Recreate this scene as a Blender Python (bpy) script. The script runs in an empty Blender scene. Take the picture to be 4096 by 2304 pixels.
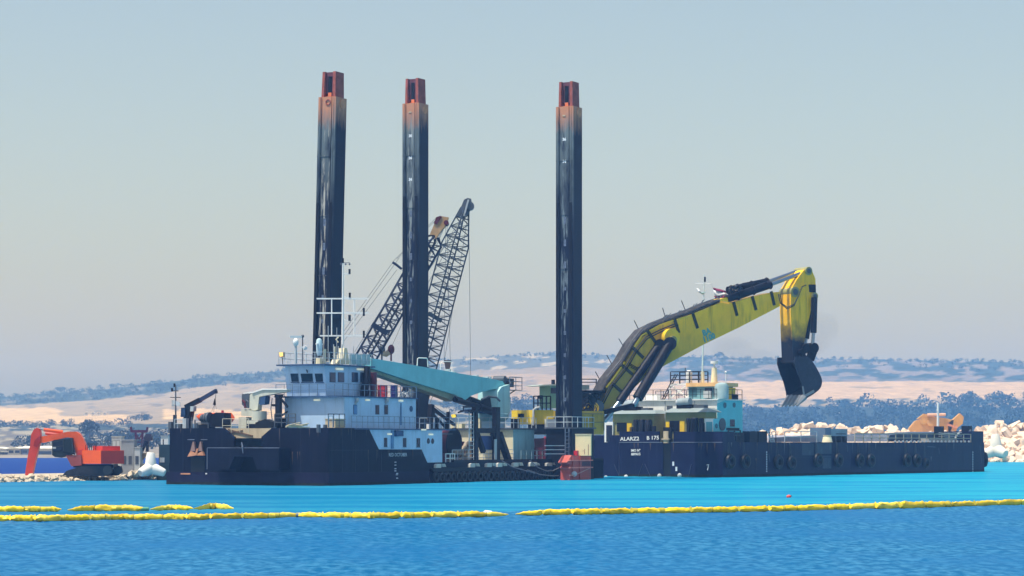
import bpy, bmesh, math, random
from mathutils import Vector, Matrix
random.seed(7)
R = math.radians
scene = bpy.context.scene
COL = scene.collection

# ------------------------------------------------------------------ camera, sky, sun, exposure
FPX, HZ, EYE = 9900.0, 1775.0, 3.94          # focal length in photo pixels, horizon row, eye height
cam_d = bpy.data.cameras.new('camera'); cam = bpy.data.objects.new('camera', cam_d); COL.objects.link(cam)
cam.location = (0, 0, EYE); cam.rotation_euler = (R(90), 0, 0)
cam_d.sensor_width = 36; cam_d.lens = 36 * FPX / 4096; cam_d.shift_y = (HZ - 1152) / 4096
cam_d.clip_start = 1; cam_d.clip_end = 30000
scene.camera = cam
SUN_EL, SUN_AZ = R(68), R(-120)               # azimuth from +Y towards +X
world = bpy.data.worlds.new('World'); scene.world = world; world.use_nodes = True
nt = world.node_tree
bg = nt.nodes['Background']; sky = nt.nodes.new('ShaderNodeTexSky')
sky.sky_type = 'NISHITA'; sky.sun_disc = False; sky.sun_elevation = SUN_EL; sky.sun_rotation = SUN_AZ
sky.air_density = 1.45; sky.dust_density = 2.1; sky.ozone_density = 0.2
nt.links.new(sky.outputs[0], bg.inputs[0]); bg.inputs[1].default_value = 0.102
sun_d = bpy.data.lights.new('sun', 'SUN'); sun_d.energy = 4.5; sun_d.angle = R(0.5); sun_d.color = (1, .95, .87)
sun = bpy.data.objects.new('sun', sun_d); COL.objects.link(sun)
to_sun = Vector((math.sin(SUN_AZ) * math.cos(SUN_EL), math.cos(SUN_AZ) * math.cos(SUN_EL), math.sin(SUN_EL)))
sun.rotation_euler = to_sun.to_track_quat('Z', 'Y').to_euler(); sun.location = (-60, 0, 90)
scene.view_settings.view_transform = 'Standard'; scene.view_settings.look = 'None'
scene.view_settings.exposure = 0.38; scene.view_settings.gamma = 1.0
scene.render.engine = 'CYCLES'
scene.cycles.use_denoising = True
scene.cycles.max_bounces = 6; scene.cycles.volume_bounces = 1; scene.cycles.volume_max_steps = 64

# ------------------------------------------------------------------ helpers
def c(r, g, b):
    f = lambda v: (v / 255 / 12.92) if v / 255 <= .04045 else ((v / 255 + .055) / 1.055) ** 2.4
    return (f(r), f(g), f(b))

_m = {}
def mat(name, rgb, rough=.6, metal=0., var=.18, scale=.8, streak=None, samt=.5, spec=.35, blot=None, bamt=.5, bump=0., bscale=6., emit=None):
    """painted / weathered surface: base colour with soft mottling, vertical run-off streaks and blots of a second colour"""
    if name in _m: return _m[name]
    m = bpy.data.materials.new(name); m.use_nodes = True; n = m.node_tree.nodes; l = m.node_tree.links
    b = n['Principled BSDF']; b.inputs['Roughness'].default_value = rough; b.inputs['Metallic'].default_value = metal
    b.inputs['Specular IOR Level'].default_value = spec
    tc = n.new('ShaderNodeTexCoord')
    nz = n.new('ShaderNodeTexNoise'); nz.inputs['Scale'].default_value = scale; nz.inputs['Detail'].default_value = 5
    l.new(tc.outputs['Object'], nz.inputs['Vector'])
    mx = n.new('ShaderNodeMix'); mx.data_type = 'RGBA'
    mx.inputs['A'].default_value = (*[v * (1 - var) for v in rgb], 1); mx.inputs['B'].default_value = (*[min(1, v * (1 + var)) for v in rgb], 1)
    rp = n.new('ShaderNodeMapRange'); rp.inputs[1].default_value = .3; rp.inputs[2].default_value = .7
    l.new(nz.outputs[0], rp.inputs[0]); l.new(rp.outputs[0], mx.inputs['Factor'])
    out = mx.outputs['Result']
    def layer(out, sc3, lo, hi, col, amt, detail=4):
        mp = n.new('ShaderNodeMapping'); mp.inputs['Scale'].default_value = sc3; l.new(tc.outputs['Object'], mp.inputs[0])
        z = n.new('ShaderNodeTexNoise'); z.inputs['Scale'].default_value = 1; z.inputs['Detail'].default_value = detail; z.inputs['Roughness'].default_value = .6
        l.new(mp.outputs[0], z.inputs['Vector'])
        r = n.new('ShaderNodeMapRange'); r.inputs[1].default_value = lo; r.inputs[2].default_value = hi; r.inputs[4].default_value = amt
        l.new(z.outputs[0], r.inputs[0])
        k = n.new('ShaderNodeMix'); k.data_type = 'RGBA'; k.inputs['B'].default_value = (*col, 1)
        l.new(r.outputs[0], k.inputs['Factor']); l.new(out, k.inputs['A'])
        return k.outputs['Result']
    if streak: out = layer(out, (2.2, 2.2, .16), .52, .72, streak, samt)
    if blot: out = layer(out, (.7, .7, .5), .55, .68, blot, bamt, 6)
    l.new(out, b.inputs['Base Color'])
    if bump:
        z = n.new('ShaderNodeTexNoise'); z.inputs['Scale'].default_value = bscale; z.inputs['Detail'].default_value = 5
        l.new(tc.outputs['Object'], z.inputs['Vector'])
        bp = n.new('ShaderNodeBump'); bp.inputs['Strength'].default_value = bump; bp.inputs['Distance'].default_value = .1
        l.new(z.outputs[0], bp.inputs['Height']); l.new(bp.outputs[0], b.inputs['Normal'])
    if emit:
        b.inputs['Emission Color'].default_value = (*emit[0], 1); b.inputs['Emission Strength'].default_value = emit[1]
    _m[name] = m
    return m

class Frame:
    """a local frame standing in the place: origin on the ground plan, heading rz"""
    def __init__(s, ox, oy, rz, oz=0.):
        s.o = Vector((ox, oy, oz)); s.rz = rz; s.m = Matrix.Rotation(rz, 3, 'Z')
    def w(s, p): return s.o + s.m @ Vector(p)
    def ray(s, p):
        d = Vector(((p[0] - 2048) / FPX, 1, (HZ - p[1]) / FPX)); mi = s.m.inverted()
        return mi @ (Vector((0, 0, EYE)) - s.o), mi @ d
    def on_y(s, p, y):
        a, d = s.ray(p); t = (y - a.y) / d.y; return a + d * t
    def on_x(s, p, x):
        a, d = s.ray(p); t = (x - a.x) / d.x; return a + d * t
    def on_z(s, p, z):
        a, d = s.ray(p); t = (z - a.z) / d.z; return a + d * t
WORLD = Frame(0, 0, 0)
# scales of the enlargements the layout was measured in
def crop(x0, y0, k): return lambda x, y: (x0 + x / k, y0 + y / k)
c1 = crop(0, 1440, 2.5875); c2 = crop(640, 1480, 2.898); c3 = crop(1080, 1300, 2.8986); c4 = crop(1440, 1560, 3.45)
c5 = crop(1640, 1360, 2.898); c6 = crop(2040, 1460, 2.898); c7 = crop(2320, 1360, 2.414); c8 = crop(2920, 1560, 2.1905)
cE = crop(2320, 1040, 2.195); cK = crop(1380, 760, 2.07); cM = crop(1180, 1000, 3.15)

BASE = {}
class MB:
    def __init__(s): s.v = []; s.f = []
    def add(s, vs, fs):
        k = len(s.v); s.v += [Vector(p) for p in vs]; s.f += [tuple(i + k for i in f) for f in fs]; return s
    def box(s, x0, x1, y0, y1, z0, z1):
        x0, x1 = sorted((x0, x1)); y0, y1 = sorted((y0, y1)); z0, z1 = sorted((z0, z1))
        return s.add([(x, y, z) for z in (z0, z1) for y in (y0, y1) for x in (x0, x1)],
                     [(0, 2, 3, 1), (4, 5, 7, 6), (0, 1, 5, 4), (2, 6, 7, 3), (0, 4, 6, 2), (1, 3, 7, 5)])
    def prism(s, loop, off):
        """loop of 3-D points swept by the vector off"""
        n = len(loop); a = [Vector(p) for p in loop]; off = Vector(off)
        nrm = Vector((0, 0, 0))
        for i in range(n): nrm += a[i].cross(a[(i + 1) % n])
        if nrm.dot(off) > 0: a.reverse()
        vs = a + [p + off for p in a]
        fs = [tuple(range(n)), tuple(range(2 * n - 1, n - 1, -1))] + [(i, i + n, (i + 1) % n + n, (i + 1) % n) for i in range(n)]
        return s.add(vs, fs)
    def beam(s, p0, p1, w, h=None, up=(0, 0, 1)):
        p0, p1 = Vector(p0), Vector(p1); h = h or w; d = (p1 - p0)
        if d.length < 1e-6: return s
        d.normalize(); up = Vector(up)
        if abs(d.dot(up)) > .98: up = Vector((1, 0, 0)) if abs(d.x) < .9 else Vector((0, 1, 0))
        sd = d.cross(up).normalized() * (w / 2); u = sd.cross(d).normalized() * (h / 2)
        return s.prism([p0 - sd - u, p0 + sd - u, p0 + sd + u, p0 - sd + u], p1 - p0)
    def cyl(s, p0, p1, r0, r1=None, n=10):
        p0, p1 = Vector(p0), Vector(p1); r1 = r0 if r1 is None else r1; d = (p1 - p0).normalized()
        a = d.orthogonal().normalized(); b = d.cross(a)
        vs = [p + (a * math.cos(2 * math.pi * i / n) + b * math.sin(2 * math.pi * i / n)) * r for p, r in ((p0, r0), (p1, r1)) for i in range(n)]
        fs = [(i, (i + 1) % n, (i + 1) % n + n, i + n) for i in range(n)] + [tuple(range(n - 1, -1, -1)), tuple(range(n, 2 * n))]
        return s.add(vs, fs)
    def tube(s, pts, r, n=6):
        pts = [Vector(p) for p in pts]; k = len(s.v); up = None
        for i, p in enumerate(pts):
            d = (pts[min(i + 1, len(pts) - 1)] - pts[max(i - 1, 0)]).normalized()
            a = d.orthogonal().normalized() if up is None else (up - d * up.dot(d)).normalized()
            up = a; b = d.cross(a); rr = r[i] if isinstance(r, (list, tuple)) else r
            s.v += [p + (a * math.cos(2 * math.pi * j / n) + b * math.sin(2 * math.pi * j / n)) * rr for j in range(n)]
        for i in range(len(pts) - 1):
            for j in range(n):
                s.f.append((k + i * n + j, k + i * n + (j + 1) % n, k + (i + 1) * n + (j + 1) % n, k + (i + 1) * n + j))
        s.f.append(tuple(k + j for j in range(n - 1, -1, -1))); e = k + (len(pts) - 1) * n; s.f.append(tuple(e + j for j in range(n)))
        return s
    def ell(s, ctr, r, nu=12, nv=8):
        r = (r, r, r) if not isinstance(r, (tuple, list)) else r; k = len(s.v); ctr = Vector(ctr)
        for j in range(1, nv):
            t = math.pi * j / nv
            for i in range(nu):
                a = 2 * math.pi * i / nu
                s.v.append(ctr + Vector((r[0] * math.sin(t) * math.cos(a), r[1] * math.sin(t) * math.sin(a), r[2] * math.cos(t))))
        s.v += [ctr + Vector((0, 0, r[2])), ctr - Vector((0, 0, r[2]))]; T = len(s.v) - 2
        for j in range(nv - 2):
            for i in range(nu): s.f.append((k + j * nu + i, k + (j + 1) * nu + i, k + (j + 1) * nu + (i + 1) % nu, k + j * nu + (i + 1) % nu))
        for i in range(nu):
            s.f.append((T, k + i, k + (i + 1) % nu)); q = k + (nv - 2) * nu; s.f.append((T + 1, q + (i + 1) % nu, q + i))
        return s
    def torus(s, ctr, ax, R0, r0, n=18, m=8):
        ctr = Vector(ctr); ax = Vector(ax).normalized(); a = ax.orthogonal().normalized(); b = ax.cross(a); k = len(s.v)
        for i in range(n):
            d = a * math.cos(2 * math.pi * i / n) + b * math.sin(2 * math.pi * i / n)
            for j in range(m): s.v.append(ctr + d * (R0 + r0 * math.cos(2 * math.pi * j / m)) + ax * r0 * math.sin(2 * math.pi * j / m))
        for i in range(n):
            for j in range(m): s.f.append((k + i * m + j, k + ((i + 1) % n) * m + j, k + ((i + 1) % n) * m + (j + 1) % m, k + i * m + (j + 1) % m))
        return s
    def build(s, name, m, parent=None, smooth=False, frame=None, base=(0, 0, 0)):
        bx = Vector(BASE[parent.name] if parent else base)
        me = bpy.data.meshes.new(name); me.from_pydata([tuple(p - bx) for p in s.v], [], s.f); me.update()
        if smooth:
            me.polygons.foreach_set('use_smooth', [True] * len(me.polygons)); me.set_sharp_from_angle(angle=R(40))
        me.materials.append(m)
        o = bpy.data.objects.new(name, me); COL.objects.link(o)
        if parent: o.parent = parent; BASE[o.name] = tuple(bx)
        elif frame: o.location = frame.w(base); o.rotation_euler.z = frame.rz; BASE[o.name] = tuple(base)
        else: o.location = base; BASE[o.name] = tuple(base)
        return o
def tag(o, label=None, cat=None, group=None, kind=None):
    if label: o['label'] = label
    if cat: o['category'] = cat
    if group: o['group'] = group
    if kind: o['kind'] = kind
    return o
def thing(name, label, cat, frame=WORLD, base=(0, 0, 0), group=None):
    o = bpy.data.objects.new(name, None); COL.objects.link(o)
    o.location = frame.w(base); o.rotation_euler.z = frame.rz; o.empty_display_size = .5
    BASE[o.name] = tuple(base); return tag(o, label, cat, group)
def B(*a): return MB().box(*a)
def lettering(txt, size, m, parent, org, xd, ud, name='lettering', thick=.012, stretch=1.0, bold=0.0):
    cu = bpy.data.curves.new('t', 'FONT'); cu.body = txt; cu.size = size; cu.resolution_u = 2; cu.offset = bold
    ob = bpy.data.objects.new('t', cu); COL.objects.link(ob)
    bpy.context.view_layer.update()
    me = bpy.data.meshes.new_from_object(ob.evaluated_get(bpy.context.evaluated_depsgraph_get()))
    COL.objects.unlink(ob); bpy.data.objects.remove(ob)
    org, xd, ud = Vector(org), Vector(xd).normalized(), Vector(ud).normalized(); bx = Vector(BASE[parent.name])
    for v in me.vertices: v.co = org + xd * (v.co.x * stretch) + ud * v.co.y - bx
    me.materials.clear(); me.materials.append(m); me.name = name
    o = bpy.data.objects.new(name, me); COL.objects.link(o); o.parent = parent; BASE[o.name] = tuple(bx)
    return o
def rail(mb, pts, h=1.05, step=1.0, r=.022, mids=(.5,)):
    """guard rail along pts (foot points): posts, top rail and mid rails"""
    pts = [Vector(p) for p in pts]
    for a, b in zip(pts, pts[1:]):
        n = max(1, round((b - a).length / step))
        for i in range(n + 1):
            p = a.lerp(b, i / n); mb.beam(p, p + Vector((0, 0, h)), r * 2)
        for q in (1.0,) + tuple(mids): mb.beam(a + Vector((0, 0, h * q)), b + Vector((0, 0, h * q)), r * 2)
    return mb
def ladder(mb, p0, p1, side, w=.45, step=.32, r=.025):
    p0, p1 = Vector(p0), Vector(p1); sd = Vector(side).normalized() * (w / 2)
    mb.beam(p0 - sd, p1 - sd, r * 2); mb.beam(p0 + sd, p1 + sd, r * 2)
    n = int((p1 - p0).length / step)
    for i in range(1, n): q = p0.lerp(p1, i / n); mb.beam(q - sd, q + sd, r * 1.6)
    return mb
def plate_y(fr, cr, x0, y0, x1, y1, y, t=.04):
    """box on the wall plane local y, covering a measured rectangle, proud by t towards -y"""
    a, b = fr.on_y(cr(x0, y1), y), fr.on_y(cr(x1, y0), y); return B(a.x, b.x, y - t, y, a.z, b.z)
def plate_x(fr, cr, x0, y0, x1, y1, x, t=.04):
    a, b = fr.on_x(cr(x0, y1), x), fr.on_x(cr(x1, y0), x); return B(x - t, x, a.y, b.y, a.z, b.z)

# ------------------------------------------------------------------ materials
NAVY = (.0085, .0105, .030)
M = dict(
    hull=mat('navy_hull_paint', (.003, .005, .018), .55, streak=(.016, .017, .03), samt=.45, blot=(.006, .009, .032), bamt=.5, scale=.4, spec=.12),
    hull2=mat('barge_hull_paint', (.006, .008, .038), .5, streak=(.022, .026, .06), samt=.5, blot=(.012, .016, .055), bamt=.6, scale=.3, spec=.15),
    belt=mat('purple_grey_boot_paint', (.010, .009, .032), .6, streak=(.02, .02, .04), samt=.3, spec=.12),
    black=mat('black_steel', (.004, .005, .012), .5, streak=(.02, .018, .022), samt=.3, spec=.2),
    bluehouse=mat('light_blue_house_paint', (.42, .58, .75), .5, var=.08, streak=(.24, .32, .38), samt=.4, blot=(.28, .38, .45), bamt=.18),
    bluetrim=mat('blue_trim_paint', (.03, .075, .17), .5),
    glass=mat('dark_window_glass', (.008, .012, .03), .12, spec=.5, var=.1),
    turq=mat('turquoise_crane_paint', (.19, .56, .60), .45, var=.08, streak=(.12, .38, .40), samt=.25),
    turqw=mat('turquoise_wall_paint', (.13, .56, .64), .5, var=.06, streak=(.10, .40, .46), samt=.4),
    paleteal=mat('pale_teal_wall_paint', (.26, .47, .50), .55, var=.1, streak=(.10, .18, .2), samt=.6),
    cream=mat('cream_paint', (.78, .70, .46), .55, var=.08, streak=(.34, .24, .14), samt=.35),
    tan=mat('tan_paint', (.52, .42, .27), .6, var=.15, streak=(.20, .12, .07), samt=.6),
    white=mat('white_paint', (.78, .78, .74), .5, var=.05, streak=(.5, .45, .36), samt=.25),
    grey=mat('light_grey_steel', (.42, .45, .46), .5, var=.15, streak=(.2, .15, .12), samt=.35),
    dgrey=mat('dark_grey_steel', (.07, .085, .105), .5, var=.2),
    olive=mat('olive_grey_steel', (.22, .27, .18), .55, var=.15, streak=(.1, .12, .08), samt=.4),
    yellow=mat('yellow_machine_paint', (.98, .58, .008), .45, var=.10, scale=.5, streak=(.20, .16, .02), samt=.45, blot=(.40, .32, .02), bamt=.35),
    yellowb=mat('bright_yellow_paint', (.80, .52, .015), .4, var=.06),
    khaki=mat('khaki_paint', (.30, .28, .10), .55, var=.12, streak=(.16, .14, .06), samt=.4),
    maroon=mat('maroon_paint', (.10, .010, .022), .5, var=.2),
    redp=mat('red_paint', (.42, .02, .035), .45, var=.15),
    orange=mat('orange_paint', (.78, .10, .012), .4, var=.08, streak=(.4, .06, .02), samt=.25),
    redorange=mat('red_orange_paint', (.55, .045, .02), .45, var=.08),
    salmon=mat('faded_red_lead_paint', (.46, .075, .05), .55, var=.18, streak=(.28, .10, .08), samt=.5, blot=(.55, .20, .15), bamt=.3),
    rustlight=mat('orange_rust', (.60, .26, .13), .8, var=.2, scale=2, streak=(.38, .13, .07), samt=.5, bump=.2),
    rustdark=mat('dark_rust', (.30, .075, .055), .8, var=.3, scale=2, streak=(.30, .10, .06), samt=.5, bump=.2),
    rubber=mat('black_rubber', (.004, .005, .008), .5, spec=.35),
    chrome=mat('chrome_rod', (.30, .36, .42), .3, metal=1., var=.03),
    lamp=mat('pale_lamp_glass', (.85, .83, .62), .3, var=.02, emit=((1, .95, .7), .25)),
    litlamp=mat('amber_lit_lamp', (.9, .5, .12), .3, var=.02, emit=((1, .55, .12), 1.2)),
    signw=mat('white_lettering', (.62, .68, .72), .5, var=.1),
    wood=mat('pale_timber', (.55, .47, .30), .7, var=.3),
    rope=mat('rope', (.09, .09, .10), .8),
)
# ------------------------------------------------------------------ noise for modelling
from mathutils import noise as mnoise
def fbm(x, y, z=0., o=4):
    s = 0; a = 1; t = 0
    for i in range(o): s += a * mnoise.noise(Vector((x, y, z + 7.3 * i))); t += a; x *= 2.03; y *= 2.03; a *= .5
    return s / t
def interp(tab, x):
    if x <= tab[0][0]: return tab[0][1]
    for (a, b), (d, e) in zip(tab, tab[1:]):
        if x <= d: return b + (e - b) * (x - a) / (d - a)
    return tab[-1][1]

# ------------------------------------------------------------------ water
def water():
    rows = []; y = 30.
    while y < 58: rows.append(y); y += 4
    while y < 175: rows.append(y); y += .30 if y < 110 else .42
    while y < 330: rows.append(y); y += 1.3
    while y < 3500: rows.append(y); y *= 1.12
    fine = [(-.250 + .5 * i / 260) for i in range(261)]
    cols = [-.7, -.55, -.38, -.3] + fine + [.3, .38, .55, .7]
    vs = []; W = len(cols)
    for k in (-900., -200., 0., 20.): rows.insert(0, k)
    rows.sort()
    for yy in rows:
        for a in cols:
            r = max(yy, 300. if abs(a) > .29 else 60.); x = a * r; z = 0.
            if yy > 58 and yy < 330 and abs(a) < .26:
                amp = .08 if yy < 150 else .08 * max(.4, 1 - (yy - 150) / 60)
                z = amp * (fbm(x * .9, yy * .42, 1., 3) + .8 * fbm(x * 2.3 + 9, yy * 1.0, 4., 2)) + .05 * amp / .08 * mnoise.noise(Vector((x * .16, yy * .12, 8)))
            vs.append((x, yy, z))
    fs = [(j * W + i, j * W + i + 1, (j + 1) * W + i + 1, (j + 1) * W + i) for j in range(len(rows) - 1) for i in range(W - 1)]
    mb = MB(); mb.add(vs, fs)
    m = bpy.data.materials.new('sea_water'); m.use_nodes = True; n = m.node_tree.nodes; l = m.node_tree.links; b = n['Principled BSDF']
    tc = n.new('ShaderNodeTexCoord'); sp = n.new('ShaderNodeSeparateXYZ'); l.new(tc.outputs['Object'], sp.inputs[0])
    def math_(op, a, b_=None, clamp=False):
        q = n.new('ShaderNodeMath'); q.operation = op; q.use_clamp = clamp
        for i, v in enumerate((a, b_)):
            if v is None: continue
            if isinstance(v, (int, float)): q.inputs[i].default_value = v
            else: l.new(v, q.inputs[i])
        return q.outputs[0]
    def rng(v, lo, hi):
        q = n.new('ShaderNodeMapRange'); q.interpolation_type = 'SMOOTHSTEP'; q.inputs[1].default_value = lo; q.inputs[2].default_value = hi; l.new(v, q.inputs[0]); return q.outputs[0]
    def mix(f, a, b_):
        q = n.new('ShaderNodeMix'); q.data_type = 'RGBA'; l.new(f, q.inputs['Factor'])
        for nm, v in (('A', a), ('B', b_)):
            if isinstance(v, tuple): q.inputs[nm].default_value = (*v, 1)
            else: l.new(v, q.inputs[nm])
        return q.outputs['Result']
    def nz(sc, det=4, lo=.35, hi=.65):
        mp = n.new('ShaderNodeMapping'); mp.inputs['Scale'].default_value = sc; l.new(tc.outputs['Object'], mp.inputs[0])
        q = n.new('ShaderNodeTexNoise'); q.inputs['Scale'].default_value = 1; q.inputs['Detail'].default_value = det; l.new(mp.outputs[0], q.inputs[0])
        return rng(q.outputs[0], lo, hi), q.outputs[0]
    X, Y = sp.outputs[0], sp.outputs[1]
    # silty turquoise water is held behind the floating booms; open water in front and behind the causeway is deeper blue
    bx = math_('SUBTRACT', math_('SUBTRACT', Y, math_('MULTIPLY', X, .467)), 143.4)
    silt = rng(bx, -1.5, 2.)
    deep = math_('MULTIPLY', rng(Y, 284, 300), math_('SUBTRACT', 1., rng(X, -30, -14)))
    f1, _ = nz((.06, .04, 1), 4); f2, _ = nz((2.4, 1.1, 1), 6, .36, .68); f3, _ = nz((.035, .16, 1), 6, .40, .60)
    blue = mix(f2, (.002, .092, .222), (.034, .18, .33)); blue = mix(math_('MULTIPLY', f1, .75), blue, (.008, .11, .27))
    turqL = mix(f3, (.018, .175, .305), (.005, .135, .275)); turqR = mix(f3, (.012, .28, .395), (.003, .195, .37))
    turq_ = mix(rng(X, -40, 45), turqL, turqR)
    col = mix(silt, blue, turq_); col = mix(deep, col, (.004, .035, .19))
    l.new(col, b.inputs['Base Color'])
    b.inputs['Roughness'].default_value = .6; b.inputs['Specular IOR Level'].default_value = 0.
    _, h1 = nz((2.2, .9, 1), 5); bp = n.new('ShaderNodeBump'); bp.inputs['Strength'].default_value = .4; bp.inputs['Distance'].default_value = .12
    l.new(h1, bp.inputs['Height']); l.new(bp.outputs[0], b.inputs['Normal'])
    gl = n.new('ShaderNodeBsdfGlossy'); gl.inputs['Roughness'].default_value = .16; l.new(bp.outputs[0], gl.inputs['Normal'])
    ms_ = n.new('ShaderNodeMixShader'); ms_.inputs[0].default_value = .085; l.new(b.outputs[0], ms_.inputs[1]); l.new(gl.outputs[0], ms_.inputs[2]); l.new(ms_.outputs[0], n['Material Output'].inputs['Surface'])
    o = mb.build('water', m); o.data.polygons.foreach_set('use_smooth', [True] * len(o.data.polygons))
    tag(o, 'blue sea, silty turquoise behind the yellow booms', None, kind='structure')
water()

# ------------------------------------------------------------------ far hills (land cover is given per place)
RIDGE = [(-1500, 1640), (-600, 1606), (0, 1590), (155, 1576), (400, 1560), (560, 1540), (800, 1512), (1150, 1482), (1600, 1452), (2035, 1422), (2226, 1413), (2400, 1421), (2744, 1428), (3003, 1434), (3300, 1434), (4096, 1450), (4700, 1458), (5600, 1480)]
SHORE_D, RIDGE_D = 690., 3000.
SHORE_T = [(1500, 690.), (2600, 1350.)]
def hill_pt(px, py):
    """point on the hillside seen at azimuth px; py is its apparent row: lower rows lie nearer"""
    rd = interp(RIDGE, px); s = max(0, min(1, (1831 - py) / (1831 - rd))); s0 = interp(SHORE_T, px); d = s0 + (RIDGE_D - s0) * s ** 1.25
    d *= 1 + .0 * px
    return Vector(((px - 2048) / FPX * d, d, EYE + (HZ - py) / FPX * d))
SCRUB, FIELD, SAND, PALE = (.035, .055, .06), (.33, .265, .18), (.60, .43, .23), (.32, .29, .21)
def cover(px, py):
    rd = interp(RIDGE, px); w = 10 * fbm(px * .006, py * .03, 3.) + 6 * fbm(px * .03, py * .12, 5.); q = py + w
    n1 = fbm(px * .012, py * .05, 11.)
    if px < 1500:
        lim = rd + 40 + 14 * fbm(px * .004, 1., 2.)
        if q < lim: return SCRUB if n1 < .16 else (.16, .15, .13)
        if px < 240 + w * 4 and 1632 < q < 1692: return SAND
        if 1660 < q < 1692 and px < 520: return SAND
        if 1635 < q < 1675 and 650 < px < 1400 and n1 > -.25: return SAND
        if 1696 < q < 1722: return SCRUB if n1 > -.1 else PALE
        if q > 1790: return (.30, .27, .22)
        if q > 1722: return PALE if n1 > .05 else (.15, .14, .12)
        return FIELD if n1 > -.22 else (.20, .17, .14)
    if px < 2500:
        if q < rd + 52: return (.10, .11, .10) if n1 < .12 else (.42, .37, .27)
        if q < 1500: return (.27, .22, .16)
        if q < 1600: return (.38, .28, .17) if n1 > -.2 else (.25, .2, .14)
        return SCRUB if n1 > -.12 else PALE
    t = (px - 2500) / 1600
    if q < rd + 70 + 20 * fbm(px * .003, 0., 9.): return SCRUB if n1 < .05 else (.22, .19, .18)
    if q < 1526: return (.20, .17, .165) if n1 > 0 else (.10, .11, .11)
    if q < 1596: return (.52, .37, .21) if n1 > -.3 else (.36, .27, .16)
    if q < 1628: return (.34, .27, .17) if n1 > -.1 else SCRUB
    return SCRUB
def hills():
    NX, NY = 460, 130; vs = []; cols = []
    for j in range(NY + 6):
        for i in range(NX + 1):
            px = -1500 + 7100 * i / NX; rd = interp(RIDGE, px) + 4 * fbm(px * .02, 3., 1.)
            if j <= NY:
                s = j / NY; py = 1834 + (rd - 1834) * s; p = hill_pt(px, py)
                if 0 < j < NY: p.z += (p.y / 900) * .8 * fbm(p.x * .012, p.y * .012, 2.)
                cc = cover(px, py)
            else:
                e = hill_pt(px, rd); k = (j - NY) / 6; d = e.y * (1 + .2 * k); p = Vector(((px - 2048) / FPX * d, d, e.z * (1 - k) - 2 * k)); cc = SCRUB
            if j == 0: p.z = -1.5
            vs.append(p); cols.append(cc)
    W = NX + 1
    fs = [(j * W + i, j * W + i + 1, (j + 1) * W + i + 1, (j + 1) * W + i) for j in range(NY + 5) for i in range(NX)]
    mb = MB(); mb.add(vs, fs)
    m = bpy.data.materials.new('hillside_cover'); m.use_nodes = True; n = m.node_tree.nodes; l = m.node_tree.links; b = n['Principled BSDF']
    at = n.new('ShaderNodeVertexColor'); at.layer_name = 'cover'
    tc = n.new('ShaderNodeTexCoord'); z = n.new('ShaderNodeTexNoise'); z.inputs['Scale'].default_value = .06; z.inputs['Detail'].default_value = 8; z.inputs['Roughness'].default_value = .65
    l.new(tc.outputs['Object'], z.inputs[0])
    mr = n.new('ShaderNodeMapRange'); mr.inputs[1].default_value = .35; mr.inputs[2].default_value = .65; mr.inputs[3].default_value = .56; mr.inputs[4].default_value = .92; l.new(z.outputs[0], mr.inputs[0])
    mm = n.new('ShaderNodeVectorMath'); mm.operation = 'SCALE'; l.new(at.outputs[0], mm.inputs[0]); l.new(mr.outputs[0], mm.inputs['Scale'])
    l.new(mm.outputs[0], b.inputs['Base Color']); b.inputs['Roughness'].default_value = .95; b.inputs['Specular IOR Level'].default_value = .05
    o = mb.build('hills', m); me = o.data
    ca = me.color_attributes.new('cover', 'FLOAT_COLOR', 'POINT')
    ca.data.foreach_set('color', [v for q in cols for v in (*q, 1)])
    me.polygons.foreach_set('use_smooth', [True] * len(me.polygons))
    tag(o, 'low hazy hills with fields, sand and scrub behind the sea', None, kind='structure')
hills()

# ------------------------------------------------------------------ woods, shrubs and single trees on the hills
LEAF = mat('dark_foliage', (.018, .035, .040), .8, var=.35, scale=.15, spec=.1)
BARK = mat('bark', (.07, .05, .035), .9)
def crown(mb, ctr, r, n, rnd):
    for i in range(n):
        th, ph = rnd.uniform(0, 6.283), math.acos(rnd.uniform(-.7, 1)); q = rnd.uniform(.45, 1.0) ** .6
        p = ctr + Vector((math.sin(ph) * math.cos(th) * r[0], math.sin(ph) * math.sin(th) * r[1], math.cos(ph) * r[2])) * q
        s = rnd.uniform(.12, .27) * (r[0] + r[2]) / 2
        a = ((p - ctr).normalized() + .45 * Vector((rnd.gauss(0, 1), rnd.gauss(0, 1), rnd.gauss(0, 1)))).normalized(); b = a.orthogonal().normalized() * s; d = a.cross(b)
        mb.add([p + b, p + d * rnd.uniform(.6, 1), p - b * rnd.uniform(.6, 1), p - d], [(0, 1, 2, 3)])
def wood(name, label, spots):
    rnd = random.Random(name); mb = MB()
    for (px, py, hh) in spots:
        g = hill_pt(px, py); h = hh * g.y / FPX; w = h * rnd.uniform(.55, 1.0)
        crown(mb, g + Vector((0, 0, h * .42)), (w, w, h * .62), 46, rnd)
    tag(mb.build(name, LEAF), label, 'trees', kind='stuff')
rnd = random.Random(3)
ridge_l = [(px, interp(RIDGE, px) + rnd.uniform(-2, 40), rnd.uniform(9, 20)) for px in [rnd.uniform(-300, 1300) for _ in range(430)]]
wood('ridge_wood', 'dark wooded ridge on the left below the sky', ridge_l)
ridge_r = []
for _ in range(560):
    px = rnd.uniform(1500, 4600); a = fbm(px * .004, 2.2, 1.)
    if px < 2600 and rnd.random() < .5: continue
    ridge_r.append((px, interp(RIDGE, px) + (rnd.uniform(-1, 8) if rnd.random() < .4 else rnd.uniform(0, 34 + 24 * a)), rnd.uniform(7, 14)))
wood('ridge_wood', 'scrubby woods along the skyline behind the yellow digger boom', ridge_r)
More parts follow.
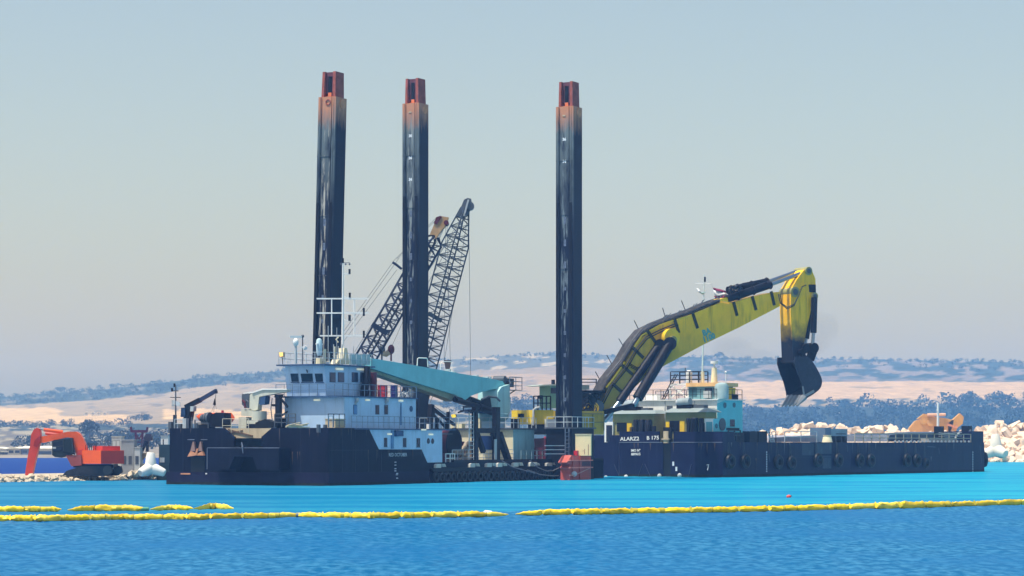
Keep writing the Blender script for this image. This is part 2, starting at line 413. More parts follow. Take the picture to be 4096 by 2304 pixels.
low_r = [(px, rnd.uniform(1612 + 40 * abs(fbm(px * .006, 5., 2.)) + (30 if px < 3300 else 0), 1780), rnd.uniform(22, 46)) for px in [rnd.uniform(2900, 4400) for _ in range(420)]]
wood('shore_wood', 'thick dark wood behind the pale breakwater rocks', low_r)
low_l = [(px, rnd.uniform(1738, 1800), rnd.uniform(20, 38)) for px in [rnd.uniform(330, 800) for _ in range(120)]]
low_l += [(px, rnd.uniform(1694, 1716), rnd.uniform(10, 24)) for px in [rnd.uniform(-100, 520) for _ in range(90)]]
low_l += [(px, rnd.uniform(1668, 1684), rnd.uniform(10, 22)) for px in [rnd.uniform(500, 600) for _ in range(20)]]
low_l += [(px, rnd.uniform(1755, 1790), rnd.uniform(16, 30)) for px in [rnd.uniform(40, 330) for _ in range(50)]]
wood('shore_wood', 'dark trees behind the orange excavator and far shore sheds', low_l)
mid = [(px, rnd.uniform(1600, 1660), rnd.uniform(12, 30)) for px in [rnd.uniform(1780, 2480) for _ in range(90)]]
mid += [(px, rnd.uniform(1590, 1650), rnd.uniform(14, 36)) for px in [rnd.uniform(3740, 4300) for _ in range(60)]]
wood('hillside_scrub', 'bluish scrub scattered on the slopes behind the crane', mid)
def tree(label, px, py, top, wpx):
    g = hill_pt(px, py); k = g.y / FPX; h = (py - top) * k; w = wpx * k / 2; rnd = random.Random(px)
    t = thing('tree', label, 'tree', WORLD, tuple(g))
    MB().tube([g - Vector((0, 0, .4)), g + Vector((w * .1, 0, h * .35)), g + Vector((0, 0, h * .7))], [h * .05, h * .035, h * .015], 6).build('trunk', BARK, t)
    mb = MB()
    for i in range(7):
        a = i / 7 * 6.283; crown(mb, g + Vector((math.cos(a) * w * .5, math.sin(a) * w * .5, h * rnd.uniform(.4, .75))), (w * .6, w * .6, h * .26), 40, rnd)
    crown(mb, g + Vector((0, 0, h * .75)), (w * .6, w * .6, h * .28), 50, rnd)
    mb.build('crown', LEAF, t)
tree('broad dark tree standing alone above the left ridge skyline', 243, 1580, 1547, 50)
tree('tall dark tree right above the orange excavator boom', 356, 1768, 1676, 84)
tree('small round tree on the right end of the left sand slope', 450, 1556, 1534, 30)
tree('round tree poking above the skyline right of the white mast', 2876, 1436, 1408, 46)
tree('dark round bush on the slope right of the crane', 2072, 1650, 1600, 58)
tree('large round bush on the slope at the far right', 3880, 1640, 1566, 96)
tree('second round bush on the slope near the right edge', 4005, 1625, 1572, 70)
tree('low broad tree left of the tall one on the left shore', 130, 1792, 1755, 60)

# far sheds and small buildings
SHW = mat('pale_shed_wall', (.62, .56, .44), .8, var=.1); SHR = mat('pale_shed_roof', (.72, .68, .55), .7, var=.08); SHD = mat('grey_shed_wall', (.25, .28, .33), .8)
def shed(label, px0, px1, ytop, ybot, wall, gable=True, doors=2):
    d = 745.; k = d / FPX; x0, x1 = (px0 - 2048) * k, (px1 - 2048) * k; z0 = EYE + (HZ - ybot) * k; z1 = EYE + (HZ - ytop) * k
    t = thing('shed', label, 'shed', WORLD, ((x0 + x1) / 2, d, z0))
    he = z0 + (z1 - z0) * .7
    B(x0, x1, d, d + 12, z0 - 2.5, he).build('wall', wall, t)
    if gable:
        MB().prism([(x0 - .5, d - .5, he), ((x0 + x1) / 2, d - .5, z1), (x1 + .5, d - .5, he)], (0, 13, 0)).build('roof', SHR, t)
    else:
        MB().prism([(x0 - .4, d - .4, he), (x1 + .4, d - .4, he), (x1 + .4, d + 6, z1), (x0 - .4, d + 6, z1)], (0, 0, .25)).build('roof', SHR, t)
    for i in range(doors):
        xc = x0 + (x1 - x0) * (i + .5) / doors; B(xc - .7, xc + .7, d - .06, d, z0, z0 + (he - z0) * .62).build('door', M['dgrey'], t)
shed('leftmost low pale shed on the far shore', -60, 28, 1788, 1818, SHW)
shed('pale shed with a grey lean-to, second on the far shore', 32, 82, 1788, 1812, SHW)
shed('long grey walled shed just left of the orange digger stick', 86, 112, 1788, 1812, SHD, False, 1)
shed('pale long shed seen between the orange stick and cab', 150, 206, 1787, 1818, SHW, False, 3)
shed('small grey hut in front of the far shore sheds', 8, 30, 1803, 1821, SHD, False, 1)
def block(label, px, py, w, h, wall):
    g = hill_pt(px, py); k = g.y / FPX
    t = thing('building', label, 'building', WORLD, tuple(g)); a, b = w * k / 2, h * k
    B(g.x - a, g.x + a, g.y, g.y + a, g.z - 2, g.z + b).build('wall', wall, t)
    B(g.x - a * 1.08, g.x + a * 1.08, g.y - .3, g.y + a * 1.1, g.z + b, g.z + b + .5).build('roof', SHR, t)
    for s in (-.5, .1, .6): B(g.x + s * a - a * .12, g.x + s * a + a * .12, g.y - .08, g.y, g.z + b * .4, g.z + b * .75).build('window', M['dgrey'], t)
for i, (px, w) in enumerate(((344, 12), (371, 11), (394, 10), (418, 12))):
    block(('leftmost', 'second from left', 'third from left', 'rightmost')[i] + ' of four small pale blocks on the left sand slope', px, 1662, w, 12, SHW)
block('tiny pale building on the skyline between the spuds', 2098, 1424, 12, 13, SHW)
block('white building among trees right of the orange cab', 420, 1760, 30, 18, M['white'])
block('small pale building below the tall left tree', 368, 1774, 18, 10, M['white'])
block('white house in the wood above the breakwater', 3350, 1662, 18, 10, M['white'])
block('small white house on the slope near the right edge', 3700, 1600, 14, 7, M['white'])

# ------------------------------------------------------------------ boulders
ROCKM = mat('pale_limestone', (.70, .55, .41), .9, var=.15, scale=.6, spec=.1, blot=(.40, .30, .22), bamt=.5, bump=.3, bscale=3)
ROCKD = mat('buff_limestone', (.52, .44, .32), .9, var=.25, scale=1.2, spec=.1, blot=(.28, .24, .18), bamt=.5, bump=.3, bscale=6)
def rock_meshes(m, n, tag_):
    out = []
    for k in range(n):
        r = random.Random(tag_ + str(k)); bm = bmesh.new()
        for i in range(11):
            v = Vector((r.gauss(0, 1), r.gauss(0, 1), r.gauss(0, 1))).normalized() * r.uniform(.8, 1.1); bm.verts.new((v.x * .62, v.y * .55, v.z * .48))
        g = bmesh.ops.convex_hull(bm, input=bm.verts[:]); dele = [e for e in g['geom_interior'] if isinstance(e, bmesh.types.BMVert)]
        if dele: bmesh.ops.delete(bm, geom=dele, context='VERTS')
        me = bpy.data.meshes.new('rock'); bm.to_mesh(me); bm.free(); me.materials.append(m); out.append(me)
    return out
def put_rock(meshes, parent, p, s, r):
    o = bpy.data.objects.new('rock', r.choice(meshes)); COL.objects.link(o); o.parent = parent
    o.location = Vector(p) - Vector(BASE[parent.name]); k = s * r.uniform(.7, 1.4)
    o.scale = (k * r.uniform(.85, 1.2), k * r.uniform(.85, 1.2), k * r.uniform(.75, 1.05)); o.rotation_euler = (r.uniform(-.7, .7), r.uniform(-.7, .7), r.uniform(0, 6.28))
def right_breakwater():
    prof = [(2500, 1735), (2950, 1728), (3060, 1722), (3160, 1702), (3250, 1684), (3360, 1697), (3420, 1708), (3540, 1696), (3620, 1714), (3700, 1722), (3880, 1722), (3960, 1700), (4002, 1684), (4050, 1698), (4100, 1694), (4400, 1700)]
    d0 = 534.; t = thing('rock_breakwater', 'pale boulder breakwater behind the barge at the right', 'breakwater', WORLD, (80, d0, 0))
    r = random.Random(5); ms = rock_meshes(ROCKM, 9, 'a'); k = d0 / FPX
    core = []; xs = [2500 + 50 * i for i in range(39)]
    for px in xs:
        zt = EYE + (HZ - interp(prof, px)) * k - 1.3
        for (dd, zz) in ((-1, -1), (2, .3), (9, zt * .6), (15, zt), (20, zt), (32, -1)): core.append(((px - 2048) / FPX * (d0 + dd), d0 + dd, zz))
    n = 6; MB().add(core, [(i * n + j, (i + 1) * n + j, (i + 1) * n + j + 1, i * n + j + 1) for i in range(len(xs) - 1) for j in range(n - 1)]).build('core', ROCKM, t)
    cnt = 0
    def spot(px, f):
        zt = EYE + (HZ - interp(prof, px)) * k; z = zt * f; dd = d0 + 1 + 15 * f
        return Vector(((px - 2048) / FPX * dd, dd, z - .35 + r.uniform(-.35, .25)))
    for px in range(2960, 4260, 17):
        if cnt < 96 * 3: put_rock(ms, t, spot(px + r.uniform(-9, 9), r.uniform(.92, 1.0)), r.uniform(1.3, 2.3), r); cnt += 1
    for i in range(85): put_rock(ms, t, spot(r.uniform(2990, 3950), r.uniform(.55, .92)), r.uniform(1.6, 2.6), r); cnt += 1
    fill = MB()
    for i in range(520):
        px = r.uniform(2500, 4390); f = r.random(); zt = EYE + (HZ - interp(prof, px)) * k; dd = d0 + 17 * f; me = r.choice(ms); s_ = r.uniform(1.0, 2.6)
        q = Matrix.Rotation(r.uniform(0, 6.28), 3, 'Z') @ Matrix.Rotation(r.uniform(-.7, .7), 3, 'X'); ctr = Vector(((px - 2048) / FPX * dd, dd, zt * f * .92 - .6))
        fill.add([ctr + q @ (v.co * s_) for v in me.vertices], [tuple(p.vertices) for p in me.polygons])
    tag(fill.build('rock_fill', ROCKM, t), kind='stuff')
    for i in range(130): put_rock(ms, t, spot(r.uniform(3930, 4240), r.uniform(.0, .95) ** 1.0), r.uniform(1.7, 3.0), r); cnt += 1
right_breakwater()
TET = mat('tetrapod_concrete', (.66, .60, .49), .85, var=.08, scale=.5)
TETW = mat('white_tetrapod_concrete', (.78, .77, .70), .85, var=.05, scale=.5)
def tetrapod(label, p, s, tilt, m, rz=0.3):
    p = Vector(p); o = thing('tetrapod', label, 'tetrapod', WORLD, tuple(p)); q = Matrix.Rotation(rz, 3, 'Z') @ Matrix.Rotation(tilt, 3, 'X')
    o['group'] = 'concrete tetrapods'
    ctr = p + Vector((0, 0, s * .48))
    dirs = [Vector((0, 0, 1))] + [Vector((math.cos(a) * .943, math.sin(a) * .943, -.333)) for a in (0.2, 2.294, 4.389)]
    for d in dirs:
        d = q @ d; MB().tube([ctr - d * .05 * s, ctr + d * .25 * s, ctr + d * .88 * s, ctr + d * .95 * s], [s * .38, s * .36, s * .25, s * .2], 14).build('leg', m, o, smooth=True)
k = 526. / FPX
tetrapod('concrete tetrapod standing upright in the water side rocks at the right', ((3985 - 2048) * k, 526, 1.0), 3.5, -.08, TET, .8)

def left_causeway():
    o = MB()
    vs = []; cols = [-500, -200, 0, 150, 300, 450, 600, 700]; W = 5
    for px in cols:
        y0 = 253 + 22 * max(0, px) / 650
        for (dd, z) in ((-1.5, -.8), (3.0, .42), (22, .5), (32, .45), (36, -.8)):
            d = y0 + dd; vs.append(((px - 2048) / FPX * d, d, z))
    o.add(vs, [(i * W + j, (i + 1) * W + j, (i + 1) * W + j + 1, i * W + j + 1) for i in range(len(cols) - 1) for j in range(W - 1)])
    g = o.build('causeway', mat('gravel', (.42, .36, .26), .95, var=.3, scale=2.5, bump=.5)); tag(g, 'low gravel causeway at the left', None, kind='structure')
    t = thing('rubble_bank', 'low bank of small buff rubble along the water under the orange excavator', 'rubble', WORLD, ((0 - 2048) / FPX * 255, 255, 0))
    r = random.Random(9); ms = rock_meshes(ROCKD, 8, 'b')
    for i in range(285):
        px = r.uniform(-80, 650); f = r.random(); d = 253 + 22 * max(0, px) / 650 - .9 + 3.8 * f
        put_rock(ms, t, ((px - 2048) / FPX * d, d, -.08 + .48 * f + r.uniform(-.03, .12)), r.uniform(.32, .85), r)
    t2 = thing('rubble_heap', 'small heap of pale rubble beside the dark workboat', 'rubble', WORLD, ((580 - 2048) / FPX * 272, 272, .4))
    for i in range(70):
        px = r.gauss(575, 30); d = 271 + r.uniform(-1.5, 2.5); h = max(.1, 1.25 - abs(px - 575) / 55)
        put_rock(ms, t2, ((px - 2048) / FPX * d, d, .4 + h * r.uniform(.0, 1)), r.uniform(.4, .9), r)
left_causeway()
# ================================================================== the dredger (x runs along its near side away from us, y to its far side)
F = Frame(-17.2, 232., R(62))
BEAM, LEN = 18.7, 59.0
Z0, Z1, Z2, Z3 = 2.05, 5.44, 8.55, 11.62
D = thing('dredger', 'dark navy dredging pontoon with light blue bridge house', 'dredger', F, (30, 9, 0))
# hull
MB().prism([(0, 0, -1.2), (LEN, 0, -1.2), (LEN, BEAM, -1.2), (.75, BEAM, -1.2), (0, BEAM - .45, -1.2)], (0, 0, Z0 + 1.2)).build('hull', M['hull'], D)
def P2(cr, pts, x): return [F.on_x(cr(*p), x) for p in pts]
# end wall with its notch
tl, tr = F.on_x(c2(95, 672), 0), F.on_x(c2(1739, 672), 0)
notch = [F.on_x(c2(*p), 0) for p in ((740, 672), (850, 770), (862, 772), (862, 885), (1175, 885), (1175, 772), (1182, 770), (1295, 672))]
for q in (notch[0], notch[-1]): q.z = Z1
loop = [Vector((0, BEAM - .5, Z0)), Vector((0, BEAM - .5, Z1))] + notch + [Vector((0, 0, Z1)), Vector((0, 0, Z0))]
MB().prism(loop, (.25, 0, 0)).build('end_wall', M['hull'], D)
MB().prism([(.02, BEAM - .5, Z0 + .002), (.02, BEAM - .5, Z1), (.8, BEAM - .02, Z1), (.8, BEAM - .02, Z0 + .002)], (.05, -.05, 0)).build('corner_plate', mat('hull_paint_sunlit_tint', (.02, .028, .055), .45), D)  # paler navy than the hull: sunlight on the turned corner painted in
B(.8, 22, BEAM - .25, BEAM - .01, Z0, Z1).build('far_wall', M['hull'], D)
# near wall stepping down to the working deck
s1, s2, s3, s4 = [F.on_y(c4(*p), 0) for p in ((120, 517), (262, 820), (850, 820), (930, 978))]
s1.z = Z1; s4.z = Z0
loop = [Vector((.253, 0, Z0)), Vector((.253, 0, Z1)), s1, s2, s3, s4]
MB().prism(loop, (0, .25, 0)).build('near_wall', M['hull'], D)
# belting round the foot and rail lines
zb = 1.22
MB().prism([(-.28, -.2, -1), (-.28, BEAM - .3, -1), (.5, BEAM + .15, -1), (.5, 0, -1), (s4.x + .5, -.003, -1), (s4.x, -.2, -1)], (0, 0, zb + 1)).build('belting', M['belt'], D)
B(-.06, .3, -.06, BEAM - .4, Z1, Z1 + .06).build('rim', M['dgrey'], D) if False else None
# decks
B(1.35, 24.2, .26, BEAM - .26, Z1 - .55, Z1 - .45).build('poop_deck', M['dgrey'], D)
MB().prism([F.on_x(c2(*p), 1.25) for p in ((700, 676), (820, 790), (1200, 790), (1330, 676))], (.1, 0, 0)).build('notch_bulwark', M['tan'], D)
mb = MB(); a, b = F.on_x(c2(790, 690), 1.22), F.on_x(c2(1075, 765), 1.22); mb.beam(a, b, .14); a, b = F.on_x(c2(960, 700), 1.22), F.on_x(c2(820, 730), 1.22); mb.beam(a, b, .1)
mb.build('notch_brace', mat('brown_stain', (.14, .09, .06), .8), D)
# fairlead box on the end wall
PX = -1.9
bl, br = F.on_x(c2(550, 905), PX), F.on_x(c2(1380, 905), PX); bb = F.on_x(c2(550, 1150), PX)
hole = [F.on_x(c2(*p), PX) for p in ((800, 1150), (860, 1002), (1072, 1002), (1125, 1150))]
hole[0].z = hole[3].z = bb.z
loop = [Vector((PX, bl.y, bb.z)), Vector((PX, bl.y, bl.z)), Vector((PX, br.y, bl.z)), Vector((PX, br.y, bb.z)), hole[3], hole[2], hole[1], hole[0]]
fb = MB().prism(loop, (-PX, 0, 0)).build('fairlead_box', M['hull'], D)
EDGE = mat('edge_light_and_wear_paint', (.16, .19, .25), .5, var=.3)  # pale tone for painted edge sunlight as well as worn fittings
mb = MB(); mb.box(PX - .02, PX + .05, bl.y, br.y, bl.z, bl.z + .05); mb.build('edge_light_top', EDGE, fb)  # sunlight along the top edge, painted as a pale strip
mb = MB(); mb.box(PX - .03, PX + .03, bl.y, bl.y + .05, bb.z, bl.z); mb.build('edge_light_side', EDGE, fb)  # sunlit left edge of the box, painted as a pale strip
mb = MB(); q = F.on_x(c2(960, 905), PX); mb.tube([q + Vector((-.03, .1, .55)), q + Vector((-.05, 0, .1)), q + Vector((-.04, -.05, -.5))], [.05, .09, .03], 7); mb.build('worn_cable_guide', EDGE, fb)
MB().prism([F.on_x(c2(*p), -.30) for p in ((845, 1325), (800, 1150), (870, 1010), (1130, 1010), (1190, 1150), (1250, 1325))], (.29, 0, 0)).build('box_shade_plate', M['rubber'], D) if False else None
MB().prism([F.on_x(c2(*p), -.03) for p in ((880, 1195), (905, 1010), (1110, 1010), (1175, 1195))], (.028, 0, 0)).build('box_shade_plate', mat('painted_shade_black', (.002, .002, .004), .9, spec=.05), D)  # black sheet on the hull wall: shade behind the box notch painted in
# anchor pocket, anchor and white marks on the end wall
def bar_x(cr, x0, y0, x1, y1, m, nm, t=.03, x=0): return plate_x(F, cr, x0, y0, x1, y1, x, t).build(nm, m, D)
bar_x(c2, 320, 803, 400, 811, EDGE, 'mark'); bar_x(c2, 475, 803, 550, 811, EDGE, 'mark')
bar_x(c2, 360, 1010, 520, 1190, M['rubber'], 'anchor_pocket', .04)
bar_x(c2, 262, 1196, 372, 1210, M['rustlight'], 'rust_mark', .32, 0)
A = thing('anchor', 'rusty orange anchor hanging on the dark end wall at the left', 'anchor', F, tuple(F.on_x(c2(410, 1000), -.3)))
for x0, x1, xm in ((350, 405, 385), (437, 487, 468)):
    MB().prism(P2(c2, ((xm - 6, 830), (xm + 8, 830), (x1, 940), (x0, 940)), -.42), (.25, 0, 0)).build('fluke', mat('faded_anchor_rust', (.28, .17, .14), .8), A)
MB().prism(P2(c2, ((316, 1004), (352, 940), (400, 962), (450, 962), (488, 942), (504, 990), (410, 992)), -.45), (.3, 0, 0)).build('crown', M['rustlight'], A)
MB().prism(P2(c2, ((400, 985), (425, 910), (442, 912), (422, 985)), -.5), (.12, 0, 0)).build('shank', M['rustlight'], A)
bar_x(c2, 548, 1194, 566, 1208, M['white'], 'mark', .32, 0)
# draft marks and name on the near wall
q0 = F.on_y(c4(395, 920), 0); q1 = F.on_y(c4(625, 868), 0)
lettering('RED OCTOBER', (q1.z - q0.z) * 1.36, M['signw'], D, (q0.x, -.015, q0.z + .02), (1, 0, 0), (0, 0, 1), stretch=(q1.x - q0.x) / ((q1.z - q0.z) * 1.36 * 6.15), bold=.0)
for i, yy in enumerate((990, 1030, 1080, 1110, 1145, 1165, 1210)):
    plate_y(F, c4, 476 if i != 5 else 470, yy, 500, yy + (12 if i != 5 else 9), 0, .02 if yy < 1130 else .22).build('draft_mark', M['signw'], D)

# waterline growth, plate seams and runs of rust on the hull
WEED = mat('waterline_growth', (.016, .020, .018), .7, var=.4, scale=2, spec=.1)
SEAM = mat('weld_seam_paint', (.012, .016, .034), .5, spec=.15); RUN = mat('rust_run', (.075, .05, .04), .8, var=.4, scale=3)
B(-.30, -.28, -.19, BEAM - .35, -.3, .26).build('waterline_band', WEED, D); B(-.28, s4.x, -.22, -.20, -.3, .26).build('waterline_band', WEED, D)
B(s4.x, LEN, -.03, 0, -.3, .3).build('waterline_band', WEED, D)
for y in (3.1, 5.4, 14.2, 16.6): B(-.012, 0, y, y + .06, zb, Z1 - .02).build('plate_seam', SEAM, D)
for x in (2.4, 4.8, 7.2, 9.6): B(x, x + .07, -.012, 0, zb, (Z1 - .02 if x < s1.x - .2 else s2.z - .02)).build('plate_seam', SEAM, D)
B(.3, s1.x - .1, -.012, 0, 3.3, 3.36).build('plate_seam', SEAM, D)
r_ = random.Random(21)
for i in range(16):
    y = r_.uniform(.5, 18); z = r_.choice((Z1 - .05, Z1 - .05, 3.2)); l_ = r_.uniform(.4, 1.3)
    if 6.4 < y < 15: continue
    MB().prism([(-.006, y, z), (-.006, y + .11, z), (-.006, y + .06, z - l_)], (-.01, 0, 0)).build('rust_run', RUN, D)
for i in range(16):
    x = r_.uniform(.6, s3.x); z = Z1 - .05 if x < s1.x - .2 else s2.z - .03; l_ = r_.uniform(.3, 1.2)
    MB().prism([(x, -.006, z), (x + .11, -.006, z), (x + .06, -.006, z - l_)], (0, -.01, 0)).build('rust_run', RUN, D)
# ---------------- deckhouses
WALL = M['bluehouse']
H1 = B(5., 21.6, .3, 18.2, Z0, Z1 - .14).build('lower_deckhouse', WALL, D)
PLT = MB().prism([Vector((s1.x - .3, .02, Z1 - .14)), s2 + Vector((-.3, .02, 0)), s3 + Vector((-.2, .02, 0)), Vector((s4.x - .1, .02, Z0)), Vector((21.6, .02, Z0)), Vector((21.6, .02, Z1 - .14))], (0, .28, 0)).build('lower_front_wall', WALL, D)
for x0, x1, y0, y1 in ((330, 372, 660, 783), (592, 636, 663, 786), (780, 826, 665, 788)):
    w = plate_y(F, c4, x0, y0, x1, y1, .02).build('window', M['glass'], PLT)
    plate_y(F, c4, x0 - 4, y1, x1 + 4, y1 + 6, .02, .06).build('window_sill', M['bluetrim'], PLT)
for x0, x1, y0, y1 in ((936, 948, 678, 730), (990, 1010, 680, 732)):
    a, b = F.on_y(c4((x0 + x1) / 2, (y0 + y1) / 2), .02), F.on_y(c4(x1, y1), .02)
    MB().cyl((a.x, -.02, a.z), (a.x, .05, a.z), .28, n=14).build('porthole', M['glass'], PLT)
plate_y(F, c4, 425, 560, 455, 810, .02, .12).build('pipe_casing', mat('mid_blue_paint', (.09, .2, .36), .5), PLT)
plate_y(F, c4, 472, 560, 560, 640, .02, .35).build('vent_box', M['bluetrim'], PLT)
plate_y(F, c4, 920, 828, 1082, 968, .02, .03).build('door_panel', WALL, PLT)
UD = B(4.6, 24.2, -.12, BEAM - .1, Z1 - .138, Z1 - .02).build('upper_deck', M['bluetrim'], D)
HB = B(5.35, 19.0, 1.6, 8.4, Z1 - .018, Z2 - .12).build('middle_deckhouse', WALL, D)
def win_y(par, x0, x1, y0, y1, y, m=M['glass']):
    plate_y(F, c3, x0 - 5, y0 - 5, x1 + 5, y1 + 5, y, .02).build('window_frame', M['bluetrim'], par)
    plate_y(F, c3, x0, y0, x1, y1, y, .05).build('window', m, par)
for x0, x1 in ((1225, 1262), (1328, 1362)): win_y(HB, x0, x1, 932, 1032, 1.6)
win_y(HB, 970, 1005, 930, 1032, 1.6, mat('blue_shuttered_window', (.10, .24, .46), .5))
plate_y(F, c3, 1510, 905, 1518, 1160, 1.6, .1).build('downpipe', mat('mid_blue_paint', (.09, .2, .36), .5), HB)
a = F.on_y(c3(1634, 972), 1.6); MB().cyl((a.x, 1.54, a.z), (a.x, 1.62, a.z), .3, n=14).build('porthole', M['bluetrim'], HB)
for x in (988, 1338):
    a = F.on_y(c3(x, 865), 1.6); MB().tube([a + Vector((0, 0, -.4)), a + Vector((0, -.25, -.1)), a + Vector((0, -.25, .15))], [.14, .16, .2], 8).build('air_vent', M['grey'], HB)
MD = B(4.75, 19.1, 1.4, 9.25, Z2 - .118, Z2).build('middle_deck', M['bluetrim'], D)
# bridge, its front leaning out
bf0, bf1, bk, by0, by1 = 6.45, 6.05, 14.4, 4.3, 8.85
BR = MB().prism([(bf0, by0, Z2 + .002), (bf1, by0, Z3 - .1), (bk, by0, Z3 - .1), (bk, by0, Z2 + .002)], (0, by1 - by0, 0)).build('bridge', WALL, D)
def lean(z): return bf0 + (bf1 - bf0) * (z - Z2) / (Z3 - Z2)
for x0, x1 in ((248, 330), (366, 495), (530, 612)):
    lo, hi = F.on_x(c3(x0 + 8, 658), 6.3), F.on_x(c3(x1, 563), 6.2)
    la, ha = lean(lo.z), lean(hi.z)
    MB().prism([(la, lo.y, lo.z), (ha, lo.y + .08, hi.z), (ha, hi.y, hi.z), (la, hi.y, lo.z)], (-.05, 0, 0)).build('window', M['glass'], BR)
    MB().prism([(la, lo.y + .08, lo.z - .12), (la, lo.y + .08, lo.z - .04), (la, hi.y - .08, lo.z - .04), (la, hi.y - .08, lo.z - .12)], (-.08, 0, 0)).build('window_sill', M['bluetrim'], BR)
for x0, x1 in ((695, 755), (790, 855), (952, 1015), (1050, 1108)):
    plate_y(F, c3, x0 - 5, 551, x1 + 5, 663, by0, .02).build('window_frame', M['bluetrim'], BR); plate_y(F, c3, x0, 556, x1, 658, by0, .05).build('window', mat('grey_blue_glass', (.03, .055, .10), .12, spec=.5), BR)
RF = B(5.5, 14.9, 3.9, 9.5, Z3 - .098, Z3 + .04).build('bridge_roof', M['bluetrim'], D)
MB().tube([F.on_x(c3(425, 520), 6.1), F.on_x(c3(440, 550), 6.0) + Vector((-.1, 0, 0))], .06, 5).build('wiper_motor', M['black'], BR)
# lamps under the eaves
for x0, x1, y0, y1, pl, par in ((760, 836, 500, 521, by0, BR), (1005, 1082, 505, 523, by0, BR), (1105, 1145, 862, 879, 1.6, HB), (1490, 1530, 868, 887, 1.6, HB), (1360, 1400, 1256, 1274, .02, PLT), (1838, 1878, 1260, 1278, .02, PLT)):
    plate_y(F, c3, x0, y0, x1, y1, pl, .16).build('tube_lamp', M['lamp'], par)
plate_x(F, c3, 515, 860, 582, 880, 5.35, .16).build('tube_lamp', M['lamp'], HB)
plate_y(F, c4, 845, 540, 905, 558, -.13, .1).build('tube_lamp', M['lamp'], UD)
# railings
RA = mat('railing_paint', (.10, .16, .24), .5); RAL = mat('pale_railing_paint', (.50, .56, .58), .5)
rail(MB(), [(4.95, 9.15, Z2), (4.95, 1.5, Z2), (18.9, 1.5, Z2)], 1.15).build('railing', RA, D)
x9 = F.on_y(c3(945, 1195), -.05).x
rail(MB(), [(x9, -.02, Z1), (24.0, -.02, Z1)], 1.15).build('railing', RA, D)
a, b = F.on_x(c3(295, 1185), 1.6), F.on_x(c3(540, 1185), 1.6)
rail(MB(), [(.3, .15, Z1), (x9 - 3.0, .15, Z1)], 1.1, 1.3).build('railing', mat('blue_railing_paint', (.10, .24, .36), .5), D)
rail(MB(), [(14.6, 4.1, Z3 + .04), (5.7, 4.1, Z3 + .04), (5.7, 9.3, Z3 + .04), (14.6, 9.3, Z3 + .04), (14.6, 4.1, Z3 + .04)], 1.15).build('railing', RAL, D)
rail(MB(), [(.15, BEAM - 1, Z1), (.15, 16.6, Z1)], .9).build('railing', RAL, D)
rail(MB(), [(.3, 12.2, Z1 - .4), (.3, 9.2, Z1 - .4)], 1.3).build('railing', mat('cream_railing_paint', (.55, .5, .38), .5), D)
rail(MB(), [(19.0, 1.5, Z2), (19.0, 9.1, Z2)], 1.15).build('railing', RA, D)
# glass wind screen on the roof and roof gear
zr = Z3 + .04
def RP(x, y, px): return F.on_y(px, y)
MB().prism([F.on_y(c3(*p), 4.2) for p in ((925, 340), (1160, 345), (1160, 462), (925, 462))], (0, .05, 0)).build('wind_screen', mat('pale_green_screen', (.30, .45, .47), .3, var=.2), D)
def roofpost(nm, xp, yb, yt, r, m, par=D, y=6.5, r1=None):
    a, b = F.on_y(c3(xp, yb), y), F.on_y(c3(xp, yt), y); a.z = zr; b.x = a.x
    return MB().cyl(a, b, r, r1, 8).build(nm, m, par, smooth=True), a, b
p_, a, b = roofpost('radar_post', 298, 450, 240, .12, M['grey'])
MB().ell(b + Vector((0, 0, .35)), (.3, .3, .4), 10, 6).build('radar_head', M['white'], p_, smooth=True); MB().beam(b + Vector((-.45, .4, .85)), b + Vector((.45, -.4, .85)), .16, .2).build('radar_scanner', M['white'], p_)
p_, a, b = roofpost('camera_post', 378, 450, 130, .06, M['dgrey']); MB().ell(b, .16, 8, 6).build('camera_head', M['dgrey'], p_, smooth=True)
q = F.on_y(c3(395, 268), 6.5); MB().cyl(q + Vector((-.3, 0, -.05)), q + Vector((.3, 0, .05)), .2, n=10).build('searchlight', M['white'], p_, smooth=True)
p_, a, b = roofpost('satellite_pedestal', 570, 455, 385, .35, M['cream'], r1=.3)
q = F.on_y(c3(568, 250), 6.5); q.x = a.x
MB().tube([q + Vector((0, 0, -.9)), q + Vector((0, 0, -.6)), q + Vector((0, 0, .5)), q + Vector((0, 0, .72)), q + Vector((0, 0, .8))], [.2, .3, .3, .24, .08], 12).build('satellite_dome', mat('pale_blue_dome', (.5, .66, .7), .4), p_, smooth=True)
MB().cyl(b, q + Vector((0, 0, -.9)), .1).build('satellite_neck', M['dgrey'], p_)
MB().beam(q + Vector((-.5, .0, .25)), q + Vector((.5, 0, .25)), .2, .12).build('satellite_bracket', M['white'], p_)
for xp, yt, r in ((632, 280, .16), (675, 10, .04), (738, 225, .05), (752, 250, .09), (775, 30, .03), (793, 245, .05), (968, 245, .035), (835, 225, .07), (680, 420, .2)):
    roofpost('antenna', xp, 455, yt, r, M['cream'] if r > .08 else M['grey'], y=6.2)
MB().prism([F.on_y(c3(*p), 6.0) for p in ((780, 455), (800, 400), (845, 400), (845, 455))], (0, .8, 0)).build('vent_cowl', M['cream'], D)
MB().prism([F.on_y(c3(*p), 6.0) for p in ((650, 455), (650, 425), (700, 425), (700, 455))], (0, .8, 0)).build('locker', M['white'], D)
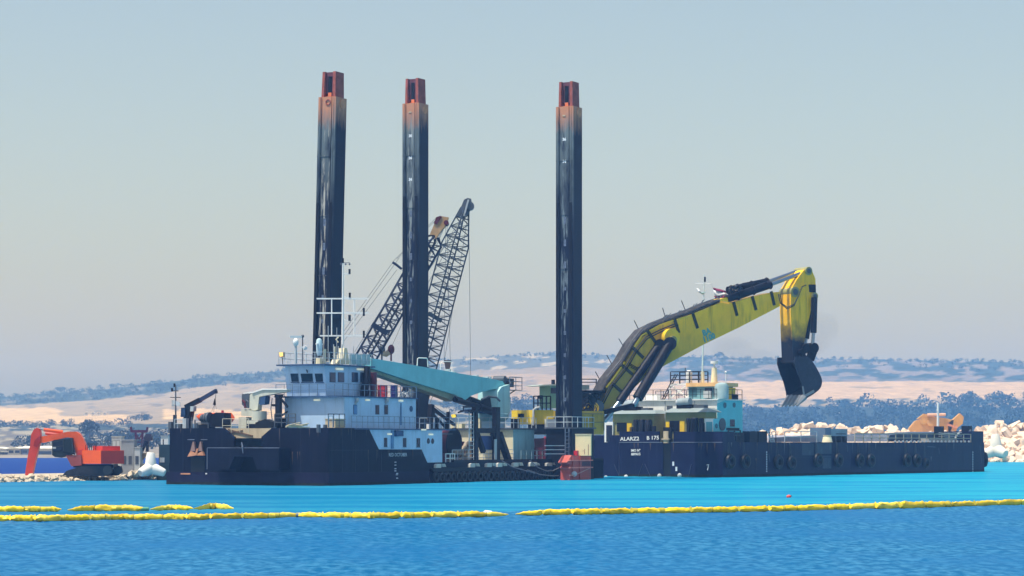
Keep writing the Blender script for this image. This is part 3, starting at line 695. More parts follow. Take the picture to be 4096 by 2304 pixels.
# lamp on its bracket at the roof corner
q = F.on_x(c3(132, 345), 5.3); L = thing('floodlight', 'amber lit floodlight on a bracket at the bridge roof corner', 'floodlight', F, tuple(F.on_x(c3(148, 455), 5.4)))
MB().tube([F.on_x(c3(148, 455), 5.4), F.on_x(c3(145, 385), 5.35), F.on_x(c3(135, 370), 5.3)], .045, 5).build('bracket', M['dgrey'], L)
MB().prism([F.on_x(c3(*p), 5.3) for p in ((103, 316), (152, 314), (155, 374), (112, 378))], (.3, 0, 0)).build('housing', M['tan'], L)
MB().prism([F.on_x(c3(*p), 5.29) for p in ((110, 322), (147, 320), (148, 360), (116, 364))], (-.03, 0, 0)).build('lens', M['litlamp'], L)

# ---------------- main mast on the bridge roof
YM = 6.6
def mp(x, y): return F.on_y(cM(x, y), YM)
foot = F.on_y(c3(880, 455), YM)
MST = thing('signal_mast', 'tall pale signal mast with three yards on the bridge roof', 'mast', F, (foot.x, YM, zr))
MB().prism([mp(596, 1440), mp(690, 1440), mp(655, 1235), mp(622, 1235)], (0, .7, 0)).build('mast_base', M['cream'], MST)
q0, q1 = mp(640, 1250), mp(640, 135); q1.x = q0.x
MB().cyl(q0 + Vector((0, .35, 0)), q1 + Vector((0, .35, 0)), .13, .07, 10).build('mast_pole', M['white'], MST, smooth=True)
off = Vector((0, .35, 0))
# the yards lie across the line of sight
ydir = Vector((math.cos(R(-62)), math.sin(R(-62)), 0))
def acr(x, y, pole=640):
    a, b = mp(pole, y), None; k = (F.w(a) .y) / FPX / 3.15
    return Vector((q0.x, YM + .35, a.z)) + ydir * ((x - pole) * k)
for x0, x1, y in ((310, 960, 612), (310, 970, 793), (350, 930, 1080)):
    MB().beam(acr(x0, y), acr(x1, y), .11, .14).build('yard', M['white'], MST)
for x in (500, 783): MB().beam(acr(x, 612), acr(x, 1080), .085).build('yard_strut', M['white'], MST)
for x, y, w, h in ((725, 250, .22, .5), (728, 548, .22, .5), (725, 835, .26, .6), (905, 760, .22, .8), (905, 1040, .22, .7), (640, 112, .24, .5)):
    q = acr(x, y + 20); lmp = MB().cyl(q + Vector((0, 0, -h / 2)), q + Vector((0, 0, h / 2)), w / 2, n=8).build('navigation_light', M['black'], MST)
    if x < 800 and x != 640: MB().beam(q + Vector((0, 0, -h / 2 - .04)), acr(650, y + 40), .09).beam(q + Vector((0, 0, -h / 2 - .04)) - ydir * .45, acr(650, y + 130), .07).build('lamp_bracket', M['white'], MST)
mb = MB(); mb.beam(acr(612, 160), acr(730, 160), .06)
for x in (617, 676, 725): mb.ell(acr(x, 178), .1, 6, 5)
mb.build('anemometer_bar', M['dgrey'], MST)
MB().tube([acr(585, 1095), acr(555, 1125), acr(580, 1165)], .08, 5).build('loudspeaker_bracket', M['cream'], MST)

# ---------------- drums and tank behind the bridge
def drum(label, x0, x1, y0, y1, m, y, nm='oil_drum', cat='drum', grp='drums on the deck beside the bridge'):
    a, b = F.on_y(c3(x0, y1), y), F.on_y(c3(x1, y0), y); k = F.w(a).y / FPX; r = (x1 - x0) / 2.8986 * k / 2
    cx = F.on_y(c3((x0 + x1) / 2, y1), y).x; o = thing(nm, label, cat, F, (cx, y, Z2), grp); z1 = b.z
    MB().cyl((cx, y, Z2), (cx, y, z1), r, n=18).build('body', m, o, smooth=True)
    for f in (.33, .66, .985): MB().torus((cx, y, Z2 + (z1 - Z2) * f), (0, 0, 1), r, .035, 18, 6).build('rib', m, o)
drum('tall dark maroon tank right of the bridge windows', 1152, 1240, 552, 825, M['maroon'], 3.6, 'tank', 'tank', None)
drum('red drum, left of the two beside the maroon tank', 1246, 1290, 702, 825, M['redp'], 3.0)
drum('wide red drum between the red and the dark blue drums', 1290, 1362, 700, 825, M['redp'], 2.2)
drum('dark blue drum right of the red drums', 1396, 1480, 700, 825, mat('violet_blue_paint', (.03, .025, .16), .45), 2.2)
S = thing('exhaust_stack', 'black sooty exhaust stack against the bridge rear end', 'exhaust', F, (12.6, 3.9, Z2))
a = F.on_y(c3(1090, 820), 3.7); b = F.on_y(c3(1126, 480), 3.7)
MB().tube([(a.x, 3.7, Z2), (a.x + .1, 3.7, Z2 + .8), (b.x, 3.7, b.z - 1.0), (b.x, 3.7, b.z)], [.3, .42, .36, .3], 10).build('pipe', M['black'], S, smooth=True)
B(a.x - .3, a.x + .9, 3.4, 4.1, Z2 + .002, Z2 + .7).build('base', M['black'], S)
# odds and ends along the deck rail by the drums
mb = MB(); r_ = random.Random(2)
for i in range(12):
    x = 16.6 + r_.random() * 2.2; mb.tube([(x, 2 + r_.random(), Z2 + .05), (x + r_.uniform(-.4, .4), 2 + r_.random(), Z2 + r_.uniform(.3, .7)), (x + r_.uniform(-.4, .4), 2 + r_.random(), Z2 + .1)], .07, 5)
tag(mb.build('hose_pile', M['grey'], None, frame=F, base=(17.5, 2.5, Z2)), 'pale tangled hoses on deck right of the blue drum', 'hoses')
# timber and crate on the poop
mb = MB()
r_ = random.Random(4)
for i in range(16):
    q = F.on_y(c3(r_.uniform(240, 410), r_.uniform(1150, 1182)), 1.2); q.z = max(q.z, Z1 - .4); a_ = r_.uniform(-.35, .35)
    mb.beam(q + Vector((-.9, 0, -.1)), q + Vector((.9, a_, r_.uniform(-.15, .2))), .16, .08)
tag(mb.build('timber_pile', M['wood'], None, frame=F, base=tuple(F.on_y(c3(330, 1185), 1.2))), 'loose pile of pale timber on the poop below the bridge', 'timber')
q0, q1 = F.on_y(c3(755, 1182), .9), F.on_y(c3(870, 1095), .9)
CR = thing('crate', 'brown timber crate standing on the dark hull edge below the house', 'crate', F, (q0.x, .9, Z1 - .45))
B(q0.x, q1.x, .9, 2.0, Z1 - .45, q1.z).build('box', M['tan'], CR)
for f in (0, .3, .6, .92): z = q0.z + (q1.z - q0.z) * f; B(q0.x - .03, q1.x + .03, .86, .9, z, z + .1).build('slat', M['wood'], CR)
B(q0.x - .05, q1.x + .05, .85, 2.05, q1.z, q1.z + .06).build('lid', M['wood'], CR)
rail(MB(), [F.on_y(c3(675, 1185), .4) * 1, F.on_y(c3(865, 1185), .4)], 1.25, 1.0, .03).build('railing', M['dgrey'], D)
# small gear on the poop edge
for i, (x0, x1, y0, nm) in enumerate(((545, 580, 1150, 'vent'), (620, 660, 1150, 'vent'))):
    q = F.on_y(c3((x0 + x1) / 2, 1180), .6); MB().cyl((q.x, .6, Z1 - .45), (q.x, .6, Z1 + .3), .2, n=8).build('mushroom_vent', M['dgrey'], D)

# ================================================================== spuds
def spud_mat(nm, seed, zt, pale):
    m = bpy.data.materials.new(nm); m.use_nodes = True; n = m.node_tree.nodes; l = m.node_tree.links; b = n['Principled BSDF']
    tc = n.new('ShaderNodeTexCoord'); sp = n.new('ShaderNodeSeparateXYZ'); l.new(tc.outputs['Object'], sp.inputs[0])
    def noi(sc, det=5, off=0):
        mp_ = n.new('ShaderNodeMapping'); mp_.inputs['Scale'].default_value = sc; mp_.inputs['Location'].default_value = (seed, seed * 2, off); l.new(tc.outputs['Object'], mp_.inputs[0])
        q = n.new('ShaderNodeTexNoise'); q.inputs['Scale'].default_value = 1; q.inputs['Detail'].default_value = det; q.inputs['Roughness'].default_value = .62; l.new(mp_.outputs[0], q.inputs[0]); return q.outputs[0]
    def rg(v, lo, hi, a=0., b_=1.):
        q = n.new('ShaderNodeMapRange'); q.inputs[1].default_value = lo; q.inputs[2].default_value = hi; q.inputs[3].default_value = a; q.inputs[4].default_value = b_; l.new(v, q.inputs[0]); return q.outputs[0]
    def mx(f, a, b_):
        q = n.new('ShaderNodeMix'); q.data_type = 'RGBA'; l.new(f, q.inputs['Factor'])
        for s_, v in (('A', a), ('B', b_)):
            if isinstance(v, tuple): q.inputs[s_].default_value = (*v, 1)
            else: l.new(v, q.inputs[s_])
        return q.outputs['Result']
    def mu(a, b_):
        q = n.new('ShaderNodeMath'); q.operation = 'MULTIPLY'; l.new(a, q.inputs[0]); l.new(b_, q.inputs[1]); return q.outputs[0]
    base = mx(noi((1.2, 1.2, .1)), (.003, .006, .020), (.008, .013, .034))
    # scoured upper part turns grey, with vertical scuffs down the middle strip that carries the depth marks
    up = mu(rg(sp.outputs[2], zt - 15, zt - 3), rg(noi((.9, .9, .25), 4, 3), .3, .55))
    base = mx(mu(up, rg(sp.outputs[0], -.96, -.8, 1., .0)), base, (.13, .165, .175))
    strip = mu(rg(sp.outputs[1], -.55, -.3), rg(sp.outputs[1], .62, .3)); front = rg(sp.outputs[0], -.55, -.75)
    scuff = mu(mu(strip, front), rg(noi((3.5, 3.5, .33), 7, 9), .52, .62))
    base = mx(scuff, base, pale)
    rust = rg(sp.outputs[2], zt - 1.3, zt - .9); r2 = n.new('ShaderNodeMath'); r2.operation = 'ADD'; l.new(sp.outputs[2], r2.inputs[0]); l.new(rg(noi((2.5, 2.5, .5), 4, 5), .3, .7, -.7, .7), r2.inputs[1])
    base = mx(rg(r2.outputs[0], zt - 3.0, zt - .7), base, (.50, .23, .13))
    l.new(base, b.inputs['Base Color']); b.inputs['Roughness'].default_value = .5; b.inputs['Specular IOR Level'].default_value = .15
    return m
def spud(label, x, y, ytop, ycap, s, lean, pale, marks, seed):
    """square spud with rails on its faces and a forked rusty head"""
    d = F.w((x, y, 0)).y; zc = EYE + (HZ - ycap) * d / FPX; zt = EYE + (HZ - ytop) * d / FPX; h = s / 2
    t = thing('spud', label, 'spud', F, (x, y, -2), 'tall square spuds of the dredger')
    m = spud_mat('spud_steel_' + str(seed), seed, zc + 2, pale)
    L = Vector((x, y, 0))
    def bx(x0, x1, y0, y1, z0, z1): return B(x + x0, x + x1, y + y0, y + y1, z0, z1)
    bx(-h + .12, h, -h, h, -2, zc).build('column', m, t)
    zr_ = zc - 10.6
    for (a, b_) in ((-h, -.62), (.70, h)): bx(-h, -h + .12, a, b_, -2, zc).build('guide_rail', m, t)
    for (a, b_) in ((-.5, .5),): bx(-h + .03, -h + .12, a, b_, -2, zc).build('mark_strip', m, t)
    for (a, b_) in ((-.82, -.72), (.78, .88)): bx(-h - .05, -h, a, b_, zr_, zc - .02).build('rack_bar', m, t)
    for (a, b_) in ((-.9, -.55), (.62, .98)): bx(-h - .07, -h - .002, a, b_, -2, zr_ - .05).build('wear_plate', M['black'], t)
    for z in (zc - 6, zc - 12, zc - 18): bx(-h - .03, h + .02, -h - .02, h + .02, z, z + .04).build('weld_seam', m, t)
    # head: side cheeks, back, lintel with slot
    k = h * .8; cap = thing
    z = zc
    def q4(pts, off): return MB().prism([Vector((x + a, y + b_, c_)) for a, b_, c_ in pts], off)
    q4([(-k, -k, z), (k, -k, z), (k * .93, -k * .95, zt), (-k * .93, -k * .95, zt)], (0, .32, 0)).build('head_cheek', M['rustdark'], t)
    q4([(-k, k, z), (k, k, z), (k * .93, k * .95, zt), (-k * .93, k * .95, zt)], (0, -.28, 0)).build('head_cheek', M['rustdark'], t)
    q4([(k, -k + .32, z), (k, k - .28, z), (k * .93, k - .28, zt), (k * .93, -k + .32, zt)], (-.25, 0, 0)).build('head_back', M['rustdark'], t)
    bx(-k * .55, -k * .4, -k + .32, k - .28, z + .45, zt - .02).build('head_web', mat('purple_rust', (.13, .04, .055), .8, var=.3, scale=2), t)
    bx(-k * .6, -k * .55 - .002, -.18, .26, z + .5, zt - .45).build('head_slot', M['black'], t)
    bx(-k * .62, -k * .605, -.16, .24, z + .12, z + .49).build('head_plate', mat('bright_orange_rust', (.72, .20, .08), .8), t)
    bx(-k * .6, k - .26, -k + .33, k - .29, z + .002, z + .12).build('head_floor', mat('bright_orange_rust', (.72, .20, .08), .8), t)
    mb = MB(); mb.cyl((x + .25, y - h - .06, zc - .62), (x + .25, y - h + .02, zc - .62), .52, n=20); mb.build('boss', M['rustlight'], t, smooth=True)
    mb = MB(); mb.torus((x - h, y - .12, zc - .55), (1, 0, 0), .26, .06, 14, 6) if seed == 1 else mb.box(x - h - .03, x - h, y - .1, y + .25, zc - 1.1, zc - .95)
    mb.build('lifting_ring' if seed == 1 else 'plate_mark', M['rustdark'] if seed == 1 else M['tan'], t)
    for i, (tx, yy) in enumerate(marks):
        zz = EYE + (HZ - yy) * d / FPX
        lettering(tx, .42, M['signw'], t, (x - h + .02, y + .26, zz - .12), (0, -1, 0), (0, 0, 1), 'depth_mark', bold=.03)
    # fainter marks lower down
    for i in range(9):
        zz = zc - 13 - i * 2.45
        if zz > 8: bx(-h + .018, -h + .028, -.16, .12, zz, zz + (.75 if i < 3 else .4)).build('worn_mark', mat('worn_white_paint', (.10, .13, .19), .6, blot=(.02, .03, .06), bamt=.8, var=.4, scale=4), t)
    if lean: t.rotation_euler = (Matrix.Rotation(F.rz, 3, 'Z') @ Matrix.Rotation(0, 3, 'X')).to_euler(); t.rotation_euler.rotate(Matrix.Rotation(lean, 3, 'Y').to_euler())
    return t
spud('leftmost tall spud behind the bridge, heavily scuffed', 15.0, 10.1, 290, 392, 2.06, R(1.35), (.42, .40, .34), (), 1)
spud('middle tall spud behind the turquoise crane boom', 48.6, 18.9, 317, 417, 2.18, 0, (.22, .25, .25), (('38', 548), ('36', 636), ('34', 722)), 2)
spud('rightmost tall spud in front of the yellow digger', 48.6, -.8, 330, 430, 2.16, 0, (.16, .20, .22), (('36', 562), ('34', 650)), 3)
# ================================================================== working deck of the dredger
CD = B(42.5, 47.4, 3.0, 14.5, Z0 + .002, 5.5).build('crane_deckhouse', M['cream'], D)
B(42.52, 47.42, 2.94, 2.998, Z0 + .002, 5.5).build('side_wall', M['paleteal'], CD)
B(42.2, 47.7, 2.7, 14.8, 5.502, 5.66).build('roof_deck', M['dgrey'], CD)
rail(MB(), [(42.3, 14.7, 5.66), (42.3, 2.8, 5.66), (47.6, 2.8, 5.66)], 1.15, 1.0, .025).build('railing', RAL, D)
def on(cr, x, y, pl): return F.on_y(cr(x, y), pl)
# cream lockers on the roof deck behind the ladder
for x0, x1, y0, y1 in ((440, 520, 955, 1025), (540, 600, 970, 1025), (760, 810, 910, 1020)):
    a, b = F.on_x(c5(x0, y1), 42.9), F.on_x(c5(x1, y0), 42.9); B(42.9, 43.7, a.y, b.y, 5.662, b.z).build('locker', M['cream'], CD)
# railings, bitts and machinery along the near edge
rail(MB(), [(26.5, 1.6, Z0), (40.0, 1.6, Z0)], 1.25, 1.1, .03, (.33, .66)).build('railing', RAL, D)
rail(MB(), [(41.0, 1.2, Z0), (56, 1.2, Z0)], 1.15, 1.3, .03, (.5,)).build('railing', mat('teal_grey_railing', (.25, .36, .38), .5), D)
a, b = on(c4, 1182, 1005, .3), on(c4, 1305, 880, .3)
mb = MB(); 
for f in (0, .5, 1): mb.beam((a.x + (b.x - a.x) * f, .3, a.z), (a.x + (b.x - a.x) * f, .3, b.z), .09); mb.beam((a.x, .3, a.z + (b.z - a.z) * f), (b.x, .3, a.z + (b.z - a.z) * f), .09)
mb.build('gangway_gate', M['white'], D)
B(24.0, LEN, .02, .5, Z0 + .002, Z0 + .22).build('deck_edge_beam', M['black'], D)
B(s4.x + .7, 47.2, -.3, -.002, 1.1, 1.5).build('fender_rail', M['black'], D)
for i in range(24):
    x = s4.x + 1.2 + i * 1.15
    if x < 46.5: MB().torus((x, -.28, .55), (0, 1, 0), .42, .17, 14, 6).build('tyre_fender', M['rubber'], D)
BIT = mat('bitt_paint', (.55, .53, .46), .6, var=.15)
def bitt(cr, x0, x1, y0, y1):
    p0, p1 = on(cr, x0, y1, -.15), on(cr, x1, y0, -.15); z = 1.5; w = p1.x - p0.x; h = p1.z - p0.z + .1
    c_ = MB().prism([(p0.x, -.3, z), (p0.x + .05, -.3, z + h * .8), (p0.x + w * .15, -.3, z + h), (p0.x + w * .5, -.3, z + h), (p0.x + w * .5, -.3, z)], (0, .5, 0)).build('fairlead_cap', BIT, D)
    for f in (.58, .78): MB().prism([(p0.x + w * f, -.31, z + h), (p0.x + w * (f + .1), -.31, z + h), (p0.x + w * (f + .22), -.31, z + .08), (p0.x + w * (f + .12), -.31, z + .08)], (0, .4, 0)).build('fairlead_stripe', BIT, c_)
for x0, x1 in ((1035, 1172), (1502, 1640), (1735, 1868), (1882, 2015), (2102, 2240), (2330, 2440)): bitt(c4, x0, x1, 1008, 1052)
for x0, x1 in ((222, 335), (410, 540)): bitt(c6, x0, x1, 1150, 1178)
# black mooring winch, beige pumps
W = thing('mooring_winch', 'big dark round winch drum beside the blue house end', 'winch', F, (27.5, 3.5, Z0))
q = on(c4, 1255, 735, 3.0); MB().cyl((q.x - .2, 2.6, q.z), (q.x - .2, 4.6, q.z), 1.45, n=26).build('drum', M['maroon'], W, smooth=True)
for yy in (2.45, 4.6): MB().cyl((q.x - .2, yy, q.z), (q.x - .2, yy + .12, q.z), 1.62, n=26).build('flange', M['black'], W, smooth=True)
B(q.x - 2.3, q.x + 1.2, 2.7, 4.4, Z0 + .004, Z0 + .9).build('bed', M['maroon'], W)
a, b = on(c4, 1140, 900, 4.8), on(c4, 1250, 640, 4.8)
B(a.x, b.x, 4.9, 6.5, Z0 + .004, b.z).build('motor_house', M['maroon'], W)
MB().prism([on(c4, *p, 4.8) for p in ((1140, 625), (1260, 590), (1260, 575), (1140, 610))], (0, 1.8, 0)).build('cover', M['cream'], W)
PM = mat('dusty_machine_paint', (.33, .27, .20), .7, var=.4, scale=3)
WP = thing('pump_set', 'dusty beige pump machinery behind the pale deck railing', 'pump', F, (33, 3.2, Z0))
q = on(c4, 1340, 850, 2.6)
MB().cyl((q.x - 1.4, 3, Z0 + 1.0), (q.x + .6, 3, Z0 + 1.0), .6, n=14).build('motor', PM, WP, smooth=True)
MB().torus((q.x + 1.6, 2.6, Z0 + 1.0), (0, 1, 0), .55, .22, 16, 8).build('volute', PM, WP, smooth=True)
MB().tube([(q.x + 1.6, 2.6, Z0 + 1.5), (q.x + 2.0, 2.6, Z0 + 2.0), (q.x + 3.2, 2.8, Z0 + 2.0), (q.x + 3.6, 2.8, Z0 + .1)], .22, 8).build('pipe', PM, WP, smooth=True)
B(q.x - 2, q.x + 4, 2.4, 3.8, Z0 + .004, Z0 + .35).build('skid', PM, WP)
MB().ell((q.x + .1, 3, Z0 + 1.75), (.7, .5, .35), 10, 6).build('air_filter', PM, WP, smooth=True)
a, b = on(c4, 1420, 800, 4.2), on(c4, 1555, 722, 4.2)
MC = thing('machine_cover', 'small dark red machine cover behind the ladder', 'cover', F, (a.x, 4.2, Z0)); B(a.x, b.x, 4.2, 5.6, Z0 + .5, b.z).build('box', M['maroon'], MC)
for sx in (a.x + .1, b.x - .25): B(sx, sx + .15, 4.3, 5.5, Z0 + .004, Z0 + .498).build('foot', M['black'], MC)
B(a.x - .05, b.x + .05, 4.15, 5.65, b.z, b.z + .08).build('lid', M['maroon'], MC)
# black A-post and stay gear right behind the lower house, amber lamp
G = thing('fairlead_derrick', 'black derrick post with stays between the house and the trestle', 'derrick', F, (27, 8, Z1))
g0 = on(c4, 970, 520, 8); 
MB().beam(on(c4, 960, 545, 8), on(c4, 985, 200, 8), .5, .5).build('post', M['black'], G)
MB().beam(on(c4, 985, 245, 8), on(c4, 1300, 480, 8), .28).build('strut', M['black'], G); MB().beam(on(c4, 1000, 330, 8), on(c4, 1210, 545, 8), .22).build('strut', M['black'], G)
MB().tube([on(c4, 985, 230, 8), on(c4, 1020, 320, 8), on(c4, 960, 380, 8)], .16, 6).build('hook', M['black'], G)
for x0, y0, x1, y1 in ((1000, 220, 1330, 500), (1010, 210, 1290, 420), (960, 190, 1022, 40)): MB().beam(on(c4, x0, y0, 8), on(c4, x1, y1, 8), .05).build('stay', M['dgrey'], G)
for x0, x1, y0 in ((950, 972, 470), (1060, 1085, 400), (1190, 1225, 440), (1225, 1240, 300)): a, b = on(c4, x0, 545, 7.6), on(c4, x1, y0, 7.6); B(a.x, b.x, 7.6, 7.9, Z1 - .02, b.z).build('stanchion', M['black'] if x0 != 950 else M['white'], D)
AL = thing('work_lamp', 'yellow lit work lamp above the railing left of the crane trestle', 'lamp', F, tuple(on(c4, 1310, 380, 6)))
MB().prism([on(c4, *p, 6) for p in ((1284, 342), (1314, 336), (1326, 372), (1298, 380))], (0, .25, 0)).build('lens', mat('yellow_lit_lamp', (.9, .6, .05), .3, emit=((1, .7, .05), .8)), AL)
MB().prism([on(c4, *p, 6.05) for p in ((1312, 334), (1332, 336), (1332, 374), (1324, 374))], (0, .3, 0)).build('housing', M['black'], AL)
MB().beam(on(c4, 1322, 374, 6.2), on(c4, 1322, 545, 6.2), .08).build('post', M['grey'], AL)

# ---------------- turquoise deck crane
YC = 6.7
def cr(x, y, yy=YC): return F.on_y(c5(x, y), yy)
KP = cr(952, 1030, YC); KX = KP.x
K = thing('deck_crane', 'turquoise deck crane with long folded boom on a round pedestal', 'crane', F, (KX, YC, 5.66))
zf0, zf1, zf2 = cr(952, 905).z, cr(952, 850).z, cr(952, 560).z
MB().cyl((KX, YC, 5.66), (KX, YC, zf0), 1.45, n=28).build('pedestal', mat('pale_blue_pedestal_paint', (.38, .56, .66), .5, var=.08, streak=(.2, .3, .38), samt=.4), K, smooth=True)
fl = MB().tube([(KX, YC, zf0 - .35), (KX, YC, zf0), (KX, YC, zf1 - .1), (KX, YC, zf1)], [1.5, 1.85, 1.85, 1.7], 28).build('slew_ring', M['paleteal'], K, smooth=True)
# tower: tapered column with the boom hinge at its head
x0, x1 = KX - 1.4, KX + 1.75
MB().prism([(x0, YC - 1.25, zf1), (x0 + .5, YC - 1.25, cr(860, 600).z), (x0 + 1.3, YC - 1.25, cr(960, 545).z), (x1, YC - 1.25, cr(1100, 520).z), (x1 + .2, YC - 1.25, cr(1120, 780).z), (x1, YC - 1.25, zf1)], (0, 2.5, 0)).build('tower', mat('pale_turquoise_paint', (.36, .60, .60), .5, var=.08, streak=(.16, .3, .3), samt=.35), K)
# boom
def bl_(pts, yy): return [F.on_y(c5(*p), yy) for p in pts]
tip_t, tip_b = F.on_y(c3(1172, 384), YC - .8), F.on_y(c3(1172, 500), YC - .8)
side = [tip_t] + bl_(((0, 285), (300, 338), (620, 395), (900, 440), (1075, 478), (1098, 515), (1085, 552), (960, 572), (840, 600), (700, 650), (640, 700), (520, 632), (0, 475)), YC - .8) + [tip_b]
bm_ = MB().prism(side, (0, 1.6, 0)).build('boom', M['turq'], K)
MB().cyl((cr(1090, 515).x, YC - .95, cr(1090, 515).z), (cr(1090, 515).x, YC + .95, cr(1090, 515).z), .28, n=14).build('hinge_pin', M['dgrey'], bm_, smooth=True)
jib = [F.on_y(c3(1172, 512), YC - .55)] + bl_(((0, 486), (520, 638), (512, 712), (400, 665), (0, 528)), YC - .55) + [F.on_y(c3(1172, 545), YC - .55)]
MB().prism(jib, (0, 1.1, 0)).build('folded_jib', M['olive'], K)
hoops = MB()
for x in (82, 350): hoops.tube([cr(x, 300 + (x - 82) * .18), cr(x + 6, 215 + (x - 82) * .16), cr(x + 20, 207 + (x - 82) * .16), cr(x + 110, 210 + (x - 82) * .18), cr(x + 120, 222 + (x - 82) * .18), cr(x + 125, 310 + (x - 82) * .2)], .05, 6) if x == 82 else hoops.tube([cr(350, 345), cr(356, 265), cr(380, 250), cr(470, 250), cr(484, 262), cr(486, 370)], .035, 6)
hoops.build('cable_guard', M['white'], K)
mb = MB()
for x, y in ((440, 345), (505, 372), (760, 415), (880, 432), (910, 435)): q = cr(x, y + 8); B(q.x - .15, q.x + .15, YC - .3, YC + .3, q.z - .1, q.z + .15).build('boom_fitting', M['grey'], K)
for (a, b, r0, yy) in (((520, 690), (800, 775), .30, YC - 1.1), ((790, 772), (960, 835), .42, YC - 1.1), ((680, 690), (960, 800), .42, YC + .6)):
    MB().cyl(cr(*a, yy), cr(*b, yy), r0, n=14).build('hydraulic_cylinder', M['black'], K, smooth=True)
MB().tube([cr(520, 660, YC - 1), cr(600, 680, YC - 1.1), cr(650, 720, YC - 1.1), cr(760, 760, YC - 1.2)], .09, 6).build('hose', M['black'], K)
MB().tube([cr(830, 690, YC - 1.4), cr(900, 655, YC - 1.5), cr(1000, 665, YC - 1.5), cr(1040, 705, YC - 1.4)], .12, 6).build('hose', M['dgrey'], K)
MB().prism([cr(*p, YC - 1.35) for p in ((850, 690), (930, 665), (950, 800), (850, 830))], (0, .3, 0)).build('control_box', M['black'], K)
MB().prism([cr(*p, YC - 1) for p in ((800, 800), (960, 800), (960, 852), (800, 852))], (0, 1.8, 0)).build('cylinder_foot', M['bluetrim'], K)
# head platform with its cage
q0, q1 = cr(1155, 575, YC - 1), cr(1298, 575, YC - 1)
mb = MB(); mb.box(q0.x, q1.x, YC - 1, YC + 1, q0.z - .06, q0.z); mb.build('head_platform', M['dgrey'], K)
rail(MB(), [(q0.x, YC - 1, q0.z), (q1.x, YC - 1, q0.z), (q1.x, YC + 1, q0.z), (q0.x, YC + 1, q0.z)], cr(1298, 428, YC - 1).z - q1.z, 1.4, .03, (.33, .66)).build('platform_railing', RA, K)
MB().beam(cr(1230, 575, YC), cr(1130, 640, YC), .1).build('platform_brace', M['dgrey'], K)
a, b = cr(1040, 470, YC), cr(1150, 440, YC)
MB().cyl((a.x, YC - .7, a.z + .1), (a.x, YC + .7, a.z + .1), .42, n=16).build('head_winch', M['dgrey'], K, smooth=True)
B(a.x + .5, b.x, YC - .6, YC + .6, cr(1100, 545).z, cr(1100, 445).z).build('head_cabinet', M['dgrey'], K)
MB().prism([cr(*p, YC - .7) for p in ((1112, 475), (1150, 475), (1150, 518), (1112, 518))], (0, -.03, 0)).build('head_window', M['glass'], K)
# ---------------- black trestle in front of the crane
YT = 1.0
def ct(x, y, yy=YT): return F.on_y(c5(x, y), yy)
T = thing('trestle', 'black steel trestle frame standing before the crane pedestal', 'trestle', F, (ct(880, 1330).x, YT, Z0))
DK = M['black']
for x0, x1, yt in ((738, 768, 775), (975, 1022, 778)):
    a, b = ct(x0, 1330), ct(x1, yt); B(a.x, b.x, YT - .25, YT + .25, Z0 + .003, b.z).build('post', DK, T)
a, b = ct(768, 1078), ct(975, 1025); B(a.x + .01, b.x - .01, YT - .2, YT + .2, a.z, b.z).build('cross_beam', DK, T)
MB().beam(ct(775, 1085), ct(850, 1300), .5, .4).build('brace', DK, T); MB().beam(ct(968, 1110), ct(945, 1085), .35, .3).build('brace', DK, T)
p0 = ct(1030, 1080); p1 = ct(1140, 1390); p1.z = Z0 + .05; MB().beam(p0, p1, .6, .6).build('raking_leg', DK, T)
MB().prism([ct(*p, YT + .5) for p in ((795, 1112), (945, 1112), (972, 1140), (972, 1270), (850, 1270))], (0, .1, 0)).build('blue_panel', mat('violet_blue_panel', (.07, .10, .26), .6), T)
a, b = ct(978, 1330, YT - .28), ct(1005, 1150, YT - .28); B(a.x, b.x, YT - .3, YT - .252, Z0 + .003, b.z).build('scuffed_plate', M['grey'], T)
lx = ct(712, 1260); ladder(MB(), (lx.x, YT, Z0 + .01), (lx.x, YT, ct(712, 840).z), (1, 0, 0), 1.0, .42, .04).build('ladder', RAL, T)
MB().beam(ct(690, 840), ct(690, 1260), .05).build('handrail', M['dgrey'], T)
B(ct(640, 830).x, ct(770, 830).x, YT - .4, YT + .6, ct(700, 828).z, ct(700, 815).z).build('platform', DK, T)
MB().tube([ct(560, 840, 2), ct(620, 820, 2), ct(620, 775, 2), ct(700, 775, 2)], .1, 6).build('arm', DK, T)
# small lamp box on rail right of crane
q = on(c5, 1292, 890, 2.8); FL = thing('work_lamp', 'black work lamp on the railing right of the crane', 'lamp', F, (q.x, 2.8, 6.8))
B(q.x - .45, q.x + .45, 2.7, 3.0, q.z - .05, q.z + .35).build('housing', M['black'], FL); B(q.x - .04, q.x + .04, 2.8, 2.88, 6.75, q.z).build('bracket', M['black'], FL); B(q.x - .38, q.x + .38, 2.68, 2.698, q.z, q.z + .3).build('lens', M['glass'], FL)
a = on(c5, 1245, 1000, 3.2); B(a.x - .4, a.x + .5, 3.2, 3.8, 5.662, 6.7).build('cabinet', M['black'], CD)
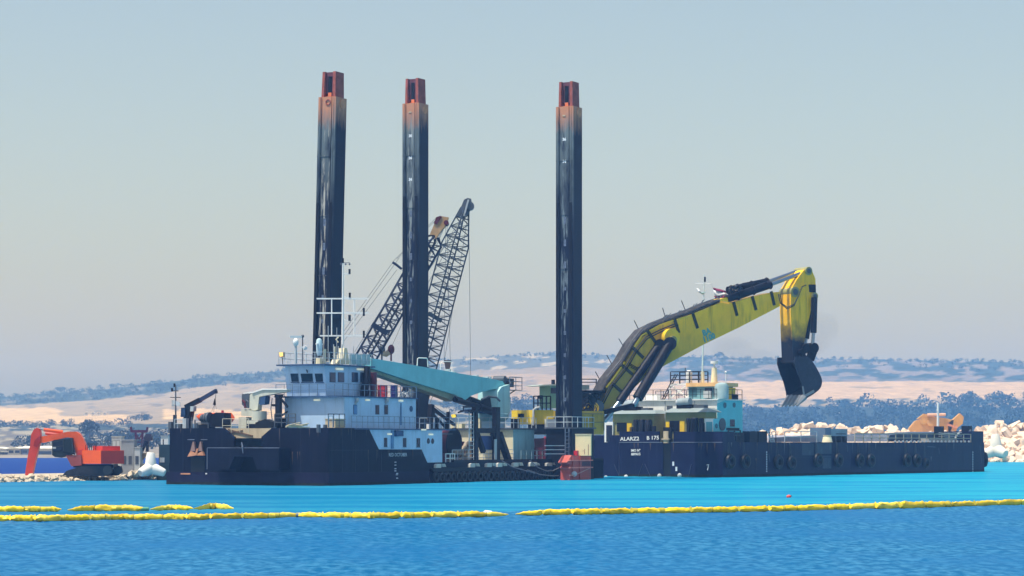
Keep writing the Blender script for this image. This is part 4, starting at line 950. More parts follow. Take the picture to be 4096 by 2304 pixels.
# ---------------- sponson that guides the right spud
a, b = F.on_y(c6(440, 745), -2.2), F.on_y(c6(935, 745), -2.2)
x0 = 46.2; x1 = 51.6; zs = 5.6
SP = thing('spud_guide', 'tall black steel guide box round the foot of the right spud', 'spud guide', F, (48.8, -.9, 0))
def ring(z0, z1, x0_, x1_, y0_, y1_, nm, m):
    B(x0_, 47.4, y0_, y1_, z0, z1).build(nm, m, SP); B(49.8, x1_, y0_, y1_, z0, z1).build(nm, m, SP); B(47.402, 49.798, y0_, -2.0, z0, z1).build(nm, m, SP); B(47.402, 49.798, .4, y1_, z0, z1).build(nm, m, SP)
ring(-.9, zs, x0, x1, -2.4, .8, 'guide_wall', M['black'])
ring(zs + .002, zs + .15, x0 - .2, x1 + .2, -2.6, 1.0, 'guide_deck', M['dgrey'])
rail(MB(), [(x0, .7, zs + .15), (x0, -2.4, zs + .15), (x1, -2.4, zs + .15), (x1, .8, zs + .15)], 1.15, 1.2, .03, (.5,)).build('railing', RAL, SP)
q = F.on_y(c6(660, 770), -2.45); ladder(MB(), (q.x, -2.47, .6), (q.x, -2.47, zs), (1, 0, 0), .9, .4, .045).build('ladder', mat('blue_grey_steel', (.10, .14, .2), .5), SP)
for yy in (935, 982, 1030): 
    q0, q1 = F.on_y(c6(405, yy), -2.5), F.on_y(c6(628, yy), -2.5); MB().beam(q0, q1, .07).build('hand_bar', RAL, SP)
# cream panel and red float moored under it
a, b = F.on_y(c6(758, 1050), -3.0), F.on_y(c6(938, 808), -3.0)
RPON = thing('red_float', 'faded red ribbed steel float moored at the dredger corner', 'float', F, (52, -3, 0))
def cf(x, y, yy=-3.6): return F.on_y(c6(x, y), yy)
MB().prism([cf(690, 1340), cf(692, 1215), cf(682, 1190), cf(705, 1160), cf(660, 1130), cf(715, 1045), cf(938, 1060), cf(938, 1340)], (0, 1.1, 0)).build('hull', M['salmon'], RPON)
for y0, y1 in ((1098, 1112), (1180, 1198)): 
    q0, q1 = cf(675, y1), cf(940, y0); B(q0.x, q1.x, -3.85, -3.602, q0.z, q1.z).build('rib', mat('pale_red_rib_paint', (.80, .25, .18), .5), RPON)
for xx in (720, 800): q0, q1 = cf(xx, 1320), cf(xx + 22, 1060); B(q0.x, q1.x, -3.72, -3.602, q0.z, q1.z).build('frame', M['salmon'], RPON)
for (xa, xb, ya, yb) in ((825, 930, 1118, 1172), ):
    q0, q1 = cf(xa, yb), cf(xb, ya); B(q0.x, q1.x, -3.63, -3.602, q0.z, q1.z).build('recess', M['maroon'], RPON)
MB().tube([cf(690, 1278, -3.9), cf(740, 1280, -3.95), cf(800, 1255, -3.95), cf(945, 1185, -3.95)], .05, 5).build('mooring_line', mat('pale_red_rope', (.5, .25, .2), .8), RPON)
MB().ell(cf(745, 1262, -3.8), (.5, .25, .3), 10, 6).build('fender_buoy', M['grey'], RPON, smooth=True)
q = cf(805, 1035); B(q.x - .2, q.x + .2, -3.4, -3.0, cf(805, 1060).z, q.z + .4).build('bollard', M['redp'], RPON)
CP = thing('cream_container', 'cream steel box standing on the red float', 'container', F, (a.x, -3, a.z))
zfl = cf(800, 1052).z
wa, wb = F.w((a.x, -3.0, 0)), F.w((b.x, -3.0, 0)); dcp = wa.y; hw = 180 / 2.898 / FPX * dcp
CPF = Frame(wa.x, dcp, R(-8)); CP.location = CPF.w((0, 0, zfl)); CP.rotation_euler.z = CPF.rz; BASE[CP.name] = (0, 0, zfl)
B(0, hw, 0, .85, zfl + .01, b.z).build('body', mat('bright_cream_paint', (.90, .74, .40), .55, var=.06), CP)
B(-.05, hw + .05, -.05, .9, b.z, b.z + .07).build('lid', M['cream'], CP)
for xx, y0, y1 in ((862, 975, 1035), (905, 920, 1045), (845, 990, 1000)): q0, q1 = CPF.on_y(c6(xx, y1), 0), CPF.on_y(c6(xx + 6, y0), 0); B(q0.x, q1.x, -.02, 0, q0.z, q1.z).build('rust_run', M['rustdark'], CP)
# slack mooring ropes along the pontoon side
for lbl, pts in (('upper slack mooring rope hanging on the pontoon side', ((1960, 975, c4), (2100, 1060, c4), (2240, 1100, c4), (2415, 1150, c4), (200, 1215, c6), (350, 1270, c6), (500, 1285, c6), (620, 1280, c6))), ('shorter slack mooring rope near the red float', ((230, 1110, c6), (330, 1190, c6), (420, 1228, c6), (500, 1225, c6), (570, 1190, c6), (640, 1060, c6)))):
    tag(MB().tube([F.on_y(q[2](q[0], q[1]), -.75) for q in pts], .05, 5).build('mooring_rope', mat('grey_rope', (.16, .16, .18), .8), None, frame=F, base=tuple(F.on_y(pts[0][2](*pts[0][:2]), -.75))), lbl, 'rope')
# red underframe blocks and yellow house of the big digger come next

# ================================================================== poop gear at the left
XP = 3.0
def pc(x, y, xx=XP): return F.on_x(c2(x, y), xx)
ZP = Z1 - .45
# signal post at the far corner
t = thing('signal_post', 'small black signal post with lamps at the left corner of the poop', 'post', F, (1.0, pc(182, 660, 1.0).y, ZP))
q = pc(182, 600, 1.0); MB().cyl((1, q.y, ZP), (1, q.y, pc(182, 175, 1).z), .09, .06, 8).build('pole', M['dgrey'], t)
def hbar(xa, xb, y, x=1.0):
    a, b = pc(xa, y, x), pc(xb, y, x); return MB().beam(a, b, .07)
hbar(120, 240, 318).build('cross_bar', M['black'], t); hbar(132, 212, 242).build('cross_bar', M['black'], t)
for x, y in ((140, 232), (168, 180)): q = pc(x, y, 1); MB().cyl(q - Vector((0, 0, .15)), q + Vector((0, 0, .2)), .1, n=8).build('lamp', M['black'], t)
MB().prism([pc(*p, .95) for p in ((135, 345), (232, 370), (232, 425), (160, 400), (135, 425))], (.06, 0, 0)).build('pennant', M['grey'], t)
mb = MB(); [mb.box(1, 1.1, q.y - .12, q.y + .12, q.z - .06, q.z + .06) for q in (pc(150, 380, 1), pc(150, 415, 1), pc(205, 410, 1))]; mb.build('lantern_rack', M['white'], t)
# black derrick crane
t = thing('davit_crane', 'small black telescopic crane with raised boom on the poop', 'crane', F, (2, pc(315, 660, 2).y, ZP))
q = pc(315, 640, 2); MB().cyl((2, q.y, ZP), (2, q.y, pc(315, 550, 2).z), .38, n=12).build('post', M['black'], t, smooth=True)
MB().prism([pc(*p, 1.7) for p in ((270, 585), (285, 440), (340, 425), (362, 470), (340, 590))], (.6, 0, 0)).build('turret', M['black'], t)
MB().prism([pc(*p, 1.6) for p in ((238, 545), (243, 438), (288, 435), (292, 540))], (.5, 0, 0)).build('power_pack', M['bluetrim'], t)
MB().prism([pc(*p, 1.6) for p in ((348, 480), (352, 420), (390, 420), (385, 480))], (.5, 0, 0)).build('counter_box', M['grey'], t)
MB().beam(pc(300, 430, 2), pc(470, 345, 2), .42, .42).build('boom', M['black'], t); MB().beam(pc(470, 345, 2), pc(655, 238, 2), .30, .34).build('boom_extension', mat('navy_boom_paint', (.02, .03, .075), .4), t)
MB().beam(pc(652, 240, 2), pc(652, 272, 2), .12, .3).build('boom_head', M['black'], t)
MB().beam(pc(650, 265, 2), pc(640, 340, 2), .035).build('wire', M['black'], t)
MB().tube([pc(638, 330, 2), pc(630, 400, 2), pc(644, 405, 2)], [.05, .16, .05], 6).build('hook', M['black'], t)
for x1_, y1_ in ((598, 480), (622, 490), (660, 450)): MB().beam(pc(632, 400, 2), pc(x1_, y1_, 3), .025).build('sling', M['dgrey'], t)
# orange rescue boat and its cradle
t = thing('rescue_boat', 'small orange rescue boat lying on the poop under the black crane', 'boat', F, (3.4, pc(640, 600, 3.4).y, ZP))
XR = 3.4
yl, yr = pc(428, 535, XR), pc(838, 540, XR)
loft = []
MB().tube([yl, pc(470, 548, XR), pc(560, 555, XR), pc(700, 555, XR), pc(820, 552, XR), yr], [.08, .38, .5, .55, .5, .35], 12).build('hull', M['orange'], t, smooth=True)
MB().tube([pc(735, 530, XR), pc(760, 518, XR), pc(800, 516, XR), pc(812, 532, XR)], .16, 8).build('roll_bar', M['orange'], t, smooth=True)
MB().cyl(pc(725, 500, XR), pc(725, 468, XR), .13, n=8).build('light', M['redp'], t)
for x in (520, 770): a = pc(x, 585, XR); B(XR - .5, XR + .5, a.y - .12, a.y + .12, ZP + .002, a.z + .1).build('cradle', M['tan'], t)
# dark winch group
t = thing('anchor_winch', 'dark anchor winch with round drum at the left of the poop', 'winch', F, (1.8, pc(600, 650, 1.8).y, ZP))
MB().prism([pc(*p, 1.4) for p in ((570, 660), (580, 560), (590, 515), (650, 492), (735, 498), (735, 660))], (1.3, 0, 0)).build('gear_case', M['black'], t)
for x, r_ in ((500, .42), (540, .55), (572, .6)): q = pc(x, 560, 1.8); MB().cyl((1.8, q.y - .1, q.z), (1.8, q.y + .12, q.z), r_, n=18).build('drum', M['dgrey'], t, smooth=True)
B(1.3, 2.4, pc(600, 650, 1.8).y, pc(480, 650, 1.8).y, ZP + .002, pc(500, 630, 1.8).z).build('bed', M['black'], t)
mb = MB()
for x, y in ((370, 545), (405, 580), (435, 625)): q = pc(x, y, .6); mb.beam((.6, q.y, ZP), (.6, q.y, q.z), .1)
mb.build('stanchions', M['dgrey'], D)
for xa, xb, yt in ((95, 130, 600), (150, 160, 520), (205, 240, 620), (260, 300, 560)): a, b = pc(xa, 662, .7), pc(xb, yt, .7); B(.7, 1.2, a.y, b.y, ZP + .002, b.z).build('bollard', M['dgrey'] if xa != 260 else M['grey'], D)
rail(MB(), [(.4, pc(425, 660, .4).y, ZP + .2), (.4, pc(560, 660, .4).y, ZP + .2)], .75, 1.5, .05, ()).build('railing', M['dgrey'], D)
# white knuckle crane
XK = 4.0
def pk(x, y): return F.on_x(c2(x, y), XK)
t = thing('knuckle_crane', 'cream white folded crane beside the bridge on the poop', 'crane', F, (XK, pk(1050, 650).y, ZP))
GW = mat('grey_white_crane_paint', (.56, .57, .47), .5, var=.08, streak=(.3, .27, .2), samt=.35)
MB().prism([pk(*p) for p in ((910, 675), (910, 545), (1000, 545), (1000, 675))], (1.2, 0, 0)).build('pedestal', GW, t)
MB().prism([pk(*p) for p in ((940, 530), (940, 450), (1060, 450), (1070, 540))], (1.4, 0, 0)).build('turntable', GW, t)
MB().prism([pk(*p) for p in ((1035, 470), (1040, 285), (1100, 262), (1120, 330), (1120, 470))], (.9, 0, 0)).build('tower', GW, t)
MB().prism([pk(*p) for p in ((948, 400), (948, 280), (1030, 268), (1030, 440), (990, 440))], (.5, 0, 0)).build('elbow_arm', M['dgrey'], t)
MB().prism([pk(*p) for p in ((965, 265), (1060, 250), (1060, 270), (970, 280))], (1.0, 0, 0)).build('elbow_cover', M['white'], t)
MB().prism([F.on_x(c2(*p), XK - .1) for p in ((1060, 262), (1185, 220), (1470, 222), (1470, 252), (1330, 275), (1150, 310), (1130, 460), (1100, 465), (1095, 290))], (.7, 0, 0)).build('boom', GW, t)
MB().prism([F.on_x(c2(*p), XK - .2) for p in ((1060, 256), (1185, 214), (1470, 216), (1470, 230), (1190, 230), (1062, 272))], (.9, 0, 0)).build('boom_top_plate', M['white'], t)
MB().prism([F.on_x(c2(*p), XK - .3) for p in ((1145, 390), (1165, 320), (1225, 300), (1215, 395), (1165, 405))], (.8, 0, 0)).build('motor', M['bluetrim'], t)
MB().tube([pk(960, 350), pk(985, 380), pk(990, 440)], .13, 7).build('hose', M['maroon'], t); MB().tube([pk(1000, 350), pk(1025, 370), pk(1025, 430)], .1, 7).build('hose', M['dgrey'], t)
MB().cyl(pk(1150, 580), pk(1150, 478), .75, n=16).build('column', GW, t, smooth=True)
B(XK - .8, XK + .8, pk(1190, 590).y, pk(1060, 590).y, ZP + .002, pk(1100, 585).z).build('base', GW, t)
MB().prism([F.on_x(c2(*p), XK - .9) for p in ((1105, 680), (1105, 610), (1215, 570), (1310, 605), (1310, 665))], (.9, 0, 0)).build('tarpaulin', M['rubber'], t)
MB().prism([F.on_x(c2(*p), XK - .9) for p in ((1000, 675), (1005, 625), (1104, 625), (1104, 675))], (.7, 0, 0)).build('black_cabinet', M['black'], t)
# boom rest post left of the house
t = thing('boom_rest', 'black braced post carrying the small crane boom beside the house', 'post', F, (4.4, pk(1360, 650).y, ZP))
MB().prism([pk(*p) for p in ((1335, 600), (1335, 320), (1325, 285), (1410, 280), (1390, 320), (1388, 600))], (.4, 0, 0)).build('post', DK, t)
MB().beam(pk(1390, 320), pk(1480, 430), .18).build('brace', DK, t); MB().beam(pk(1480, 480), pk(1410, 530), .14).build('brace', DK, t)
MB().prism([pk(*p) for p in ((1282, 395), (1385, 395), (1350, 425), (1300, 420))], (.4, 0, 0)).build('bracket', DK, t)
MB().tube([pk(1300, 325), pk(1285, 450), pk(1300, 580)], .05, 5).build('cable', M['dgrey'], t)
mb = MB(); rail(mb, [F.on_x(c2(1330, 660), 2.6), F.on_x(c2(1570, 660), 2.6)], 1.25, .8, .04, (.35, .7)); mb.build('railing', M['dgrey'], D)
B(4.2, 4.9, pk(1400, 660).y, pk(1330, 660).y, ZP + .002, pk(1360, 560).z).build('base', DK, t)

# ================================================================== lattice crawler cranes on a work pontoon beyond the dredger
PN = thing('work_pontoon', 'flat dark work pontoon behind the dredger carrying the crawler cranes', 'pontoon', F, (58, 33, 0))
B(46, 74, 23.5, 44, -.8, 1.6).build('hull', M['hull'], PN); B(45.9, 74.1, 23.4, 44.1, 1.602, 1.75).build('deck', M['dgrey'], PN)
def lattice(t, p0, p1, w, taper0, taper1, n, side, chordm, lacem, r=.075, rl=.04):
    p0, p1 = Vector(p0), Vector(p1); ax = (p1 - p0).normalized(); sd = Vector(side); sd = (sd - ax * sd.dot(ax)).normalized(); up = sd.cross(ax)
    def wd(f): return w * min(1, .25 + f / taper0 if f < taper0 else 1, .3 + (1 - f) / taper1 if 1 - f < taper1 else 1)
    def pt(f, i, j): return p0.lerp(p1, f) + (sd * i + up * j) * wd(f) / 2
    fr = sorted({0, taper0 * .75, 1 - taper1 * .7, 1})
    for i in (-1, 1):
        for j in (-1, 1): MB().tube([pt(f, i, j) for f in fr], r, 6).build('chord', chordm, t)
    mb = MB()
    for k in range(n):
        f0, f1 = k / n, (k + 1) / n; a = 1 if k % 2 else -1
        for i in (-1, 1): mb.beam(pt(f0, i, a), pt(f1, i, -a), rl * 2); mb.beam(pt(f0, a, i), pt(f1, -a, i), rl * 2)
        if k % 2 == 0:
            for i in (-1, 1): mb.beam(pt(f0, i, -1), pt(f0, i, 1), rl * 2); mb.beam(pt(f0, -1, i), pt(f0, 1, i), rl * 2)
    mb.build('lacing', lacem, t)
    return pt
def at(p, d): return Vector(((p[0] - 2048) / FPX * d, d, EYE + (HZ - p[1]) / FPX * d))
def crawler(t, c0, m):
    c0 = Vector(c0)
    for s in (-1, 1):
        MB().prism([c0 + Vector((x, s * 2.4, z)) for x, z in ((-4, .5), (-3.6, 0), (3.6, 0), (4, .5), (3.6, 1.1), (-3.6, 1.1))], (0, s * 1.0, 0)).build('track', M['black'], t)
    B(c0.x - 4.2, c0.x + 2.6, c0.y - 1.7, c0.y + 1.7, c0.z + 1.25, c0.z + 3.4).build('house', m, t)
    B(c0.x - 5.2, c0.x - 4.21, c0.y - 1.9, c0.y + 1.9, c0.z + 1.2, c0.z + 2.9).build('counterweight', M['dgrey'], t)
    B(c0.x + .9, c0.x + 2.8, c0.y - 2.9, c0.y - 1.71, c0.z + 1.25, c0.z + 3.3).build('cab', m, t)
    B(c0.x + 1.3, c0.x + 2.5, c0.y - 2.93, c0.y - 2.902, c0.z + 2.1, c0.z + 3.1).build('cab_window', M['glass'], t)
    MB().cyl(c0 + Vector((0, 0, .6)), c0 + Vector((0, 0, 1.248)), 1.3, n=16).build('slew_ring', M['dgrey'], t)
LB = mat('dark_blue_lattice', (.008, .016, .045), .5)
d1 = 300.
f1 = at(cK(-250, 1890), d1); f1.z = 3.6; tip1 = at(cK(800, 300), d1)
T1 = thing('crawler_crane', 'dark blue lattice boom crane with tan boom head, left of the two', 'crane', WORLD, (f1.x - 2, d1, 1.75), 'lattice boom cranes behind the dredger')
crawler(T1, (f1.x - 2.2, d1, 1.75), M['bluetrim'])
ax = (tip1 - f1).normalized(); seg = f1.lerp(tip1, .955)
pt = lattice(T1, f1, seg, 1.75, .12, .04, 40, (0.85, .52, 0), LB, LB, .14, .05)
hd = Vector((0, 0, 0))
MB().prism([at(cK(*p), d1 - .8) for p in ((700, 372), (735, 290), (760, 225), (800, 216), (858, 226), (830, 300), (800, 330), (752, 405), (742, 372))], (0, 1.6, 0)).build('boom_head', mat('rusty_tan_paint', (.46, .27, .12), .6, var=.2), T1)
MB().prism([at(cK(*p), d1 - .9) for p in ((735, 275), (755, 225), (790, 213), (802, 222), (760, 285))], (0, 1.8, 0)).build('head_plate', M['maroon'], T1)
q = at(cK(838, 270), d1 - 1); MB().cyl(q, q + Vector((0, 2, 0)), .3, n=16).build('sheave', M['maroon'], T1, smooth=True)
q = at(cK(285, 1150), d1); mb = MB(); mb.beam(at(cK(225, 1110), d1 - 1.2), at(cK(350, 1190), d1 - 1.2), .7, .6).beam(at(cK(240, 1130), d1 + 1.3), at(cK(370, 1180), d1 + 1.3), .4, .4); mb.build('boom_joint', LB, T1)
WR = mat('wire_rope', (.10, .12, .14), .6)
for (a, b) in (((395, 600), (-60, 1240)), ((450, 560), (-40, 1250)), ((430, 660), (-30, 1280)), ((390, 600), (760, 225)), ((430, 570), (770, 230)), ((470, 720), (80, 1340)), ((835, 290), (820, 1420)), ((845, 280), (872, 1420)), ((810, 330), (310, 1300)), ((815, 330), (390, 1290)), ((825, 300), (300, 1310)), ((1010, 200), (690, 650)), ((1000, 190), (690, 640))):
    MB().beam(at(cK(*a), d1), at(cK(*b), d1), .045).build('pendant_wire', WR, T1)
MB().tube([at(cK(395, 600), d1), at(cK(420, 615), d1), at(cK(470, 655), d1)], .16, 6).build('spreader', LB, T1)
for x, m_ in ((305, M['dgrey']), (382, M['maroon'])):
    q = at(cK(x, 1320), d1); h_ = MB().ell(q, (.42, .35, .6), 12, 8).build('hook_block', m_, T1, smooth=True); MB().beam(q + Vector((0, 0, -.5)), q + Vector((0, 0, -1.4)), .2).build('hook', m_, h_)
q0, q1 = at(cK(315, 1352), d1), at(cK(365, 1340), d1); MB().tube([q0, (q0 + q1) / 2 + Vector((0, 0, -.2)), q1], .35, 8).build('sling_bundle', M['tan'], T1, smooth=True)
MB().prism([at(cK(*p), d1) for p in ((820, 1410), (880, 1408), (868, 1475), (856, 1500), (838, 1500), (830, 1475))], (0, .7, 0)).build('hook_block', mat('brown_block', (.08, .055, .045), .6), T1)
d2 = 306.
tip2 = at(cK(1012, 80), d2); f2 = at(cK(470, 1890), d2); f2.z = 3.6
T2 = thing('crawler_crane', 'steep grey lattice boom crane right of the middle spud', 'crane', WORLD, (f2.x - 2, d2, 1.75), 'lattice boom cranes behind the dredger')
crawler(T2, (f2.x - 2.2, d2, 1.75), M['dgrey'])
LG = mat('grey_green_lattice', (.02, .035, .055), .5)
pt = lattice(T2, f2, f2.lerp(tip2, .965), 2.4, .15, .22, 48, (.8, .6, 0), LG, LG, .095, .042)
MB().prism([at(cK(*p), d2 - .5) for p in ((920, 215), (965, 130), (985, 80), (1015, 66), (1045, 72), (1050, 110), (1040, 160), (1015, 205), (975, 215))], (0, 1.0, 0)).build('boom_head', M['dgrey'], T2)
MB().beam(at(cK(1022, 80), d2 - .7), at(cK(985, 215), d2 - .7), .3, .2).build('head_strut', M['grey'], T2)
q = at(cK(1036, 130), d2 - .7); MB().cyl(q, q + Vector((0, 1.4, 0)), .5, n=16).build('sheave', M['dgrey'], T2, smooth=True)
for (a, b) in (((1025, 190), (1040, 1560)), ((1020, 200), (820, 1430)), ((1005, 200), (690, 670)), ((1012, 190), (560, 1000)), ((850, 760), (858, 1000))):
    MB().beam(at(cK(*a), d2), at(cK(*b), d2), .05).build('pendant_wire', WR, T2)
q = at(cK(757, 1055), d2); mb = MB(); mb.beam(at(cK(690, 1020), d2 - 1.4), at(cK(800, 1085), d2 - 1.4), .5, .5); mb.build('boom_joint', LG, T2)
# ================================================================== the big yellow backhoe at the far end of the dredger
ec = F.w((55., 3., 0)); FE = Frame(ec.x, ec.y, R(30))
def e(x, y, yy=-1.0): return FE.on_y(cE(x, y), yy)
E = thing('backhoe', 'huge yellow backhoe digger with raised boom on the dredger deck', 'excavator', FE, (0, 0, Z0))
# pedestal and house
MB().cyl((0, 0, Z0), (0, 0, 4.6), 2.6, n=26).build('pedestal', M['maroon'], E, smooth=True)
B(-4.4, -1.2, -3.2, 2.0, Z0 + .002, 4.55).build('pedestal_step', M['maroon'], E); B(-4.45, -1.2, -3.25, -2.9, 4.55, 4.75).build('pedestal_edge_light', mat('sunlit_maroon_tint', (.62, .05, .10), .5), E)  # pink strip paints the sunlight on the step's top edge
FS = F
def h6(x, y, yy): return F.on_y(c6(x, y), yy)
# house boxes are square to the dredger here: left block, white tank, right block behind the spud
HF = thing('x', 'x', 'x') if False else None
def ebox(nm, cr_, x0, y0, x1, y1, yy, dep, m, par=E, face=None):
    a, b = FE.on_y(cr_(x0, y1), yy), FE.on_y(cr_(x1, y0), yy)
    return B(a.x, b.x, yy, yy + dep, a.z, b.z).build(nm, m, par)
ebox('engine_house', c6, 287, 522, 505, 685, -2.6, 5.2, mat('sunlit_yellow_paint', (.80, .56, .01), .4, var=.06, streak=(.5, .35, .02), samt=.3))  # left block: sunlight put into the yellow
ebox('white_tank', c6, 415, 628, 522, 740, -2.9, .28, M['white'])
ebox('main_frame', c6, 520, 535, 1088, 805, -2.4, 4.8, mat('shaded_yellow_paint', (.52, .36, .03), .5, var=.15, streak=(.15, .13, .02), samt=.5))  # same yellow, darkened to olive to paint in the right side's shade
ebox('lower_frame', c6, 440, 690, 1000, 800, -2.2, 4.4, M['black'])
# cab with visor roof
a = FE.on_y(c6(465, 500), 1.0)
ebox('cab', c6, 466, 232, 560, 500, .5, 2.4, mat('teal_cab_paint', (.12, .28, .27), .5), E)
ebox('cab_window', c6, 475, 265, 552, 330, .45, .048, M['glass'])
MB().prism([FE.on_y(c6(*p), .3) for p in ((305, 240), (400, 228), (560, 222), (560, 240), (400, 245))], (0, 2.8, 0)).build('cab_roof', mat('pale_green_roof', (.40, .48, .42), .5), E)
ebox('roof_lamp', c6, 500, 170, 522, 222, .8, .4, M['black'])
ebox('rear_cabin_roof', c6, 830, 232, 920, 285, 1.2, 2.2, mat('pale_green_roof', (.40, .48, .42), .5))
rail(MB(), [FE.on_y(c6(275, 522), -2.6), FE.on_y(c6(470, 522), -2.6)], 1.55, .55, .06, (.5,)).build('railing', M['black'], E)
rail(MB(), [FE.on_y(c6(830, 235), 1.0), FE.on_y(c6(1000, 235), 1.0)], .7, 1.5, .05, (.5,)).build('railing', M['black'], E)
rail(MB(), [FE.on_y(c6(830, 760), -2.6), FE.on_y(c6(1090, 760), -2.6)], 1.9, 1.6, .045, (.5,)).build('railing', mat('olive_railing', (.2, .18, .05), .5), E)
MB().tube([FE.on_y(c6(270, 700), -2.7), FE.on_y(c6(272, 520), -2.7), FE.on_y(c6(300, 498), -2.7), FE.on_y(c6(340, 490), -2.7)], .13, 7).build('exhaust_pipe', M['grey'], E, smooth=True)
q = FE.on_y(c6(365, 372), -2); B(q.x - .2, q.x + .2, -2, -1.6, q.z - .2, q.z + .2).build('lamp', M['black'], E); MB().beam((q.x, -1.8, q.z - .2), (q.x, -1.8, q.z - 1.0), .06).build('lamp_post', M['black'], E)
# black machinery and hoses round the boom foot
mb = MB(); r_ = random.Random(8)
for i in range(26):
    x = r_.uniform(835, 1010); y = r_.uniform(330, 530); q = FE.on_y(c6(x, y), r_.uniform(-1.6, .6))
    mb.ell(q, (r_.uniform(.3, .7), .4, r_.uniform(.2, .5)), 8, 5)
mb.build('hydraulic_machinery', M['rubber'], E)
mb = MB()
for i in range(9): mb.tube([FE.on_y(c6(830, 340 + i * 20), -1.7), FE.on_y(c6(900, 330 + i * 14 + r_.uniform(-20, 20)), -1.9), FE.on_y(c6(960, 370 + i * 16), -1.8), FE.on_y(c6(1010 + r_.uniform(-20, 20), 420 + i * 10), -1.6)], .10, 6)
mb.build('hoses', M['black'], E)
ebox('walkway', c6, 830, 295, 1110, 322, -1.9, 3.6, M['black'])
for i, (x, y) in enumerate(((925, 505), (965, 500), (955, 520))): MB().torus(FE.on_y(c6(x, y), -1.6), (.3, 1, .1), .62, .07, 14, 6).build('yellow_ring', M['yellowb'], E)
q = e(160, 1290, -1.7); MB().cyl((q.x, -1.7, q.z), (q.x, 1.7, q.z), .8, n=20).build('boom_foot_pin', M['dgrey'], E, smooth=True)
MB().prism([e(*p, -1.5) for p in ((20, 1420), (100, 1300), (150, 1240), (200, 1290), (210, 1449), (20, 1449))], (0, 3.0, 0)).build('boom_bracket', M['khaki'], E)
# boom
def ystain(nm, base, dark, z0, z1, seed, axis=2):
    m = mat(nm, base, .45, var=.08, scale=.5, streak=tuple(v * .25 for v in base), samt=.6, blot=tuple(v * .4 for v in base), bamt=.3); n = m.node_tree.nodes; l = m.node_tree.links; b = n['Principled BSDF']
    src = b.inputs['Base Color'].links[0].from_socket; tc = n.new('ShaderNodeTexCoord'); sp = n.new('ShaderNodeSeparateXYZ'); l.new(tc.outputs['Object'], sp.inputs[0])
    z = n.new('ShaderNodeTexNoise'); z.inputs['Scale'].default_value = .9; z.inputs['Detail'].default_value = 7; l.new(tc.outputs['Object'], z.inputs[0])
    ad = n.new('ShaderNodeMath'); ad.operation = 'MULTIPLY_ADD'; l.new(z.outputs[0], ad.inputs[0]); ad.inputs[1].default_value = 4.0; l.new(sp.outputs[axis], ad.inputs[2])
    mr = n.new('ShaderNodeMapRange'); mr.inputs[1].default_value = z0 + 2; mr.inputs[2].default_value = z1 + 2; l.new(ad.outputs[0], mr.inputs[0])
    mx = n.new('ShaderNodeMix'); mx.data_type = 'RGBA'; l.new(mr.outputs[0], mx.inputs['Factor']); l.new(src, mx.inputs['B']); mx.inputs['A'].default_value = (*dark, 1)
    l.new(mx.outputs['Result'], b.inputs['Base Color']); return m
BW = 2.0
near = [(190, 1330), (200, 1235), (262, 1090), (385, 935), (475, 775), (535, 690), (595, 645), (700, 582), (830, 527), (1000, 468), (1130, 415), (1240, 370), (1300, 385), (1520, 322), (1680, 288), (1755, 278), (1755, 405), (1700, 435), (1400, 590), (1080, 745), (900, 842), (710, 945), (560, 1040), (440, 1160), (330, 1250), (215, 1338)]
zq = e(500, 1000).z
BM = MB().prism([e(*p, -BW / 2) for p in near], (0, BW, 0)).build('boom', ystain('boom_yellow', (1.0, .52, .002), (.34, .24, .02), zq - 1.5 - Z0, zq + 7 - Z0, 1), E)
# bright flange strip along the outer edge
strip = [(262, 1076), (345, 960), (388, 895)], [(468, 768), (540, 660), (582, 640)], [(605, 625), (700, 570), (815, 530)], [(855, 520), (975, 486)], [(225, 1120), (262, 1075)]
for s_ in strip:
    for a, b in zip(s_, s_[1:]): MB().beam(e(*a, -BW / 2 + .12), e(*b, -BW / 2 + .12), .34, .16).build('edge_flange', M['yellowb'], BM)
# hose bed on the back of the boom
top = [(165, 1200), (250, 1040), (375, 885), (470, 720), (560, 612), (690, 548), (830, 492), (1000, 432), (1130, 375), (1230, 345)]
HB_ = mat('hose_bed', (.035, .033, .036), .6, var=.5, scale=2, streak=(.16, .15, .13), samt=.5)
for k in range(7):
    mb = MB(); mb.tube([e(p[0], p[1] + 14, -BW / 2) + Vector((0, .14 + k * .285, .05)) for p in top], .17, 6); mb.build('hose', HB_, BM)
mb = MB(); r_ = random.Random(12)
for i in range(40):
    f = r_.random() * (len(top) - 1.01); i0 = int(f); a = Vector((*top[i0], 0)).lerp(Vector((*top[i0 + 1], 0)), f - i0)
    p = e(a.x + r_.uniform(-8, 8), a.y + r_.uniform(-2, 10), -BW / 2) + Vector((0, r_.uniform(.1, 1.8), 0)); q = p + Vector((r_.uniform(.2, 1.0), r_.uniform(-.2, .2), r_.uniform(.1, .7))); MB().beam(p, q, .09, .05).build('hose_clamp', M['dgrey'], BM)
MB().tube([e(p[0] - 14, p[1] - 14, -.6) for p in top[1:]], .05, 5).build('top_rail', M['dgrey'], BM)
for p, q in (((475, 530), (512, 605)), ((340, 690), (382, 760)), ((235, 835), (277, 910)), ((135, 980), (168, 1040)), ((725, 420), (748, 500)), ((890, 355), (924, 440))):
    MB().beam(e(*p, 0), e(*q, 0), .07).build('rail_stanchion', M['black'], BM)
